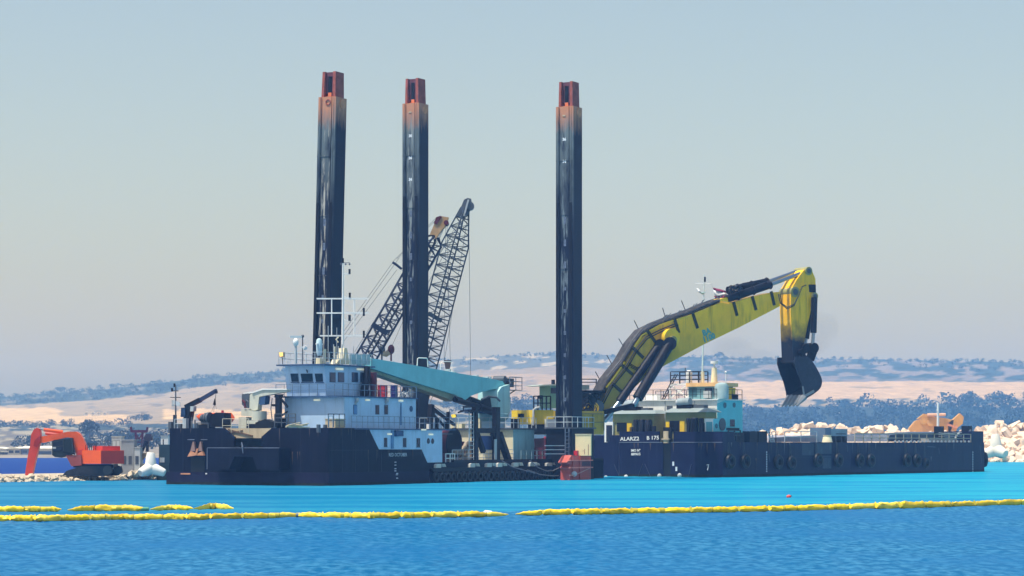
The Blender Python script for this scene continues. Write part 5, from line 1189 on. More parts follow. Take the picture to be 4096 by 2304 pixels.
for p, q in (((588, 615), (660, 718)), ((463, 768), (556, 858)), ((362, 918), (462, 1005)), ((278, 1080), (368, 1158)), ((828, 512), (868, 640)), ((988, 462), (1033, 600)), ((1348, 368), (1380, 490)), ((1512, 318), (1546, 440)), ((1678, 275), (1706, 397))):
    MB().beam(e(*p, -BW / 2 - .06), e(*q, -BW / 2 - .06), .16, .34, up=(1, 0, 0)).build('hose_strap', mat('dark_strap', (.03, .025, .012), .6), BM)
for k in range(3):
    MB().tube([e(430 + k * 8, 905 + k * 18, -BW / 2 - .15), e(500, 945 + k * 12, -BW / 2 - .25), e(590 - k * 5, 920 - k * 8, -BW / 2 - .3), e(650, 850 - k * 12, -BW / 2 - .3)], .05, 5).build('hose_loop', M['black'], BM)
for k in range(2): MB().tube([e(p[0] + 16 + k * 12, p[1] + 62 + k * 16, -BW / 2) + Vector((0, -.12, 0)) for p in top[:7]], .065, 5).build('pipe_run', M['black'], BM)
lt = e(1085, 668, -BW / 2 - .02); dx = (e(1185, 668) - e(1085, 668)).normalized()
TL = mat('teal_lettering', (.10, .30, .27), .5)
bx_ = e(1083, 668, -BW / 2 - .02); lettering('BA', .95, TL, BM, bx_, (1, 0, .36), (-.36, 0, 1), bold=.06)
bx_ = e(1085, 725, -BW / 2 - .02); lettering('1100', .90, TL, BM, bx_, (1, 0, .36), (-.36, 0, 1), bold=.06)
# boss and lift cylinders
q = e(775, 690, -BW / 2); MB().cyl((q.x, -BW / 2 - .85, q.z + .1), (q.x, -BW / 2, q.z + .1), 1.05, n=24).build('boom_boss', M['yellowb'], BM, smooth=True)
q = e(815, 705, -BW / 2 - .9); MB().cyl((q.x, -BW / 2 - 1.05, q.z), (q.x, -BW / 2 - .8, q.z), .5, n=18).build('pin', M['khaki'], BM, smooth=True)
for (a, b, c_, yy, r0) in (((790, 735), (505, 1215), (470, 1274), -BW / 2 - 1.0, .62), ((700, 742), (345, 1245), (215, 1415), -BW / 2 - .1, .5)):
    cy = MB().cyl(e(*a, yy), e(*b, yy), r0, n=18).build('lift_cylinder', M['black'], E, smooth=True)
    MB().cyl(e(*b, yy), e(*c_, yy), r0 * .55, n=14).build('rod', M['chrome'], cy, smooth=True)
    MB().cyl(e(a[0], a[1], yy - .5), e(a[0], a[1], yy + .5), r0 * 1.25, n=18).build('eye', M['black'], cy, smooth=True)
MB().beam(e(470, 1274, -BW / 2 - 1.0), e(215, 1335, -BW / 2 - .6), .5, .5).build('lift_bracket', M['black'], E)
# stick
SW = 2.2
st = [(1852, 262), (1900, 178), (1962, 92), (2005, 72), (2035, 90), (2068, 165), (2068, 330), (2040, 385), (1992, 600), (1958, 790), (1930, 885), (1868, 885), (1850, 440)]
zs_ = e(1900, 640).z
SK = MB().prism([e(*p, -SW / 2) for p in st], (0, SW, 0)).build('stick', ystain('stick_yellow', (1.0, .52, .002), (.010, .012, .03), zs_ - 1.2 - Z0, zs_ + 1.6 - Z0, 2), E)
for x, y, r0 in ((1885, 280, .62), (2005, 97, .5), (2058, 318, .45)):
    q = e(x, y, -SW / 2); MB().cyl((q.x, -SW / 2 - .14, q.z), (q.x, SW / 2 + .14, q.z), r0, n=20).build('pin_boss', M['khaki'], SK, smooth=True); MB().cyl((q.x, -SW / 2 - .18, q.z), (q.x, -SW / 2 - .141, q.z), r0 * .6, n=16).build('pin', M['dgrey'], SK)
MB().prism([e(*p, -SW / 2 - .06) for p in ((2008, 215), (2070, 215), (2072, 285), (2015, 282))], (0, SW + .12, 0)).build('pivot_block', M['black'], SK)
for k in range(2):
    MB().tube([e(1742 + k * 14, 300, -SW / 2 - .3), e(1760 + k * 10, 380, -SW / 2 - .35), e(1820, 430 - k * 14, -SW / 2 - .4), e(1880, 400 - k * 12, -SW / 2 - .4), e(1920, 310, -SW / 2 - .3), e(1950, 235, -SW / 2 - .25), e(1985, 220, -SW / 2 - .2)], .07, 6).build('hose', mat('dark_olive_hose', (.04, .04, .012), .6), SK)
# stick cylinders on the boom
for (a, b, c_, yy) in (((1285, 345), (1672, 215), (1998, 98), -.6), ((1300, 268), (1650, 192), (1925, 95), .7)):
    cy = MB().cyl(e(*a, yy), e(*b, yy), .48, n=16).build('stick_cylinder', M['black'], E, smooth=True)
    MB().cyl(e(*b, yy), e(*c_, yy), .24, n=14).build('rod', M['chrome'], cy, smooth=True)
    for f in (.25, .6, .98): p = e(*a, yy).lerp(e(*b, yy), f); MB().torus(p, e(*b, yy) - e(*a, yy), .5, .08, 16, 6).build('band', M['black'], cy)
MB().tube([e(1310, 300, -1), e(1330, 235, -1), e(1420, 225, -1), e(1440, 260, -1)], .12, 6).build('hose', M['black'], E)
for k in range(2): MB().tube([e(1400 + k * 110, 225 - k * 15, -.9), e(1430 + k * 110, 205 - k * 15, -.9), e(1560 + k * 60, 182, -.9), e(1570 + k * 70, 205, -.9)], .06, 5).build('guard_rail', M['black'], E)
MB().prism([e(*p, -.9) for p in ((1205, 352), (1260, 335), (1300, 330), (1330, 390), (1240, 395))], (0, 1.8, 0)).build('cylinder_bracket', M['yellow'], BM)
mb = MB(); r_ = random.Random(3)
for i in range(10): mb.ell(e(1290 + r_.random() * 120, 235 + r_.random() * 50, r_.uniform(-1, .5)), r_.uniform(.15, .35), 7, 5)
mb.build('valve_block', M['rubber'], E)
# bucket cylinders and linkage
for (a, b, c_, yy) in (((2058, 330), (2050, 640), (2042, 745), -SW / 2 - .35), ((2030, 340), (1985, 690), (1975, 760), SW / 2 - .2)):
    cy = MB().cyl(e(*a, yy), e(*b, yy), .38, n=14).build('bucket_cylinder', M['black'], E, smooth=True); MB().cyl(e(*b, yy), e(*c_, yy), .2, n=12).build('rod', M['chrome'], cy, smooth=True)
for (a, b, yy, w) in (((2045, 760), (2000, 890), -SW / 2 - .3, .6), ((2070, 770), (2030, 880), SW / 2, .6), ((1965, 800), (2050, 755), -SW / 2 - .1, .5), ((1955, 800), (1940, 870), -SW / 2 - .2, .5)):
    MB().beam(e(*a, yy), e(*b, yy), .4, w).build('link', M['black'], E)
for x, y in ((1958, 808), (1990, 768), (2060, 772)): q = e(x, y, -SW / 2 - .5); MB().cyl((q.x, -SW / 2 - .55, q.z), (q.x, SW / 2 + .5, q.z), .62 if x > 2000 else .42, n=16).build('link_pin', M['black'], E, smooth=True)
# bucket: curved shell between two side plates
BK = mat('worn_bucket_steel', (.012, .014, .030), .42, var=.3, scale=1.5, spec=.4, blot=(.03, .035, .055), bamt=.5)
bw = 3.4; yb = -bw / 2 - .1
def smooth_(pts, n=4):
    o = []
    for i in range(len(pts) - 1):
        p = [Vector(pts[max(0, min(len(pts) - 1, i + k))]) for k in (-1, 0, 1, 2)]
        for j in range(n):
            t = j / n; o.append(.5 * (2 * p[1] + (p[2] - p[0]) * t + (2 * p[0] - 5 * p[1] + 4 * p[2] - p[3]) * t * t + (3 * p[1] - p[0] - 3 * p[2] + p[3]) * t ** 3))
    return [tuple(q) for q in o] + [pts[-1]]
out = [(1900, 880), (1990, 862), (2040, 900), (2085, 975), (2118, 1050), (2108, 1115), (2060, 1165), (1968, 1218)]
inn = [(1965, 1190), (2040, 1148), (2080, 1108), (2088, 1055), (2058, 985), (2020, 920), (1975, 890), (1905, 900)]
bk = MB().prism([e(*p, yb) for p in smooth_(out) + smooth_(inn)], (0, bw, 0)).build('bucket_shell', BK, E, smooth=True)
plate_ = smooth_(((1885, 850), (1990, 850), (2040, 895), (2085, 970), (2120, 1050), (2110, 1118), (2060, 1168), (1968, 1225))) + smooth_(((1958, 1150), (1935, 1060), (1905, 985), (1880, 900)))
for dy in (-.1, bw - .05): MB().prism([e(*p, yb) + Vector((0, dy, 0)) for p in plate_], (0, .15, 0)).build('bucket_side', BK, bk)
for yy in (-SW / 2 + .1, SW / 2 - .35): MB().prism([e(*p, -SW / 2) + Vector((0, yy + SW / 2, 0)) for p in ((1868, 800), (1958, 790), (2000, 850), (2030, 905), (1890, 905))], (0, .25, 0)).build('bucket_ear', BK, bk)
TM = mat('bare_tooth_steel', (.20, .21, .22), .5, metal=.2, var=.2)
l0, l1 = e(1966, 1212, yb), e(2040, 1168, yb); dn = (e(1905, 1290, yb) - e(1962, 1205, yb)); dn.y = 0
for i in range(5):
    o = Vector((0, bw * (i + .1) / 4.6, 0)); p = e(1955, 1208, yb) + o
    MB().prism([p + Vector((-.05, -.18, .1)), p + Vector((-.05, .18, .1)), p + Vector((.75, .18, .25)), p + Vector((.75, -.18, .25))], dn * .02).cyl(p + Vector((.3, 0, .1)), p + dn * .85, .42, .12, 6).build('tooth', TM, bk)
MB().beam(e(1975, 1195, yb - .13), e(2055, 1150, yb - .13), .08, .3).build('side_cutter', TM, bk)
MB().beam(e(1955, 1110, yb - .12), e(1970, 1200, yb - .12), .08, .2).build('side_cutter', TM, bk)

# ================================================================== split hopper barge
FB = Frame(24.7, 290., math.atan2(.818, .575))
def b(x, y, yy=0., cr_=c7): return FB.on_y(cr_(x, y), yy)
def bx(x, y, xx=0., cr_=c7): return FB.on_x(cr_(x, y), xx)
BZ = 4.12; BR_Z = 5.42; BBM = 20.2
BG = thing('hopper_barge', 'long dark blue hopper barge with khaki engine houses and white bridge', 'barge', FB, (30, 9, 0))
xe = FB.on_y(c8(2285, 455), 0).x
yh0, yh1 = bx(875, 1000).y, bx(800, 1000).y      # slot between the two hulls
ystern = bx(380, 1000).y
near_plan = [(0, 0), (xe - 2.2, 0), (xe, 1.6), (xe, 8.2), (0, yh0)]
MB().prism([(p[0], p[1], -1.) for p in near_plan], (0, 0, BZ + 1)).build('near_hull', M['hull2'], BG)
far_plan = [(0, yh1), (xe, 8.6), (xe - 3, BBM - 1), (4.5, BBM), (1.2, BBM - .6), (.35, ystern + .3), (0, ystern)]
MB().prism([(p[0], p[1], -1.) for p in far_plan], (0, 0, BZ + 1)).build('far_hull', M['hull2'], BG)
# stern bulwarks
xb = FB.on_y(c7(1490, 885), 0).x
MB().prism([(.002, .002, BZ), (.002, .002, BR_Z - .05), (xb, .002, BR_Z - .05), (xb, .002, BZ + .3), (xb + .6, .002, BZ)], (0, .2, 0)).build('bulwark', M['hull2'], BG)
B(.001, .2, .21, yh0 - .4, BZ, BR_Z - .05).build('bulwark', M['hull2'], BG)
B(.001, .2, yh1 + .5, ystern, BZ, BR_Z).build('bulwark', M['hull2'], BG)
MB().prism([(.2, ystern + .01, BZ), (.3, ystern + .35, BZ), (1.15, BBM - .65, BZ), (1.3, BBM - .7, BZ), (.5, ystern, BZ)], (0, 0, BR_Z - .45 - BZ)).build('bulwark', M['hull2'], BG)
B(-.06, .001, .05, yh0 - .1, BZ - .04, BZ + .03).build('rub_rail', EDGE, BG); B(-.06, .001, yh1 + .1, ystern, BZ - .04, BZ + .03).build('rub_rail', EDGE, BG)
B(.1, .4, yh0 - .02, yh1 + .02, -.8, 5.9).build('hinge_post', M['rubber'], BG)
q = bx(835, 960, -.02); B(-.25, -.02, q.y - .35, q.y + .3, BZ - .1, bx(835, 880).z).build('yellow_post', M['tan'], BG); B(-.35, -.0, q.y - .5, q.y + .5, q.z - .05, q.z + .12).build('post_foot', M['tan'], BG)
# braces on the sloping stern
for x0_, y0_, x1_, y1_ in ((605, 1195, 560, 1320), (625, 1195, 680, 1320), (1075, 1200, 1050, 1310), (330, 1200, 380, 1320)):
    MB().beam(bx(x0_, y0_, -.03), bx(x1_, y1_, -.03), .1, .05).build('stern_scuff', mat('scuffed_navy', (.03, .035, .07), .5), BG)
# lettering
def stern_text(tx, x0, y0, h, wid, par=BG):
    p = bx(x0, y0, -.015); k = FB.w(p).y / FPX / 2.414; s_ = h * k * 1.38; cu = lettering(tx, s_, M['white'], par, p, (0, -1, .02), (0, 0, 1), bold=.012)
    xs_ = [v.co.y for v in cu.data.vertices]; cur = (max(xs_) - min(xs_)); want = wid * k / .818; f = want / cur
    y00 = p.y - BASE[par.name][1]
    for v in cu.data.vertices: v.co.y = y00 + (v.co.y - y00) * f
stern_text('ALARZ2', 388, 972, 36, 178); stern_text('B', 643, 963, 36, 24); stern_text('175', 684, 961, 36, 66); stern_text('IMO N°', 492, 1078, 24, 86); stern_text('8899615', 494, 1114, 24, 86)
# small white buoys / discharge outlets at the waterline
for x, y in ((250, 1330), (445, 1322), (768, 1312), (962, 1308)): q = bx(x, y, -.05); MB().ell(q, .28, 8, 6).build('outlet', M['grey'], BG, smooth=True)
# thruster symbol, draft marks
TH = M['signw']
q = b(1230, 1215); MB().tube([q + Vector((-.15, -.02, .1)), q + Vector((.25, -.02, .15)), q + Vector((.0, -.02, -.5))], .04, 4).build('thruster_mark', TH, BG)
for x in (321, 2127):
    for k_ in range(9):
        q = b(x, 550 + k_ * 21, 0, c8); B(q.x - .12, q.x + .12, -.02, 0, q.z, q.z + .16).build('draft_mark', TH, BG)
for x, y in ((930, 1265), (900, 1215)): q = bx(x, y, -.02); B(-.03, 0, q.y - .12, q.y + .12, q.z, q.z + .5).build('draft_mark', TH, BG)
# stained plating
STN = mat('green_stained_plate', (.016, .030, .065), .5, streak=(.01, .010, .045), samt=.95, blot=(.04, .10, .12), bamt=.6)
for x0_, x1_, y0_, y1_ in ((632, 735, 470, 572), (748, 890, 466, 560), (812, 888, 575, 688)):
    a, c_ = b(x0_, y1_, 0, c8), b(x1_, y0_, 0, c8); B(a.x, c_.x, -.012, 0, a.z, c_.z).build('stained_plate', STN, BG)
for x0_, y0_, x1_, y1_ in ((525, 470, 530, 560), (1025, 480, 1030, 540), (2190, 490, 2205, 640), (340, 560, 350, 630), (1828, 510, 1836, 560), (1730, 495, 1800, 500)):
    MB().beam(b(x0_, y0_, -.01, c8), b(x1_, y1_, -.01, c8), .03, .09).build('rust_run', mat('pale_run', (.07, .10, .13), .6), BG)
for i in range(15):
    x = 3 + i * (xe - 7) / 14; B(x, x + .08, -.008, 0, .35, BZ - .02).build('plate_seam', mat('barge_seam_paint', (.014, .018, .05), .5, spec=.15), BG)
B(.2, xe - 2.3, -.014, -.009, 2.2, 2.26).build('plate_seam', mat('barge_seam_paint', (.014, .018, .05), .5, spec=.15), BG)
B(-.01, xe - 2.2, -.02, -.0, -.3, .3).build('waterline_band', WEED, BG); B(-.02, 0, .0, yh0, -.3, .3).build('waterline_band', WEED, BG); B(-.02, 0, yh1, ystern, -.3, .3).build('waterline_band', WEED, BG)
r_ = random.Random(31)
for i in range(26):
    x = r_.uniform(1, xe - 3); l_ = r_.uniform(.4, 1.6); z = BZ - .03 if r_.random() < .7 else 2.2
    MB().prism([(x, -.015, z), (x + r_.uniform(.1, .3), -.015, z), (x + .1, -.015, z - l_)], (0, -.01, 0)).build('rust_run', RUN if i % 3 else mat('pale_scrape', (.10, .12, .15), .6), BG)
for i in range(10):
    y = r_.uniform(.3, ystern - .3); l_ = r_.uniform(.4, 1.4)
    if yh0 - .3 < y < yh1 + .3: continue
    MB().prism([(-.01, y, BZ - .1), (-.01, y + .2, BZ - .1), (-.01, y + .1, BZ - .1 - l_)], (-.01, 0, 0)).build('rust_run', RUN, BG)
B(0, 1, 0, 1, 0, 1) if False else None
# tyre fenders
tyx = [(1430, 1172, c7), (1575, 1172, c7)] + [(x, y, c8) for x, y in ((405, 630), (520, 640), (752, 615), (932, 615), (1118, 618), (1215, 618), (1532, 615), (1620, 618), (1700, 640))]
ordn = ['first', 'second', 'third', 'fourth', 'fifth', 'sixth', 'seventh', 'eighth', 'ninth', 'tenth', 'eleventh']
tm = None
for i, (x, y, c_) in enumerate(tyx):
    q = FB.on_y(c_(x, y), 0); t = thing('tyre_fender', ordn[i] + ' black tyre fender from the left on the barge side', 'tyre', FB, (q.x, -.3, q.z), 'tyre fenders hung along the barge side')
    s_ = .95 if i < 10 else .75
    MB().torus((q.x, -.32, q.z), (.1, 1, 0), .66 * s_, .30 * s_, 20, 8).build('tyre', M['rubber'], t, smooth=True)
    mb = MB()
    for k_ in (-1, 1): mb.beam((q.x + k_ * .25, -.15, q.z + .8 * s_), (q.x + k_ * .1, -.06, min(BZ, q.z + 2.3)), .04)
    mb.build('chain', M['dgrey'], t)
t = thing('tyre_fender', 'large black tyre fender on the barge rounded bow corner', 'tyre', FB, (xe - .8, .6, 1.6)); q = FB.on_y(c8(2240, 620), .5)
MB().torus((xe - .75, .6, 1.7), (.6, -.8, 0), .75, .34, 20, 8).build('tyre', M['rubber'], t, smooth=True); MB().beam((xe - .9, .5, 2.5), (xe - .9, .75, 4.1), .05).build('chain', M['dgrey'], t)
# engine houses
def engine_house(label, x0, x1, yt, ye, yb_, drumx, boxx, cols, ypan):
    X0, X1 = .9, 3.4
    a, c_ = bx(x0 + 26, yb_, X0), bx(x1 - 30, ye, X0); r0, r1 = bx(x0, ye, X0 - .4), bx(x1, ye, X0 - .4); zt = bx(x0, yt, X0).z
    h = B(X0, X1, c_.y, a.y, BZ + .002, c_.z).build('engine_house', M['khaki'], BG); tag(h, label)
    zt_ = max(zt, c_.z + .3)
    MB().add([(X0 - .5, r1.y, c_.z), (X0 - .5, r0.y, c_.z), (X1 + .1, r0.y, c_.z), (X1 + .1, r1.y, c_.z), (X0 + .3, r1.y + .8, zt_), (X0 + .3, r0.y - .8, zt_), (X1 - .2, r0.y - .8, zt_), (X1 - .2, r1.y + .8, zt_)], [(0, 1, 2, 3)[::-1], (4, 5, 6, 7), (0, 1, 5, 4), (1, 2, 6, 5), (2, 3, 7, 6), (3, 0, 4, 7)]).build('roof', mat('grey_green_roof', (.22, .27, .27), .5, var=.1), h)
    d0, d1 = bx(drumx[0], drumx[2], X0 + .6), bx(drumx[1], drumx[3], X0 + .6)
    MB().cyl(d0, d1, .52, n=16).build('silencer', mat('grey_silencer', (.26, .32, .34), .4), h, smooth=True); MB().cyl(d0 + Vector((0, .35, 0)), d0, .25, .4, 12).build('silencer_end', M['grey'], h, smooth=True)
    B(X0 + .2, X0 + 1.6, d1.y - .3, d0.y + .1, zt_ - .02, d1.z - .3).build('silencer_bed', M['black'], h)
    for (p0, p1, yy) in boxx: u0, u1 = bx(p0, yy, X0 + .8), bx(p1, yy, X0 + .8); B(X0 + .8, X0 + 1.8, u1.y, u0.y, zt_ - .03, u1.z).build('vent_box', M['dgrey'], h)
    for (p0, p1, yy) in cols:
        u0, u1 = bx(p0, yb_, X0 - .3), bx(p1, yy, X0 - .3); r_ = abs(u0.y - u1.y) / 2
        MB().tube([(X0 - .35, (u0.y + u1.y) / 2, BZ), (X0 - .35, (u0.y + u1.y) / 2, u1.z - .1), (X0 - .35, (u0.y + u1.y) / 2, u1.z)], [r_, r_, r_ * .8], 10).build('vent_column', M['black'], h, smooth=True)
    for (p0, p1, y0_, y1_, m_) in ypan: u0, u1 = bx(p0, y1_, X0 - .05), bx(p1, y0_, X0 - .05); B(X0 - .1, X0 - .002, u1.y, u0.y, u0.z, u1.z).build('panel', m_, h)
    return h
engine_house('left khaki engine house', 290, 742, 680, 712, 880, (440, 545, 632, 620), ((590, 665, 655),), ((520, 562, 768), (570, 624, 766), (630, 690, 768), (700, 735, 830)), ((455, 500, 805, 885, M['yellowb']), (357, 450, 798, 885, M['black']), (480, 520, 840, 885, M['black'])))
engine_house('right khaki engine house', 800, 1245, 660, 697, 885, (955, 1065, 605, 598), ((1090, 1195, 625),), ((1032, 1066, 755), (1076, 1140, 750), (1155, 1195, 755), (1196, 1206, 800)), ((965, 1010, 780, 885, M['yellowb']), (866, 962, 780, 885, M['black']), (830, 864, 790, 882, M['yellowb'])))
# white door frames at both outer corners of the engine houses
for x0_, x1_, y0_, y1_ in ((240, 322, 790, 965), (1205, 1290, 758, 890)):
    u0, u1 = bx(x0_, y1_, .7), bx(x1_, y0_, .7); fr_ = B(.6, .9, u1.y, u0.y, BZ, u1.z).build('door_frame', M['white'], BG)
    v0, v1 = bx(x0_ + 14, y1_, .58), bx(x1_ - 12, y0_ + 32, .58); B(.55, .598, v1.y, v0.y, BZ + .05, v1.z).build('door', mat('teal_door', (.12, .36, .42), .4) if x0_ > 1000 else M['glass'], fr_)
u0 = bx(213, 900, 1.); MB().tube([(1, u0.y, BZ), (1, u0.y, bx(213, 830, 1).z), (1, u0.y - .3, bx(213, 822, 1).z), (1, u0.y - .9, bx(213, 840, 1).z), (1, u0.y - .9, BZ)], .05, 5).build('grab_hoop', M['white'], BG)
# white accommodation block
w0, XW = 3.0, 3.8
a, c_ = FB.on_y(c7(1322, 880), w0), FB.on_y(c7(1565, 560), w0)
XW, XE = a.x, c_.x; ZW = FB.on_x(c7(900, 585), XW).z; yl = FB.on_x(c7(480, 700), XW).y
AC = B(XW, XE, w0, yl, BZ + .002, ZW).build('accommodation', M['white'], BG)
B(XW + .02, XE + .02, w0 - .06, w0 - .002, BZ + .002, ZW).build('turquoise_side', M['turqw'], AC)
MB().prism([FB.on_y(c7(*p), w0 - .07) for p in ((1322, 612), (1440, 568), (1322, 568))], (0, -.03, 0)).build('white_gusset', M['white'], AC)
B(XW - .25, XE + .25, w0 - .3, yl + .2, ZW + .002, ZW + .12).build('top_deck', M['white'], AC)
for x, y, r_ in ((1400, 630, .28), (1490, 628, .26)): q = FB.on_y(c7(x, y), w0 - .1); MB().cyl((q.x, w0 - .12, q.z), (q.x, w0 - .05, q.z), r_ * 1.2, n=14).build('porthole', mat('teal_glass', (.03, .15, .2), .2), AC)
q0, q1 = FB.on_y(c7(1448, 835), w0 - .06), FB.on_y(c7(1492, 768), w0 - .06); B(q0.x, q1.x, w0 - .1, w0 - .062, q0.z, q1.z).build('window', M['glass'], AC)
q0, q1 = FB.on_y(c7(1412, 868), w0 - .06), FB.on_y(c7(1510, 850), w0 - .06); B(q0.x, q1.x, w0 - .5, w0 - .062, q0.z, q1.z).build('ledge', M['black'], AC)
q0, q1 = FB.on_x(c7(838, 670), XW), FB.on_x(c7(895, 635), XW); B(XW - .04, XW, q1.y, q0.y, q0.z, q1.z).build('window', M['dgrey'], AC)
for x in (818, 1102): q0, q1 = FB.on_x(c7(x, 880), XW), FB.on_x(c7(x + 8, 590), XW); B(XW - .08, XW, q1.y, q0.y, q0.z, q1.z).build('downpipe', M['grey'], AC)
# teal companionway by the starboard side
TC = M['turqw']
MB().prism([FB.on_y(c7(*p), 1.6) for p in ((1290, 885), (1290, 765), (1405, 755), (1405, 885))], (0, 1.2, 0)).build('companionway', TC, BG)
q = FB.on_y(c7(1375, 815), 1.55); MB().cyl((q.x, 1.5, q.z), (q.x, 1.6, q.z), .75, n=18).build('hose_reel', M['dgrey'], BG)
q = FB.on_y(c7(1320, 830), 1.55); MB().cyl((q.x, 1.55, q.z), (q.x, 1.6, q.z), .3, n=14).build('porthole', mat('teal_glass', (.03, .15, .2), .2), BG)
# gear on the top deck
zt = ZW + .12
BRL = mat('black_railing', (.015, .02, .03), .5)
rail(MB(), [(XW, yl, zt), (XW, w0, zt), (XE, w0, zt), (XE, yl, zt)], 1.2, 1.15, .03, (.5,)).build('railing', BRL, AC)
def tx(x, y): return FB.on_x(c7(x, y), XW + 1.0)
# white X-braced frame
a, c_ = tx(870, 565), tx(1045, 428); mb = MB(); X = XW + 1.
for p, q in (((a.y, a.z), (a.y, c_.z)), ((c_.y, a.z), (c_.y, c_.z)), ((a.y, a.z), (c_.y, c_.z)), ((a.y, c_.z), (c_.y, a.z)), ((a.y, c_.z), (c_.y, c_.z))): mb.beam((X, p[0], max(zt, p[1])), (X, q[0], max(zt, q[1])), .14)
mb.build('braced_frame', M['white'], AC)
B(X + .1, X + 2.2, c_.y + .1, a.y - .1, c_.z, c_.z + .1).build('upper_platform', M['white'], AC)
rail(MB(), [(X + .1, a.y, c_.z + .1), (X + .1, tx(1145, 420).y, c_.z + .1), (X + 2.2, tx(1145, 420).y, c_.z + .1), (X + 2.2, a.y, c_.z + .1)], tx(900, 315).z - c_.z, 1.3, .05, (.35, .7)).build('platform_railing', BRL, AC)
ladder(MB(), (XW + .7, tx(815, 570).y, zt), (XW + .9, tx(935, 320).y, tx(935, 330).z), (1, 0, 0), .5, .4, .05).build('stairs', BRL, AC)
q = tx(1012, 420); MB().tube([(X + 1, q.y, c_.z + .1), (X + 1, q.y, tx(1012, 305).z), (X + 1, q.y, tx(1012, 290).z)], [.38, .38, .2], 14).build('satellite_dome', M['white'], AC, smooth=True); MB().beam((X + 1, tx(975, 300).y, c_.z + 1), (X + 1, tx(975, 300).y, tx(975, 265).z), .06).build('antenna', BRL, AC)
# wheelhouse with orange roof
a2, c2_ = tx(1048, 560), tx(1440, 445); WH = B(X, XE - .8, w0 + .8, a2.y, zt + .001, c2_.z).build('wheelhouse', mat('teal_grey_wheelhouse', (.16, .32, .36), .4, var=.15), BG)
ra, rb = tx(1055, 445), tx(1478, 420); B(X - .3, XE - .4, w0 + .3, ra.y + .3, c2_.z + .001, c2_.z + .45).build('wheelhouse_roof', mat('orange_cream_roof', (.80, .48, .20), .5), WH)
for x0_, x1_ in ((1056, 1130), (1205, 1278), (1290, 1318)): u0, u1 = tx(x0_, 548), tx(x1_, 462); B(X - .04, X, u1.y, u0.y, u0.z, u1.z).build('window', M['glass'] if x0_ > 1200 else mat('teal_dark_glass', (.05, .13, .16), .15), WH)
u = tx(1238, 520); B(X - .3, X - .05, u.y - .5, u.y + .5, u.z - .5, u.z + .35).build('control_panel', M['grey'], WH)
u = tx(1375, 455); MB().tube([(X - .2, u.y, zt), (X - .2, u.y, tx(1375, 450).z), (X - .2, u.y, tx(1375, 425).z), (X - .2, u.y, tx(1375, 412).z)], [.85, .85, .7, .3], 16).build('radome', mat('grey_teal_dome', (.34, .46, .47), .4), AC, smooth=True)
u0, u1 = FB.on_y(c7(1442, 556), w0 + .4), FB.on_y(c7(1502, 462), w0 + .4); B(u0.x, u1.x, w0 + .4, w0 + 1.4, zt, u1.z).build('yellow_locker', M['yellow'], AC)
u0, u1 = FB.on_y(c7(1478, 560), w0 + .2), FB.on_y(c7(1525, 525), w0 + .2); B(u0.x, u1.x, w0 + .15, w0 + .39, zt, u1.z).build('black_box', M['black'], AC)
u0, u1 = tx(580, 560), tx(700, 522); B(X + 1, X + 2, u1.y, u0.y, zt, u1.z).build('life_raft', M['white'], AC)
u = tx(1235, 415); MB().cyl((X + 1.5, u.y, c2_.z + .4), (X + 1.5, u.y, tx(1235, 265).z), .42, .3, 10).build('radar_post', M['cream'], WH, smooth=True); MB().cyl((X + 1.5, u.y, tx(1235, 265).z), (X + 1.5, u.y, tx(1235, 225).z), .1).build('radar_neck', M['white'], WH); MB().cyl((X + 1.5, u.y, tx(1240, 225).z), (X + 1.5, u.y, tx(1240, 200).z), .45, n=14).build('radar_head', M['white'], WH)
u = tx(1375, 415); MB().cyl((X + .8, u.y, c2_.z + .4), (X + .8, u.y, tx(1375, 312).z), .05).build('antenna', M['white'], WH); MB().ell((X + .8, u.y, tx(1375, 310).z), .14, 8, 6).build('antenna_head', M['white'], WH)
# mast with flags
XM = XW + 1.6
def tm(x, y): return FB.on_x(cE(x, y), XM)
q0, q1 = tm(1075, 1060), tm(1090, 125); MT = thing('flag_mast', 'thin white mast with a short yard rising before the yellow boom', 'mast', FB, (XM, q0.y, zt))
MB().tube([(XM, q0.y, zt), (XM, q0.y, tm(1075, 980).z)], [.3, .22], 8).build('mast_foot', M['cream'], MT); MB().tube([(XM, q0.y, tm(1075, 980).z), (XM, (q0.y + q1.y) / 2, tm(1082, 560).z), (XM, q1.y, q1.z)], [.1, .08, .05], 8).build('pole', mat('pale_green_white', (.62, .72, .68), .5), MT)
MB().beam(tm(1015, 205), tm(1155, 205), .07).build('yard', M['white'], MT); u = tm(1097, 170); MB().cyl(u - Vector((0, 0, .3)), u + Vector((0, 0, .3)), .12, n=8).build('lamp', M['black'], MT)
for (p, q) in (((1018, 205), (1078, 260)), ((1155, 205), (1165, 245)), ((1092, 130), (1165, 240))): MB().beam(tm(*p), tm(*q), .025).build('halyard', M['grey'], MT)
def flag(label, pts, cols):
    p0 = tm(*pts[0][0]); t = thing('flag', label, 'flag', FB, tuple(p0))
    for qd, m_ in zip(pts, cols):
        n = 6; vs = []
        for j in range(3):
            for i in range(n + 1):
                f, g = i / n, j / 2; a_ = Vector(qd[0]).lerp(Vector(qd[1]), f); b_ = Vector(qd[3]).lerp(Vector(qd[2]), f); r_ = a_.lerp(b_, g); v = tm(r_.x, r_.y); v.x += .18 * math.sin(f * 5 + g * 2); vs.append(v)
        fs = [(j * (n + 1) + i, j * (n + 1) + i + 1, (j + 1) * (n + 1) + i + 1, (j + 1) * (n + 1) + i) for j in range(2) for i in range(n)]
        mb = MB(); mb.add(vs, fs); o = mb.build('stripe', m_, t, smooth=True); sm = o.modifiers.new('thick', 'SOLIDIFY'); sm.thickness = .03
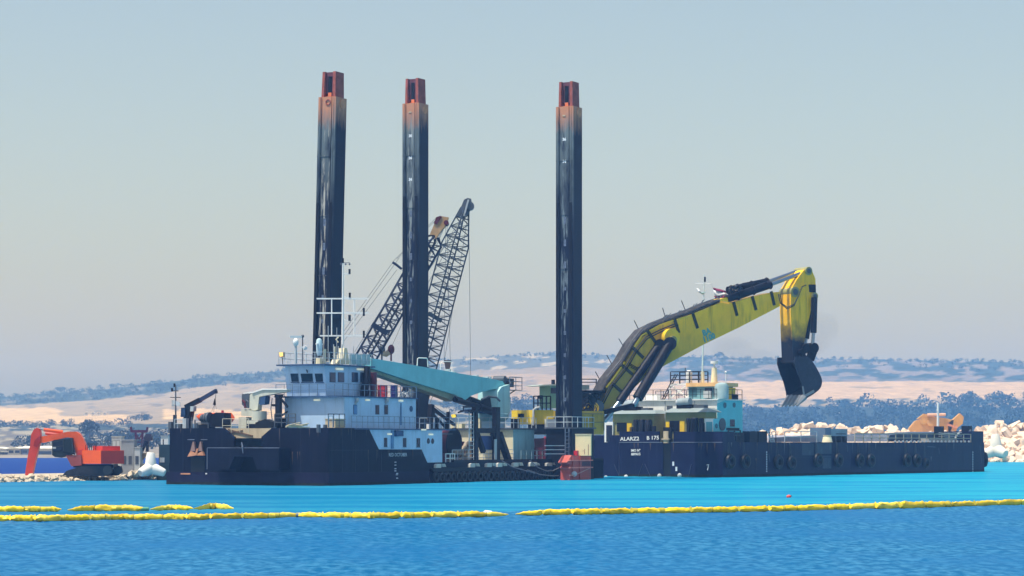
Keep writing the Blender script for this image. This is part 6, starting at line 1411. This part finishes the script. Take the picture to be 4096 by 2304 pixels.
FW = mat('flag_white', (.7, .72, .72), .8); FR = mat('flag_maroon', (.16, .012, .05), .8); FG = mat('flag_green', (.28, .45, .38), .8)
flag('wind-blown maroon and white flag behind the black cylinders', [[(1164, 242), (1290, 272), (1295, 292), (1170, 264)], [(1170, 264), (1295, 292), (1290, 312), (1178, 316)], [(1178, 316), (1290, 312), (1295, 338), (1182, 342)]], [FR, FW, FR])
flag('small ragged white and green flag on the thin mast', [[(1020, 245), (1060, 268), (1062, 290), (1028, 275)], [(1028, 275), (1062, 290), (1104, 285), (1070, 302)]], [FW, FG])
# deck gear along the barge
def d8(x, y, yy=1.5): return FB.on_y(c8(x, y), yy)
mb = MB()
for x in (348, 402): q = d8(x, 460); mb.beam((q.x, 1.5, BZ), (q.x, 1.5, d8(x, 365).z), .09)
mb.beam((d8(348, 365).x, 1.5, d8(348, 367).z), (d8(402, 365).x, 1.5, d8(402, 367).z), .09); mb.build('hoop', BRL, BG)
for x0_, x1_, yt in ((55, 125, 372), (170, 245, 362), (250, 325, 362)): a, c_ = d8(x0_, 455, 2.2), d8(x1_, yt, 2.2); B(a.x, c_.x, 2.2, 3.6, BZ + .002, c_.z).build('deck_locker', M['black'], BG)
ladder(MB(), (d8(285, 480).x, .05, BZ - .3), (d8(255, 365).x, .05, d8(255, 365).z), (1, .0, .0), .9, .3, .04).build('boarding_ladder', M['grey'], BG)
mb = MB(); a, c_ = d8(-15, 440, .3), d8(90, 370, .3); rail(mb, [(a.x, .3, BZ + .2), (c_.x, .3, BZ + .2)], 1.2, 1.2, .06, (.5,)); mb.build('railing', BRL, BG)
MB().prism([d8(*p, 3.) for p in ((335, 456), (345, 418), (755, 396), (750, 456))], (0, 8., 0)).build('hopper_coaming', mat('grey_lilac_steel', (.30, .30, .34), .6), BG)
a, c_ = d8(1380, 452, 3.), d8(2000, 380, 3.)
MB().prism([d8(*p, 3.) for p in ((1380, 453), (1400, 395), (1560, 378), (1760, 378), (2000, 365), (2030, 453))], (0, 7.5, 0)).build('winch_platform', mat('dark_blue_gear', (.03, .05, .09), .5, blot=(.12, .16, .2), bamt=.7), BG)
CB = thing('deck_cabinet', 'blue grey cabinet on the barge deck in front of the rocks', 'cabinet', FB, (d8(930, 455, 2.2).x, 2.2, BZ))
a, c_ = d8(835, 455, 2.2), d8(1035, 342, 2.2)
B(a.x, a.x + (c_.x - a.x) * .25, 2.2, 4.4, BZ + .002, c_.z + .15).build('panel', mat('slate_blue', (.10, .17, .26), .5), CB); B(a.x + (c_.x - a.x) * .252, c_.x, 2.3, 4.4, BZ + .8, c_.z).build('body', mat('blue_grey_cabinet', (.22, .34, .42), .5), CB)
for f in (.45, .7, .92): B(a.x + (c_.x - a.x) * f, a.x + (c_.x - a.x) * f + .3, 2.25, 4.3, BZ + .002, BZ + .798).build('leg', M['dgrey'], CB)
q = d8(935, 350, 2.2); B(q.x, q.x + 2.6, 2.25, 2.3, d8(950, 380, 2.2).z - .12, d8(950, 380, 2.2).z).build('handle_bar', M['dgrey'], CB)
BL_ = thing('mooring_bollard', 'cream tapered bollard left of the blue grey cabinet', 'bollard', FB, (d8(852, 455, 1.).x, 1., BZ))
u = d8(852, 455, 1.); MB().tube([(u.x, 1., BZ), (u.x, 1., d8(852, 415, 1).z), (u.x, 1, d8(852, 400, 1).z)], [.68, .55, .42], 16).build('post', M['cream'], BL_, smooth=True); MB().cyl((u.x, 1, d8(852, 400, 1).z), (u.x, 1, d8(852, 396, 1).z + .02), .55, n=16).build('cap', M['cream'], BL_)
rail(MB(), [(d8(1095, 456, .4).x, .4, BZ), (d8(2110, 456, .4).x, .4, BZ)], 1.15, 2.4, .05, (.5,)).build('railing', mat('buff_railing', (.40, .34, .24), .6), BG)
rail(MB(), [(d8(480, 456, .4).x, .4, BZ), (d8(760, 456, .4).x, .4, BZ)], 1.35, 4.0, .045, (.5,)).build('railing', M['grey'], BG)
for i in range(20): 
    x = 1450 + i * 34; q = d8(x, 448, .25); MB().ell((q.x, .3, BZ + .12), .16, 6, 5).build('deck_cleat', M['white'], BG)
u0, u1 = d8(1740, 455, 1.4), d8(1975, 422, 1.4); B(u0.x, u1.x, 1.4, 2.6, BZ + .002, u1.z).build('bow_locker', mat('buff_grey_steel', (.36, .35, .31), .6), BG)
for x0_, x1_, yt in ((1845, 1875, 318), (2085, 2120, 315)): a, c_ = d8(x0_, 450, 2.), d8(x1_, yt, 2.); B(a.x, c_.x, 2., 3., BZ + .002, c_.z).build('bow_post', M['black'], BG)
MB().tube([d8(1960, 450, 1.6), d8(1985, 400, 1.6), d8(2010, 372, 1.6)], .12, 6).build('bow_rail', M['grey'], BG); MB().tube([d8(2040, 450, 1.7), d8(2075, 410, 1.7), d8(2110, 350, 1.7)], .12, 6).build('bow_stay', M['dgrey'], BG)
for i in range(3): MB().tube([d8(1830, 375 + i * 15, 1.3), d8(1900, 382 + i * 15, 1.3), d8(2030, 372 + i * 15, 1.3)], .05, 5).build('bow_rail', M['grey'], BG)
a, c_ = d8(2130, 456, .25), d8(2235, 362, .25); B(a.x, c_.x, .5, 6, BZ, c_.z).build('forecastle', M['hull2'], BG); B(a.x, xe - .3, 1.7, 7.5, BZ + .002, BZ + .35).build('bow_coaming', M['dgrey'], BG)
u = d8(1822, 430, 4.); PMST = thing('pole_mast', 'plain white pole mast near the bow of the barge', 'mast', FB, (u.x, 4., BZ)); MB().cyl((u.x, 4, BZ), (u.x, 4, d8(1826, 112, 4).z), .2, .14, 10).build('pole', M['white'], PMST, smooth=True); MB().beam((u.x, 4, d8(1822, 190, 4).z), (u.x - .5, 4, d8(1822, 175, 4).z), .07).build('cleat', M['white'], PMST)
B(u.x - .4, u.x + .4, 3.6, 4.4, BZ, BZ + .25).build('foot', M['grey'], PMST)

# ================================================================== tan digger behind the breakwater
dT = 560.
TB = mat('ochre_paint', (.58, .30, .07), .5, var=.12, streak=(.35, .18, .06), samt=.4)
def tt(x, y): return at(c8(x, y), dT)
g = tt(1800, 450); TX = thing('ochre_excavator', 'ochre excavator boom folded behind the pale rocks at the right', 'excavator', WORLD, (g.x, dT, 3.))
MB().prism([tt(*p) for p in ((1545, 380), (1575, 330), (1620, 275), (1700, 240), (1800, 236), (1880, 245), (1960, 265), (1955, 300), (1920, 400), (1800, 400), (1640, 400))], (0, 1.6, 0)).build('boom', TB, TX)
MB().prism([tt(*p) for p in ((1640, 255), (1700, 208), (1735, 215), (1800, 236), (1700, 242))], (0, 1.4, 0)).build('boom_back', TB, TX)
MB().prism([tt(*p) for p in ((1910, 290), (1960, 255), (2015, 205), (2048, 235), (2040, 295), (1995, 330), (1960, 400), (1915, 400))], (0, 1.8, 0)).build('stick', TB, TX)
MB().cyl(tt(1725, 218) + Vector((0, -.4, 0)), tt(1885, 216) + Vector((0, -.4, 0)), .35, n=12).build('cylinder', mat('pale_salmon', (.62, .36, .22), .5), TX, smooth=True)
for x, y in ((1695, 275), (1755, 288)): q = tt(x, y); MB().cyl(q + Vector((0, -.35, 0)), q, .8, n=16).build('pin_boss', TB, TX, smooth=True)
MB().beam(tt(1900, 300) + Vector((0, -.2, 0)), tt(1990, 330) + Vector((0, -.2, 0)), .3, .5).build('link', M['rustlight'], TX)
B(g.x - 4, g.x + 5, dT, dT + 3.5, 2.0, 6.2).build('house', TB, TX); 
for s_ in (0, 2.8): B(g.x - 4.5, g.x + 4.5, dT + s_, dT + s_ + .9, .2, 1.99).build('track', M['black'], TX)

# ================================================================== orange excavator on the causeway
dO = 264.
def o1(x, y, dd=0.): return at(c1(x, y), dO + dd)
gz = .5; q = o1(1000, 1180)
OX = thing('orange_excavator', 'orange crawler excavator reaching down with a long red stick', 'excavator', WORLD, (q.x, dO + 1.5, gz))
DKT = mat('dusty_black_track', (.02, .024, .035), .7, var=.4, scale=3)
for yy, x0_, x1_ in ((-.6, 640, 1160), (2.4, 760, 1262)):
    a, c_ = o1(x0_, 1190, yy), o1(x1_, 1190, yy); zt_ = o1(900, 1100, yy).z
    tr = MB().prism([Vector((a.x + .1, dO + yy, gz + .15)), Vector((a.x + .6, dO + yy, gz)), Vector((c_.x - .5, dO + yy, gz)), Vector((c_.x, dO + yy, gz + .4)), Vector((c_.x - .15, dO + yy, zt_)), Vector((a.x + 2.0, dO + yy, zt_)), Vector((a.x + .5, dO + yy, gz + .55))], (0, .8, 0)).build('track', DKT, OX)
    for k_ in range(6): xx = a.x + 1.1 + (c_.x - a.x - 2.0) * k_ / 5; MB().cyl((xx, dO + yy - .06, gz + .42), (xx, dO + yy, gz + .42), .26, n=12).build('roller', DKT, tr)
B(o1(760, 1100).x, o1(1180, 1100).x, dO - .2, dO + 2.6, gz + .9, o1(900, 1080).z).build('undercarriage', M['black'], OX)
pl = [o1(848, 1000, -.2), o1(1045, 1000, -1.4), o1(1284, 1000, -.2), o1(1200, 1000, 3.2), o1(900, 1000, 3.)]
zb0, zb1 = o1(1045, 1075, -1.2).z, o1(1045, 935, -1.2).z
body = MB().prism([Vector((p.x, p.y, zb0)) for p in pl], (0, 0, zb1 - zb0)).build('house', M['orange'], OX)
MB().prism([Vector((p.x, p.y, zb0 + .05)) - Vector((0, .012, 0)) for p in (pl[1], pl[2])] + [Vector((pl[2].x, pl[2].y - .012, zb1 - .05)), Vector((pl[1].x, pl[1].y - .012, zb1 - .05))], (.004, -.02, 0)).build('shade_side_panel', M['redorange'], body)  # redder sheet over the right face, painting in its shaded side
MB().prism([Vector((p.x, p.y, zb1)) for p in (o1(960, 1000, .4), o1(1060, 1000, -.6), o1(1245, 1000, .2), o1(1180, 1000, 2.8), o1(960, 1000, 2.8))], (0, 0, o1(1100, 890, 0).z - zb1)).build('engine_cover', M['redorange'], body)
rail(MB(), [Vector((o1(1000, 900, -.2).x, dO - .2, o1(1000, 900, -.2).z)), Vector((o1(1242, 890, -.2).x, dO - .2, o1(1242, 890, -.2).z))], .58, .42, .025, ()).build('railing', M['dgrey'], OX)
MB().prism([o1(*p, -.4) for p in ((680, 985), (840, 985), (845, 1090), (740, 1100))], (0, 2.4, 0)).build('boom_mount', mat('dusty_red_paint', (.30, .06, .05), .6), OX)
CBX = MB().prism([o1(*p, -.3) for p in ((538, 840), (560, 828), (750, 805), (765, 960), (680, 1000), (640, 1012), (570, 1005), (540, 985))], (0, 1.7, 0)).build('cab', mat('black_cab', (.012, .018, .022), .3), OX)
MB().prism([o1(*p, -.31) for p in ((552, 855), (650, 835), (650, 940), (556, 950))], (0, -.02, 0)).build('cab_window', M['glass'], CBX); B(o1(545, 915, -.35).x, o1(578, 915, -.35).x, dO - .36, dO - .34, o1(545, 918, -.35).z, o1(545, 900, -.35).z).build('cab_plate', M['grey'], CBX)
MB().beam(o1(650, 950, -.4), o1(780, 975, -.4), .14).build('hand_rail', M['black'], CBX)
MB().prism([o1(*p, .2) for p in ((410, 855), (405, 800), (440, 790), (700, 742), (790, 742), (830, 768), (860, 820), (895, 900), (905, 945), (850, 990), (790, 985), (770, 900), (748, 805), (690, 800), (440, 858))], (0, .9, 0)).build('boom', M['orange'], OX)
MB().prism([o1(*p, .1) for p in ((258, 1192), (285, 1010), (312, 880), (322, 770), (350, 718), (378, 702), (412, 712), (418, 780), (405, 880), (360, 1060), (330, 1200), (300, 1202))], (0, .9, 0)).build('stick', M['redorange'], OX)
MB().prism([o1(*p, .08) for p in ((412, 785), (418, 800), (412, 862), (380, 900), (345, 890), (360, 830))], (0, -.03, 0)).build('stick_knuckle', mat('deep_red_paint', (.34, .02, .02), .45), OX)
cy = MB().cyl(o1(455, 722, .5), o1(650, 745, .5), .2, n=12).build('stick_cylinder', M['orange'], OX, smooth=True); MB().cyl(o1(400, 712, .5), o1(455, 722, .5), .09, n=10).build('rod', M['chrome'], cy, smooth=True)
cy = MB().cyl(o1(470, 760, 1.3), o1(620, 775, 1.3), .16, n=10).build('far_cylinder', M['salmon'], OX, smooth=True)
MB().prism([o1(*p, -.1) for p in ((800, 980), (805, 935), (860, 925), (862, 980))], (0, .3, 0)).build('step_box', M['redorange'], OX)
mb = MB()
for x in (885, 905, 925, 945): mb.tube([o1(x, 960, .0), o1(x + 4, 880, -.1), o1(x + 25, 862, -.1), o1(x + 45, 890, 0), o1(x + 45, 950, 0)], .035, 5)
mb.build('hoses', M['rubber'], OX)
for x0_, x1_ in ((1120, 1150), (1165, 1205)): a, c_ = o1(x0_, 1130, 2.3), o1(x1_, 1112, 2.3); B(a.x, c_.x, dO + 2.34, dO + 2.398, a.z, c_.z).build('track_gap', M['grey'], OX)
for yy, xw in ((-.68, 1110), (2.32, 1220)): q = o1(xw, 1150, yy); MB().cyl((q.x, dO + yy, gz + .62), (q.x, dO + yy + .1, gz + .62), .48, n=18).build('idler_wheel', mat('dusty_steel', (.06, .06, .065), .6), OX)
for p0, p1 in (((655, 835), (655, 945)), ((556, 905), (650, 888)), ((745, 812), (755, 955))): MB().beam(o1(*p0, -.33), o1(*p1, -.33), .05).build('cab_pillar', mat('dark_grey_frame', (.05, .06, .065), .5), CBX)
# cabins, red frame, tetrapods and workboat beside it
def cont(label, x0, x1, yt, yb_, dd, m, doors=1, nm='site_cabin'):
    a, c_ = o1(x0, yb_, dd), o1(x1, yt, dd); t = thing(nm, label, 'cabin', WORLD, ((a.x + c_.x) / 2, dO + dd, gz)); B(a.x, c_.x, dO + dd, dO + dd + 2.4, gz - .02, c_.z).build('body', m, t)
    B(a.x - .05, c_.x + .05, dO + dd - .06, dO + dd + 2.45, c_.z, c_.z + .08).build('roof', M['grey'], t)
    for i in range(doors): xx = a.x + (c_.x - a.x) * (i + .6) / (doors + .2); B(xx - .2, xx + .15, dO + dd - .03, dO + dd, gz + 1.2, min(c_.z - .3, gz + 2.1)).build('window', M['dgrey'], t)
cont('white site cabin behind the orange excavator tail', 1155, 1252, 795, 1060, 9, mat('dusty_white_cabin', (.52, .54, .52), .6, streak=(.3, .26, .2), samt=.4))
cont('grey white container right behind the orange excavator', 1256, 1385, 832, 1062, 7, mat('dusty_grey_cabin', (.30, .32, .33), .6, streak=(.16, .14, .12), samt=.5), 2)
cont('small white cabin in front of the red gantry', 1390, 1450, 910, 1060, 6, mat('dusty_white_cabin', (.52, .54, .52), .6))
cont('pale cabin half hidden by the dredger corner', 1665, 1740, 790, 960, 12, M['white'])
PRP = mat('purple_maroon_paint', (.075, .022, .07), .5)
q = o1(1440, 1060, 10); GT = thing('red_gantry', 'small dark maroon gantry frame above the white cabins', 'gantry', WORLD, (q.x, dO + 10, gz))
def gb(p, r_, w, nm='beam', dd=10): MB().beam(o1(*p, dd), o1(*r_, dd), w).build(nm, PRP, GT)
gb((1362, 738), (1522, 738), .28, 'top_beam'); gb((1362, 745), (1356, 692), .22, 'horn'); gb((1520, 742), (1527, 695), .22, 'horn'); gb((1405, 745), (1412, 1060), .22, 'leg'); gb((1475, 745), (1470, 1060), .22, 'leg'); gb((1400, 750), (1440, 820), .14, 'brace'); gb((1480, 750), (1440, 820), .14, 'brace'); gb((1405, 850), (1475, 850), .14, 'tie')
GS = mat('dark_violet_steel', (.035, .035, .07), .5)
q = o1(1530, 1060, 8); GR = thing('grab', 'dark clamshell grab hanging from a curved arm by the tetrapod', 'grab', WORLD, (q.x, dO + 8, gz))
MB().prism([o1(*p, 8) for p in ((1490, 800), (1510, 765), (1560, 765), (1580, 830), (1540, 840), (1530, 950), (1505, 950), (1515, 850), (1495, 850))], (0, .8, 0)).build('head', GS, GR)
MB().tube([o1(1500, 830, 8), o1(1470, 920, 8), o1(1430, 1000, 8), o1(1405, 1062, 8)], [.3, .28, .22, .2], 8).build('arm', GS, GR, smooth=True)
MB().prism([o1(*p, 7.5) for p in ((1375, 1085), (1390, 980), (1520, 960), (1440, 1080))], (0, 1., 0)).build('spoil_skip', mat('dusty_brown', (.28, .2, .13), .8), GR)
q = o1(1560, 1085, 3); tetrapod('big white tetrapod on the causeway left of the dark hull', (q.x, dO + 3, gz), 1.75, .0, TETW, 1.75)
q = o1(1690, 1050, 6); tetrapod('second white tetrapod half hidden behind the dark hull corner', (q.x, dO + 6, gz), 1.3, .1, TETW, .5)
# dark workboat at the left corner of the dredger
WB = thing('workboat', 'small dark green workboat between the rubble and the dredger', 'boat', WORLD, (o1(1680, 1235).x, dO - 1, 0))
MB().prism([o1(*p, 4) for p in ((1628, 1250), (1600, 1120), (1605, 1090), (1790, 1085), (1790, 1250))], (0, 3.5, 0)).build('hull', mat('dark_green_hull', (.012, .03, .035), .5), WB)
a, c_ = o1(1645, 1090, 5), o1(1760, 875, 5); B(a.x, c_.x, dO + 5, dO + 7, a.z, c_.z).build('wheelhouse', mat('dark_teal_paint', (.02, .045, .06), .5), WB)
B(a.x + .1, a.x + .6, dO + 4.96, dO + 5, o1(1660, 1060, 5).z, o1(1660, 1010, 5).z).build('hatch', M['grey'], WB); B(o1(1640, 1160, 4).x, o1(1680, 1160, 4).x, dO + 3.95, dO + 4, o1(1640, 1145, 4).z, o1(1640, 1115, 4).z).build('name_plate', M['grey'], WB)
MB().cyl(o1(1690, 875, 6), o1(1690, 820, 6), .06).build('mast', M['black'], WB)

# ================================================================== yellow floating booms
BY = mat('yellow_boom_fabric', (.95, .62, .01), .45, var=.08, scale=1.5, bump=.4, bscale=5)
BYD = mat('dirty_yellow_fabric', (.46, .38, .015), .5, var=.2)
BYF = mat('faded_yellow_fabric', (.90, .66, .06), .5, var=.12, scale=1.5, bump=.4, bscale=5)
BYG = mat('grimy_yellow_fabric', (.74, .50, .012), .5, var=.2, scale=1.5, bump=.4, bscale=5)
def boom(label, pts, seed, bands, joints=()):
    """pts: (px, row of the waterline under it, thickness in pixels)"""
    r_ = random.Random(seed); P = []
    for px, py, th in pts: d = EYE * FPX / (py - HZ); P.append((Vector(((px - 2048) / FPX * d, d, 0)), th * d / FPX))
    t = thing('floating_boom', label, 'boom', WORLD, tuple(P[0][0]), 'yellow floating booms')
    def along(px):
        for (a, (pa, ha)), (b_, (pb, hb)) in zip(zip([p[0] for p in pts], P), zip([p[0] for p in pts][1:], P[1:])):
            if a <= px <= b_: f = (px - a) / (b_ - a); return pa.lerp(pb, f), ha + (hb - ha) * f
        return P[-1]
    x = pts[0][0]; end = pts[-1][0]; xs = [x]
    while xs[-1] < end: xs.append(min(end, xs[-1] + r_.uniform(85, 125)))
    if len(xs) > 2 and xs[-1] - xs[-2] < 30: xs.pop(-2)
    for i, (x0, x1) in enumerate(zip(xs, xs[1:])):
        n = 14; vs = []; m = 10; prev = None
        for k in range(n + 1):
            f = k / n; c0, h = along(x0 + (x1 - x0) * f); tp = 1.0
            e0, e1 = (1 if i == 0 else 0), (1 if i == len(xs) - 2 else 0)
            tp = min(1, .62 + 3.4 * min(f if not e0 else f * .6 - .12, (1 - f) if not e1 else (1 - f) * .6 - .12)); tp = max(.12, tp)
            tw = .06 * math.sin(f * 9 + seed + i); rr = h * .52 * tp * (1 + .10 * math.sin(k * 2.1 + i))
            for j in range(m):
                a = 2 * math.pi * j / m; cr_ = 1 + .22 * mnoise.noise(Vector((k * .6, j * .9, seed + i * 3.1)))
                vs.append(c0 + Vector((0, math.cos(a) * rr * 1.05 * cr_, max(-.1, math.sin(a) * rr * cr_ + h * .42 + tw * h))))
        fs = [(k * m + j, (k + 1) * m + j, (k + 1) * m + (j + 1) % m, k * m + (j + 1) % m) for k in range(n) for j in range(m)] + [tuple(range(m)), tuple(n * m + j for j in range(m - 1, -1, -1))]
        mb = MB(); mb.add(vs, fs); mb.build('float_section', r_.choice((BY, BY, BYF, BYG)), t, smooth=True)
    for x in xs[1:-1]:
        c0, h = along(x); mb = MB()
        if r_.random() < .55:
            s_ = h * r_.uniform(.3, .6); mb.add([c0 + Vector((-s_, -h * .5, h * .5)), c0 + Vector((s_ * .8, -h * .52, h * .45)), c0 + Vector((0, -h * .2, h * (1.02 + r_.random() * .15))), c0 + Vector((s_ * .2, -h * .6, h * .15)), c0 + Vector((0, h * .3, h * .7))], [(0, 1, 2), (0, 3, 1), (1, 4, 2), (0, 2, 4), (3, 0, 4), (1, 3, 4)]); mb.build('fabric_fold', BYD if r_.random() < .5 else BY, t)
        else:
            mb.torus(c0 + Vector((0, 0, h * .44)), (1, 0, .05), h * .42, h * .09, 14, 6); mb.build('band', BYD, t, smooth=True)
    for px in bands:
        c0, h = along(px); w = .22 * r_.uniform(.5, 1.2); MB().cyl(c0 + Vector((-w, 0, h * .44)), c0 + Vector((w, 0, h * .44)), h * .50, n=12).build('worn_band', BYD, t, smooth=True)
    for px, m_ in joints:
        c0, h = along(px); MB().cyl(c0 + Vector((-.25, 0, h * .4)), c0 + Vector((.25, 0, h * .42)), h * .4, n=10).build('joint', m_, t, smooth=True)
    return t
JB = mat('blue_grey_joint', (.10, .16, .22), .5)
boom('long front yellow boom across the left half of the water', [(-160, 2086, 26), (190, 2084, 26), (500, 2078, 24), (800, 2079, 26), (1190, 2070, 22), (1500, 2074, 26), (1900, 2067, 24), (2033, 2064, 14)], 3, (250, 400, 590, 700, 1100, 1380, 1500, 1640), ((497, JB), (1200, JB)))
boom('long front yellow boom rising across the right half of the water', [(2062, 2062, 14), (2180, 2060, 24), (2500, 2055, 24), (2760, 2052, 25), (3100, 2045, 24), (3450, 2038, 26), (3620, 2034, 30), (3850, 2026, 22), (4096, 2018, 24), (4260, 2012, 24)], 5, (2190, 2300, 2417, 2535, 2645, 3130, 3330, 3780))
boom('short rear yellow boom at the left edge', [(-120, 2048, 24), (100, 2047, 24), (245, 2046, 20)], 8, (110, 150, 190))
boom('second rear yellow boom from the left with a green end', [(270, 2046, 16), (380, 2043, 26), (560, 2044, 24), (588, 2044, 18)], 10, (450, 480), ((578, mat('green_joint', (.05, .25, .16), .5)),))
boom('third rear yellow boom from the left', [(600, 2044, 16), (680, 2041, 24), (772, 2042, 20)], 12, (655, 700))
boom('rightmost short rear yellow boom', [(774, 2042, 16), (860, 2036, 28), (935, 2039, 16)], 14, (840,))
q = EYE * FPX / (2064 - HZ); WBX = thing('white_float', 'white plastic float caught at the end of the front boom', 'float', WORLD, ((1955 - 2048) / FPX * q, q - .3, 0))
v = Vector(BASE[WBX.name]); MB().tube([v + Vector((-.3, 0, .14)), v + Vector((-.18, 0, .18)), v + Vector((.12, 0, .17)), v + Vector((.3, 0, .1))], [.08, .15, .13, .04], 10).build('body', M['white'], WBX, smooth=True); MB().torus(v + Vector((-.3, 0, .16)), (1, 0, 0), .06, .02, 10, 5).build('lug', JB, WBX)
q = EYE * FPX / (1991 - HZ); v = Vector(((3155 - 2048) / FPX * q, q, 0)); RB = thing('buoy', 'small red buoy floating beyond the right boom', 'buoy', WORLD, tuple(v))
MB().ell(v + Vector((0, 0, .08)), (.18, .14, .14), 12, 8).build('body', mat('buoy_red', (.7, .08, .07), .4), RB, smooth=True); MB().torus(v + Vector((.17, 0, .12)), (0, 1, 0), .05, .02, 10, 5).build('eye', M['dgrey'], RB)
# ================================================================== engine smoke
smk = bpy.data.materials.new('diesel_smoke'); smk.use_nodes = True; sn = smk.node_tree.nodes; sn.remove(sn['Principled BSDF'])
sv = sn.new('ShaderNodeVolumePrincipled'); sv.inputs['Color'].default_value = (.25, .27, .3, 1); sv.inputs['Density'].default_value = .045
smk.node_tree.links.new(sv.outputs[0], sn['Material Output'].inputs['Volume'])
mb = MB()
for px, py, rx, rz in ((3270, 1330, 2.2, 3.0), (3310, 1310, 1.6, 2.0), (3000, 1440, 4.5, 1.6), (2930, 1400, 3.0, 1.8), (3080, 1470, 3.5, 1.6)): mb.ell(at((px, py), 330.), (rx, 2.2, rz), 14, 10)
tag(mb.build('smoke', smk, smooth=True), 'faint dark diesel smoke drifting behind the digger stick', 'smoke', kind='stuff')
# ================================================================== air
HZB = MB().box(-2600, 2600, -1000, 3750, -3.5, 128)
hm = bpy.data.materials.new('summer_haze'); hm.use_nodes = True; hn = hm.node_tree.nodes; hn.remove(hn['Principled BSDF'])
pv = hn.new('ShaderNodeVolumePrincipled'); pv.inputs['Color'].default_value = (.27, .53, 1, 1); pv.inputs['Absorption Color'].default_value = (1, 1, 1, 1); pv.inputs['Density'].default_value = .00027; pv.inputs['Anisotropy'].default_value = .2
hm.node_tree.links.new(pv.outputs[0], hn['Material Output'].inputs['Volume'])
tag(HZB.build('haze', hm), 'thin blue summer haze over the sea and hills', None, kind='stuff')
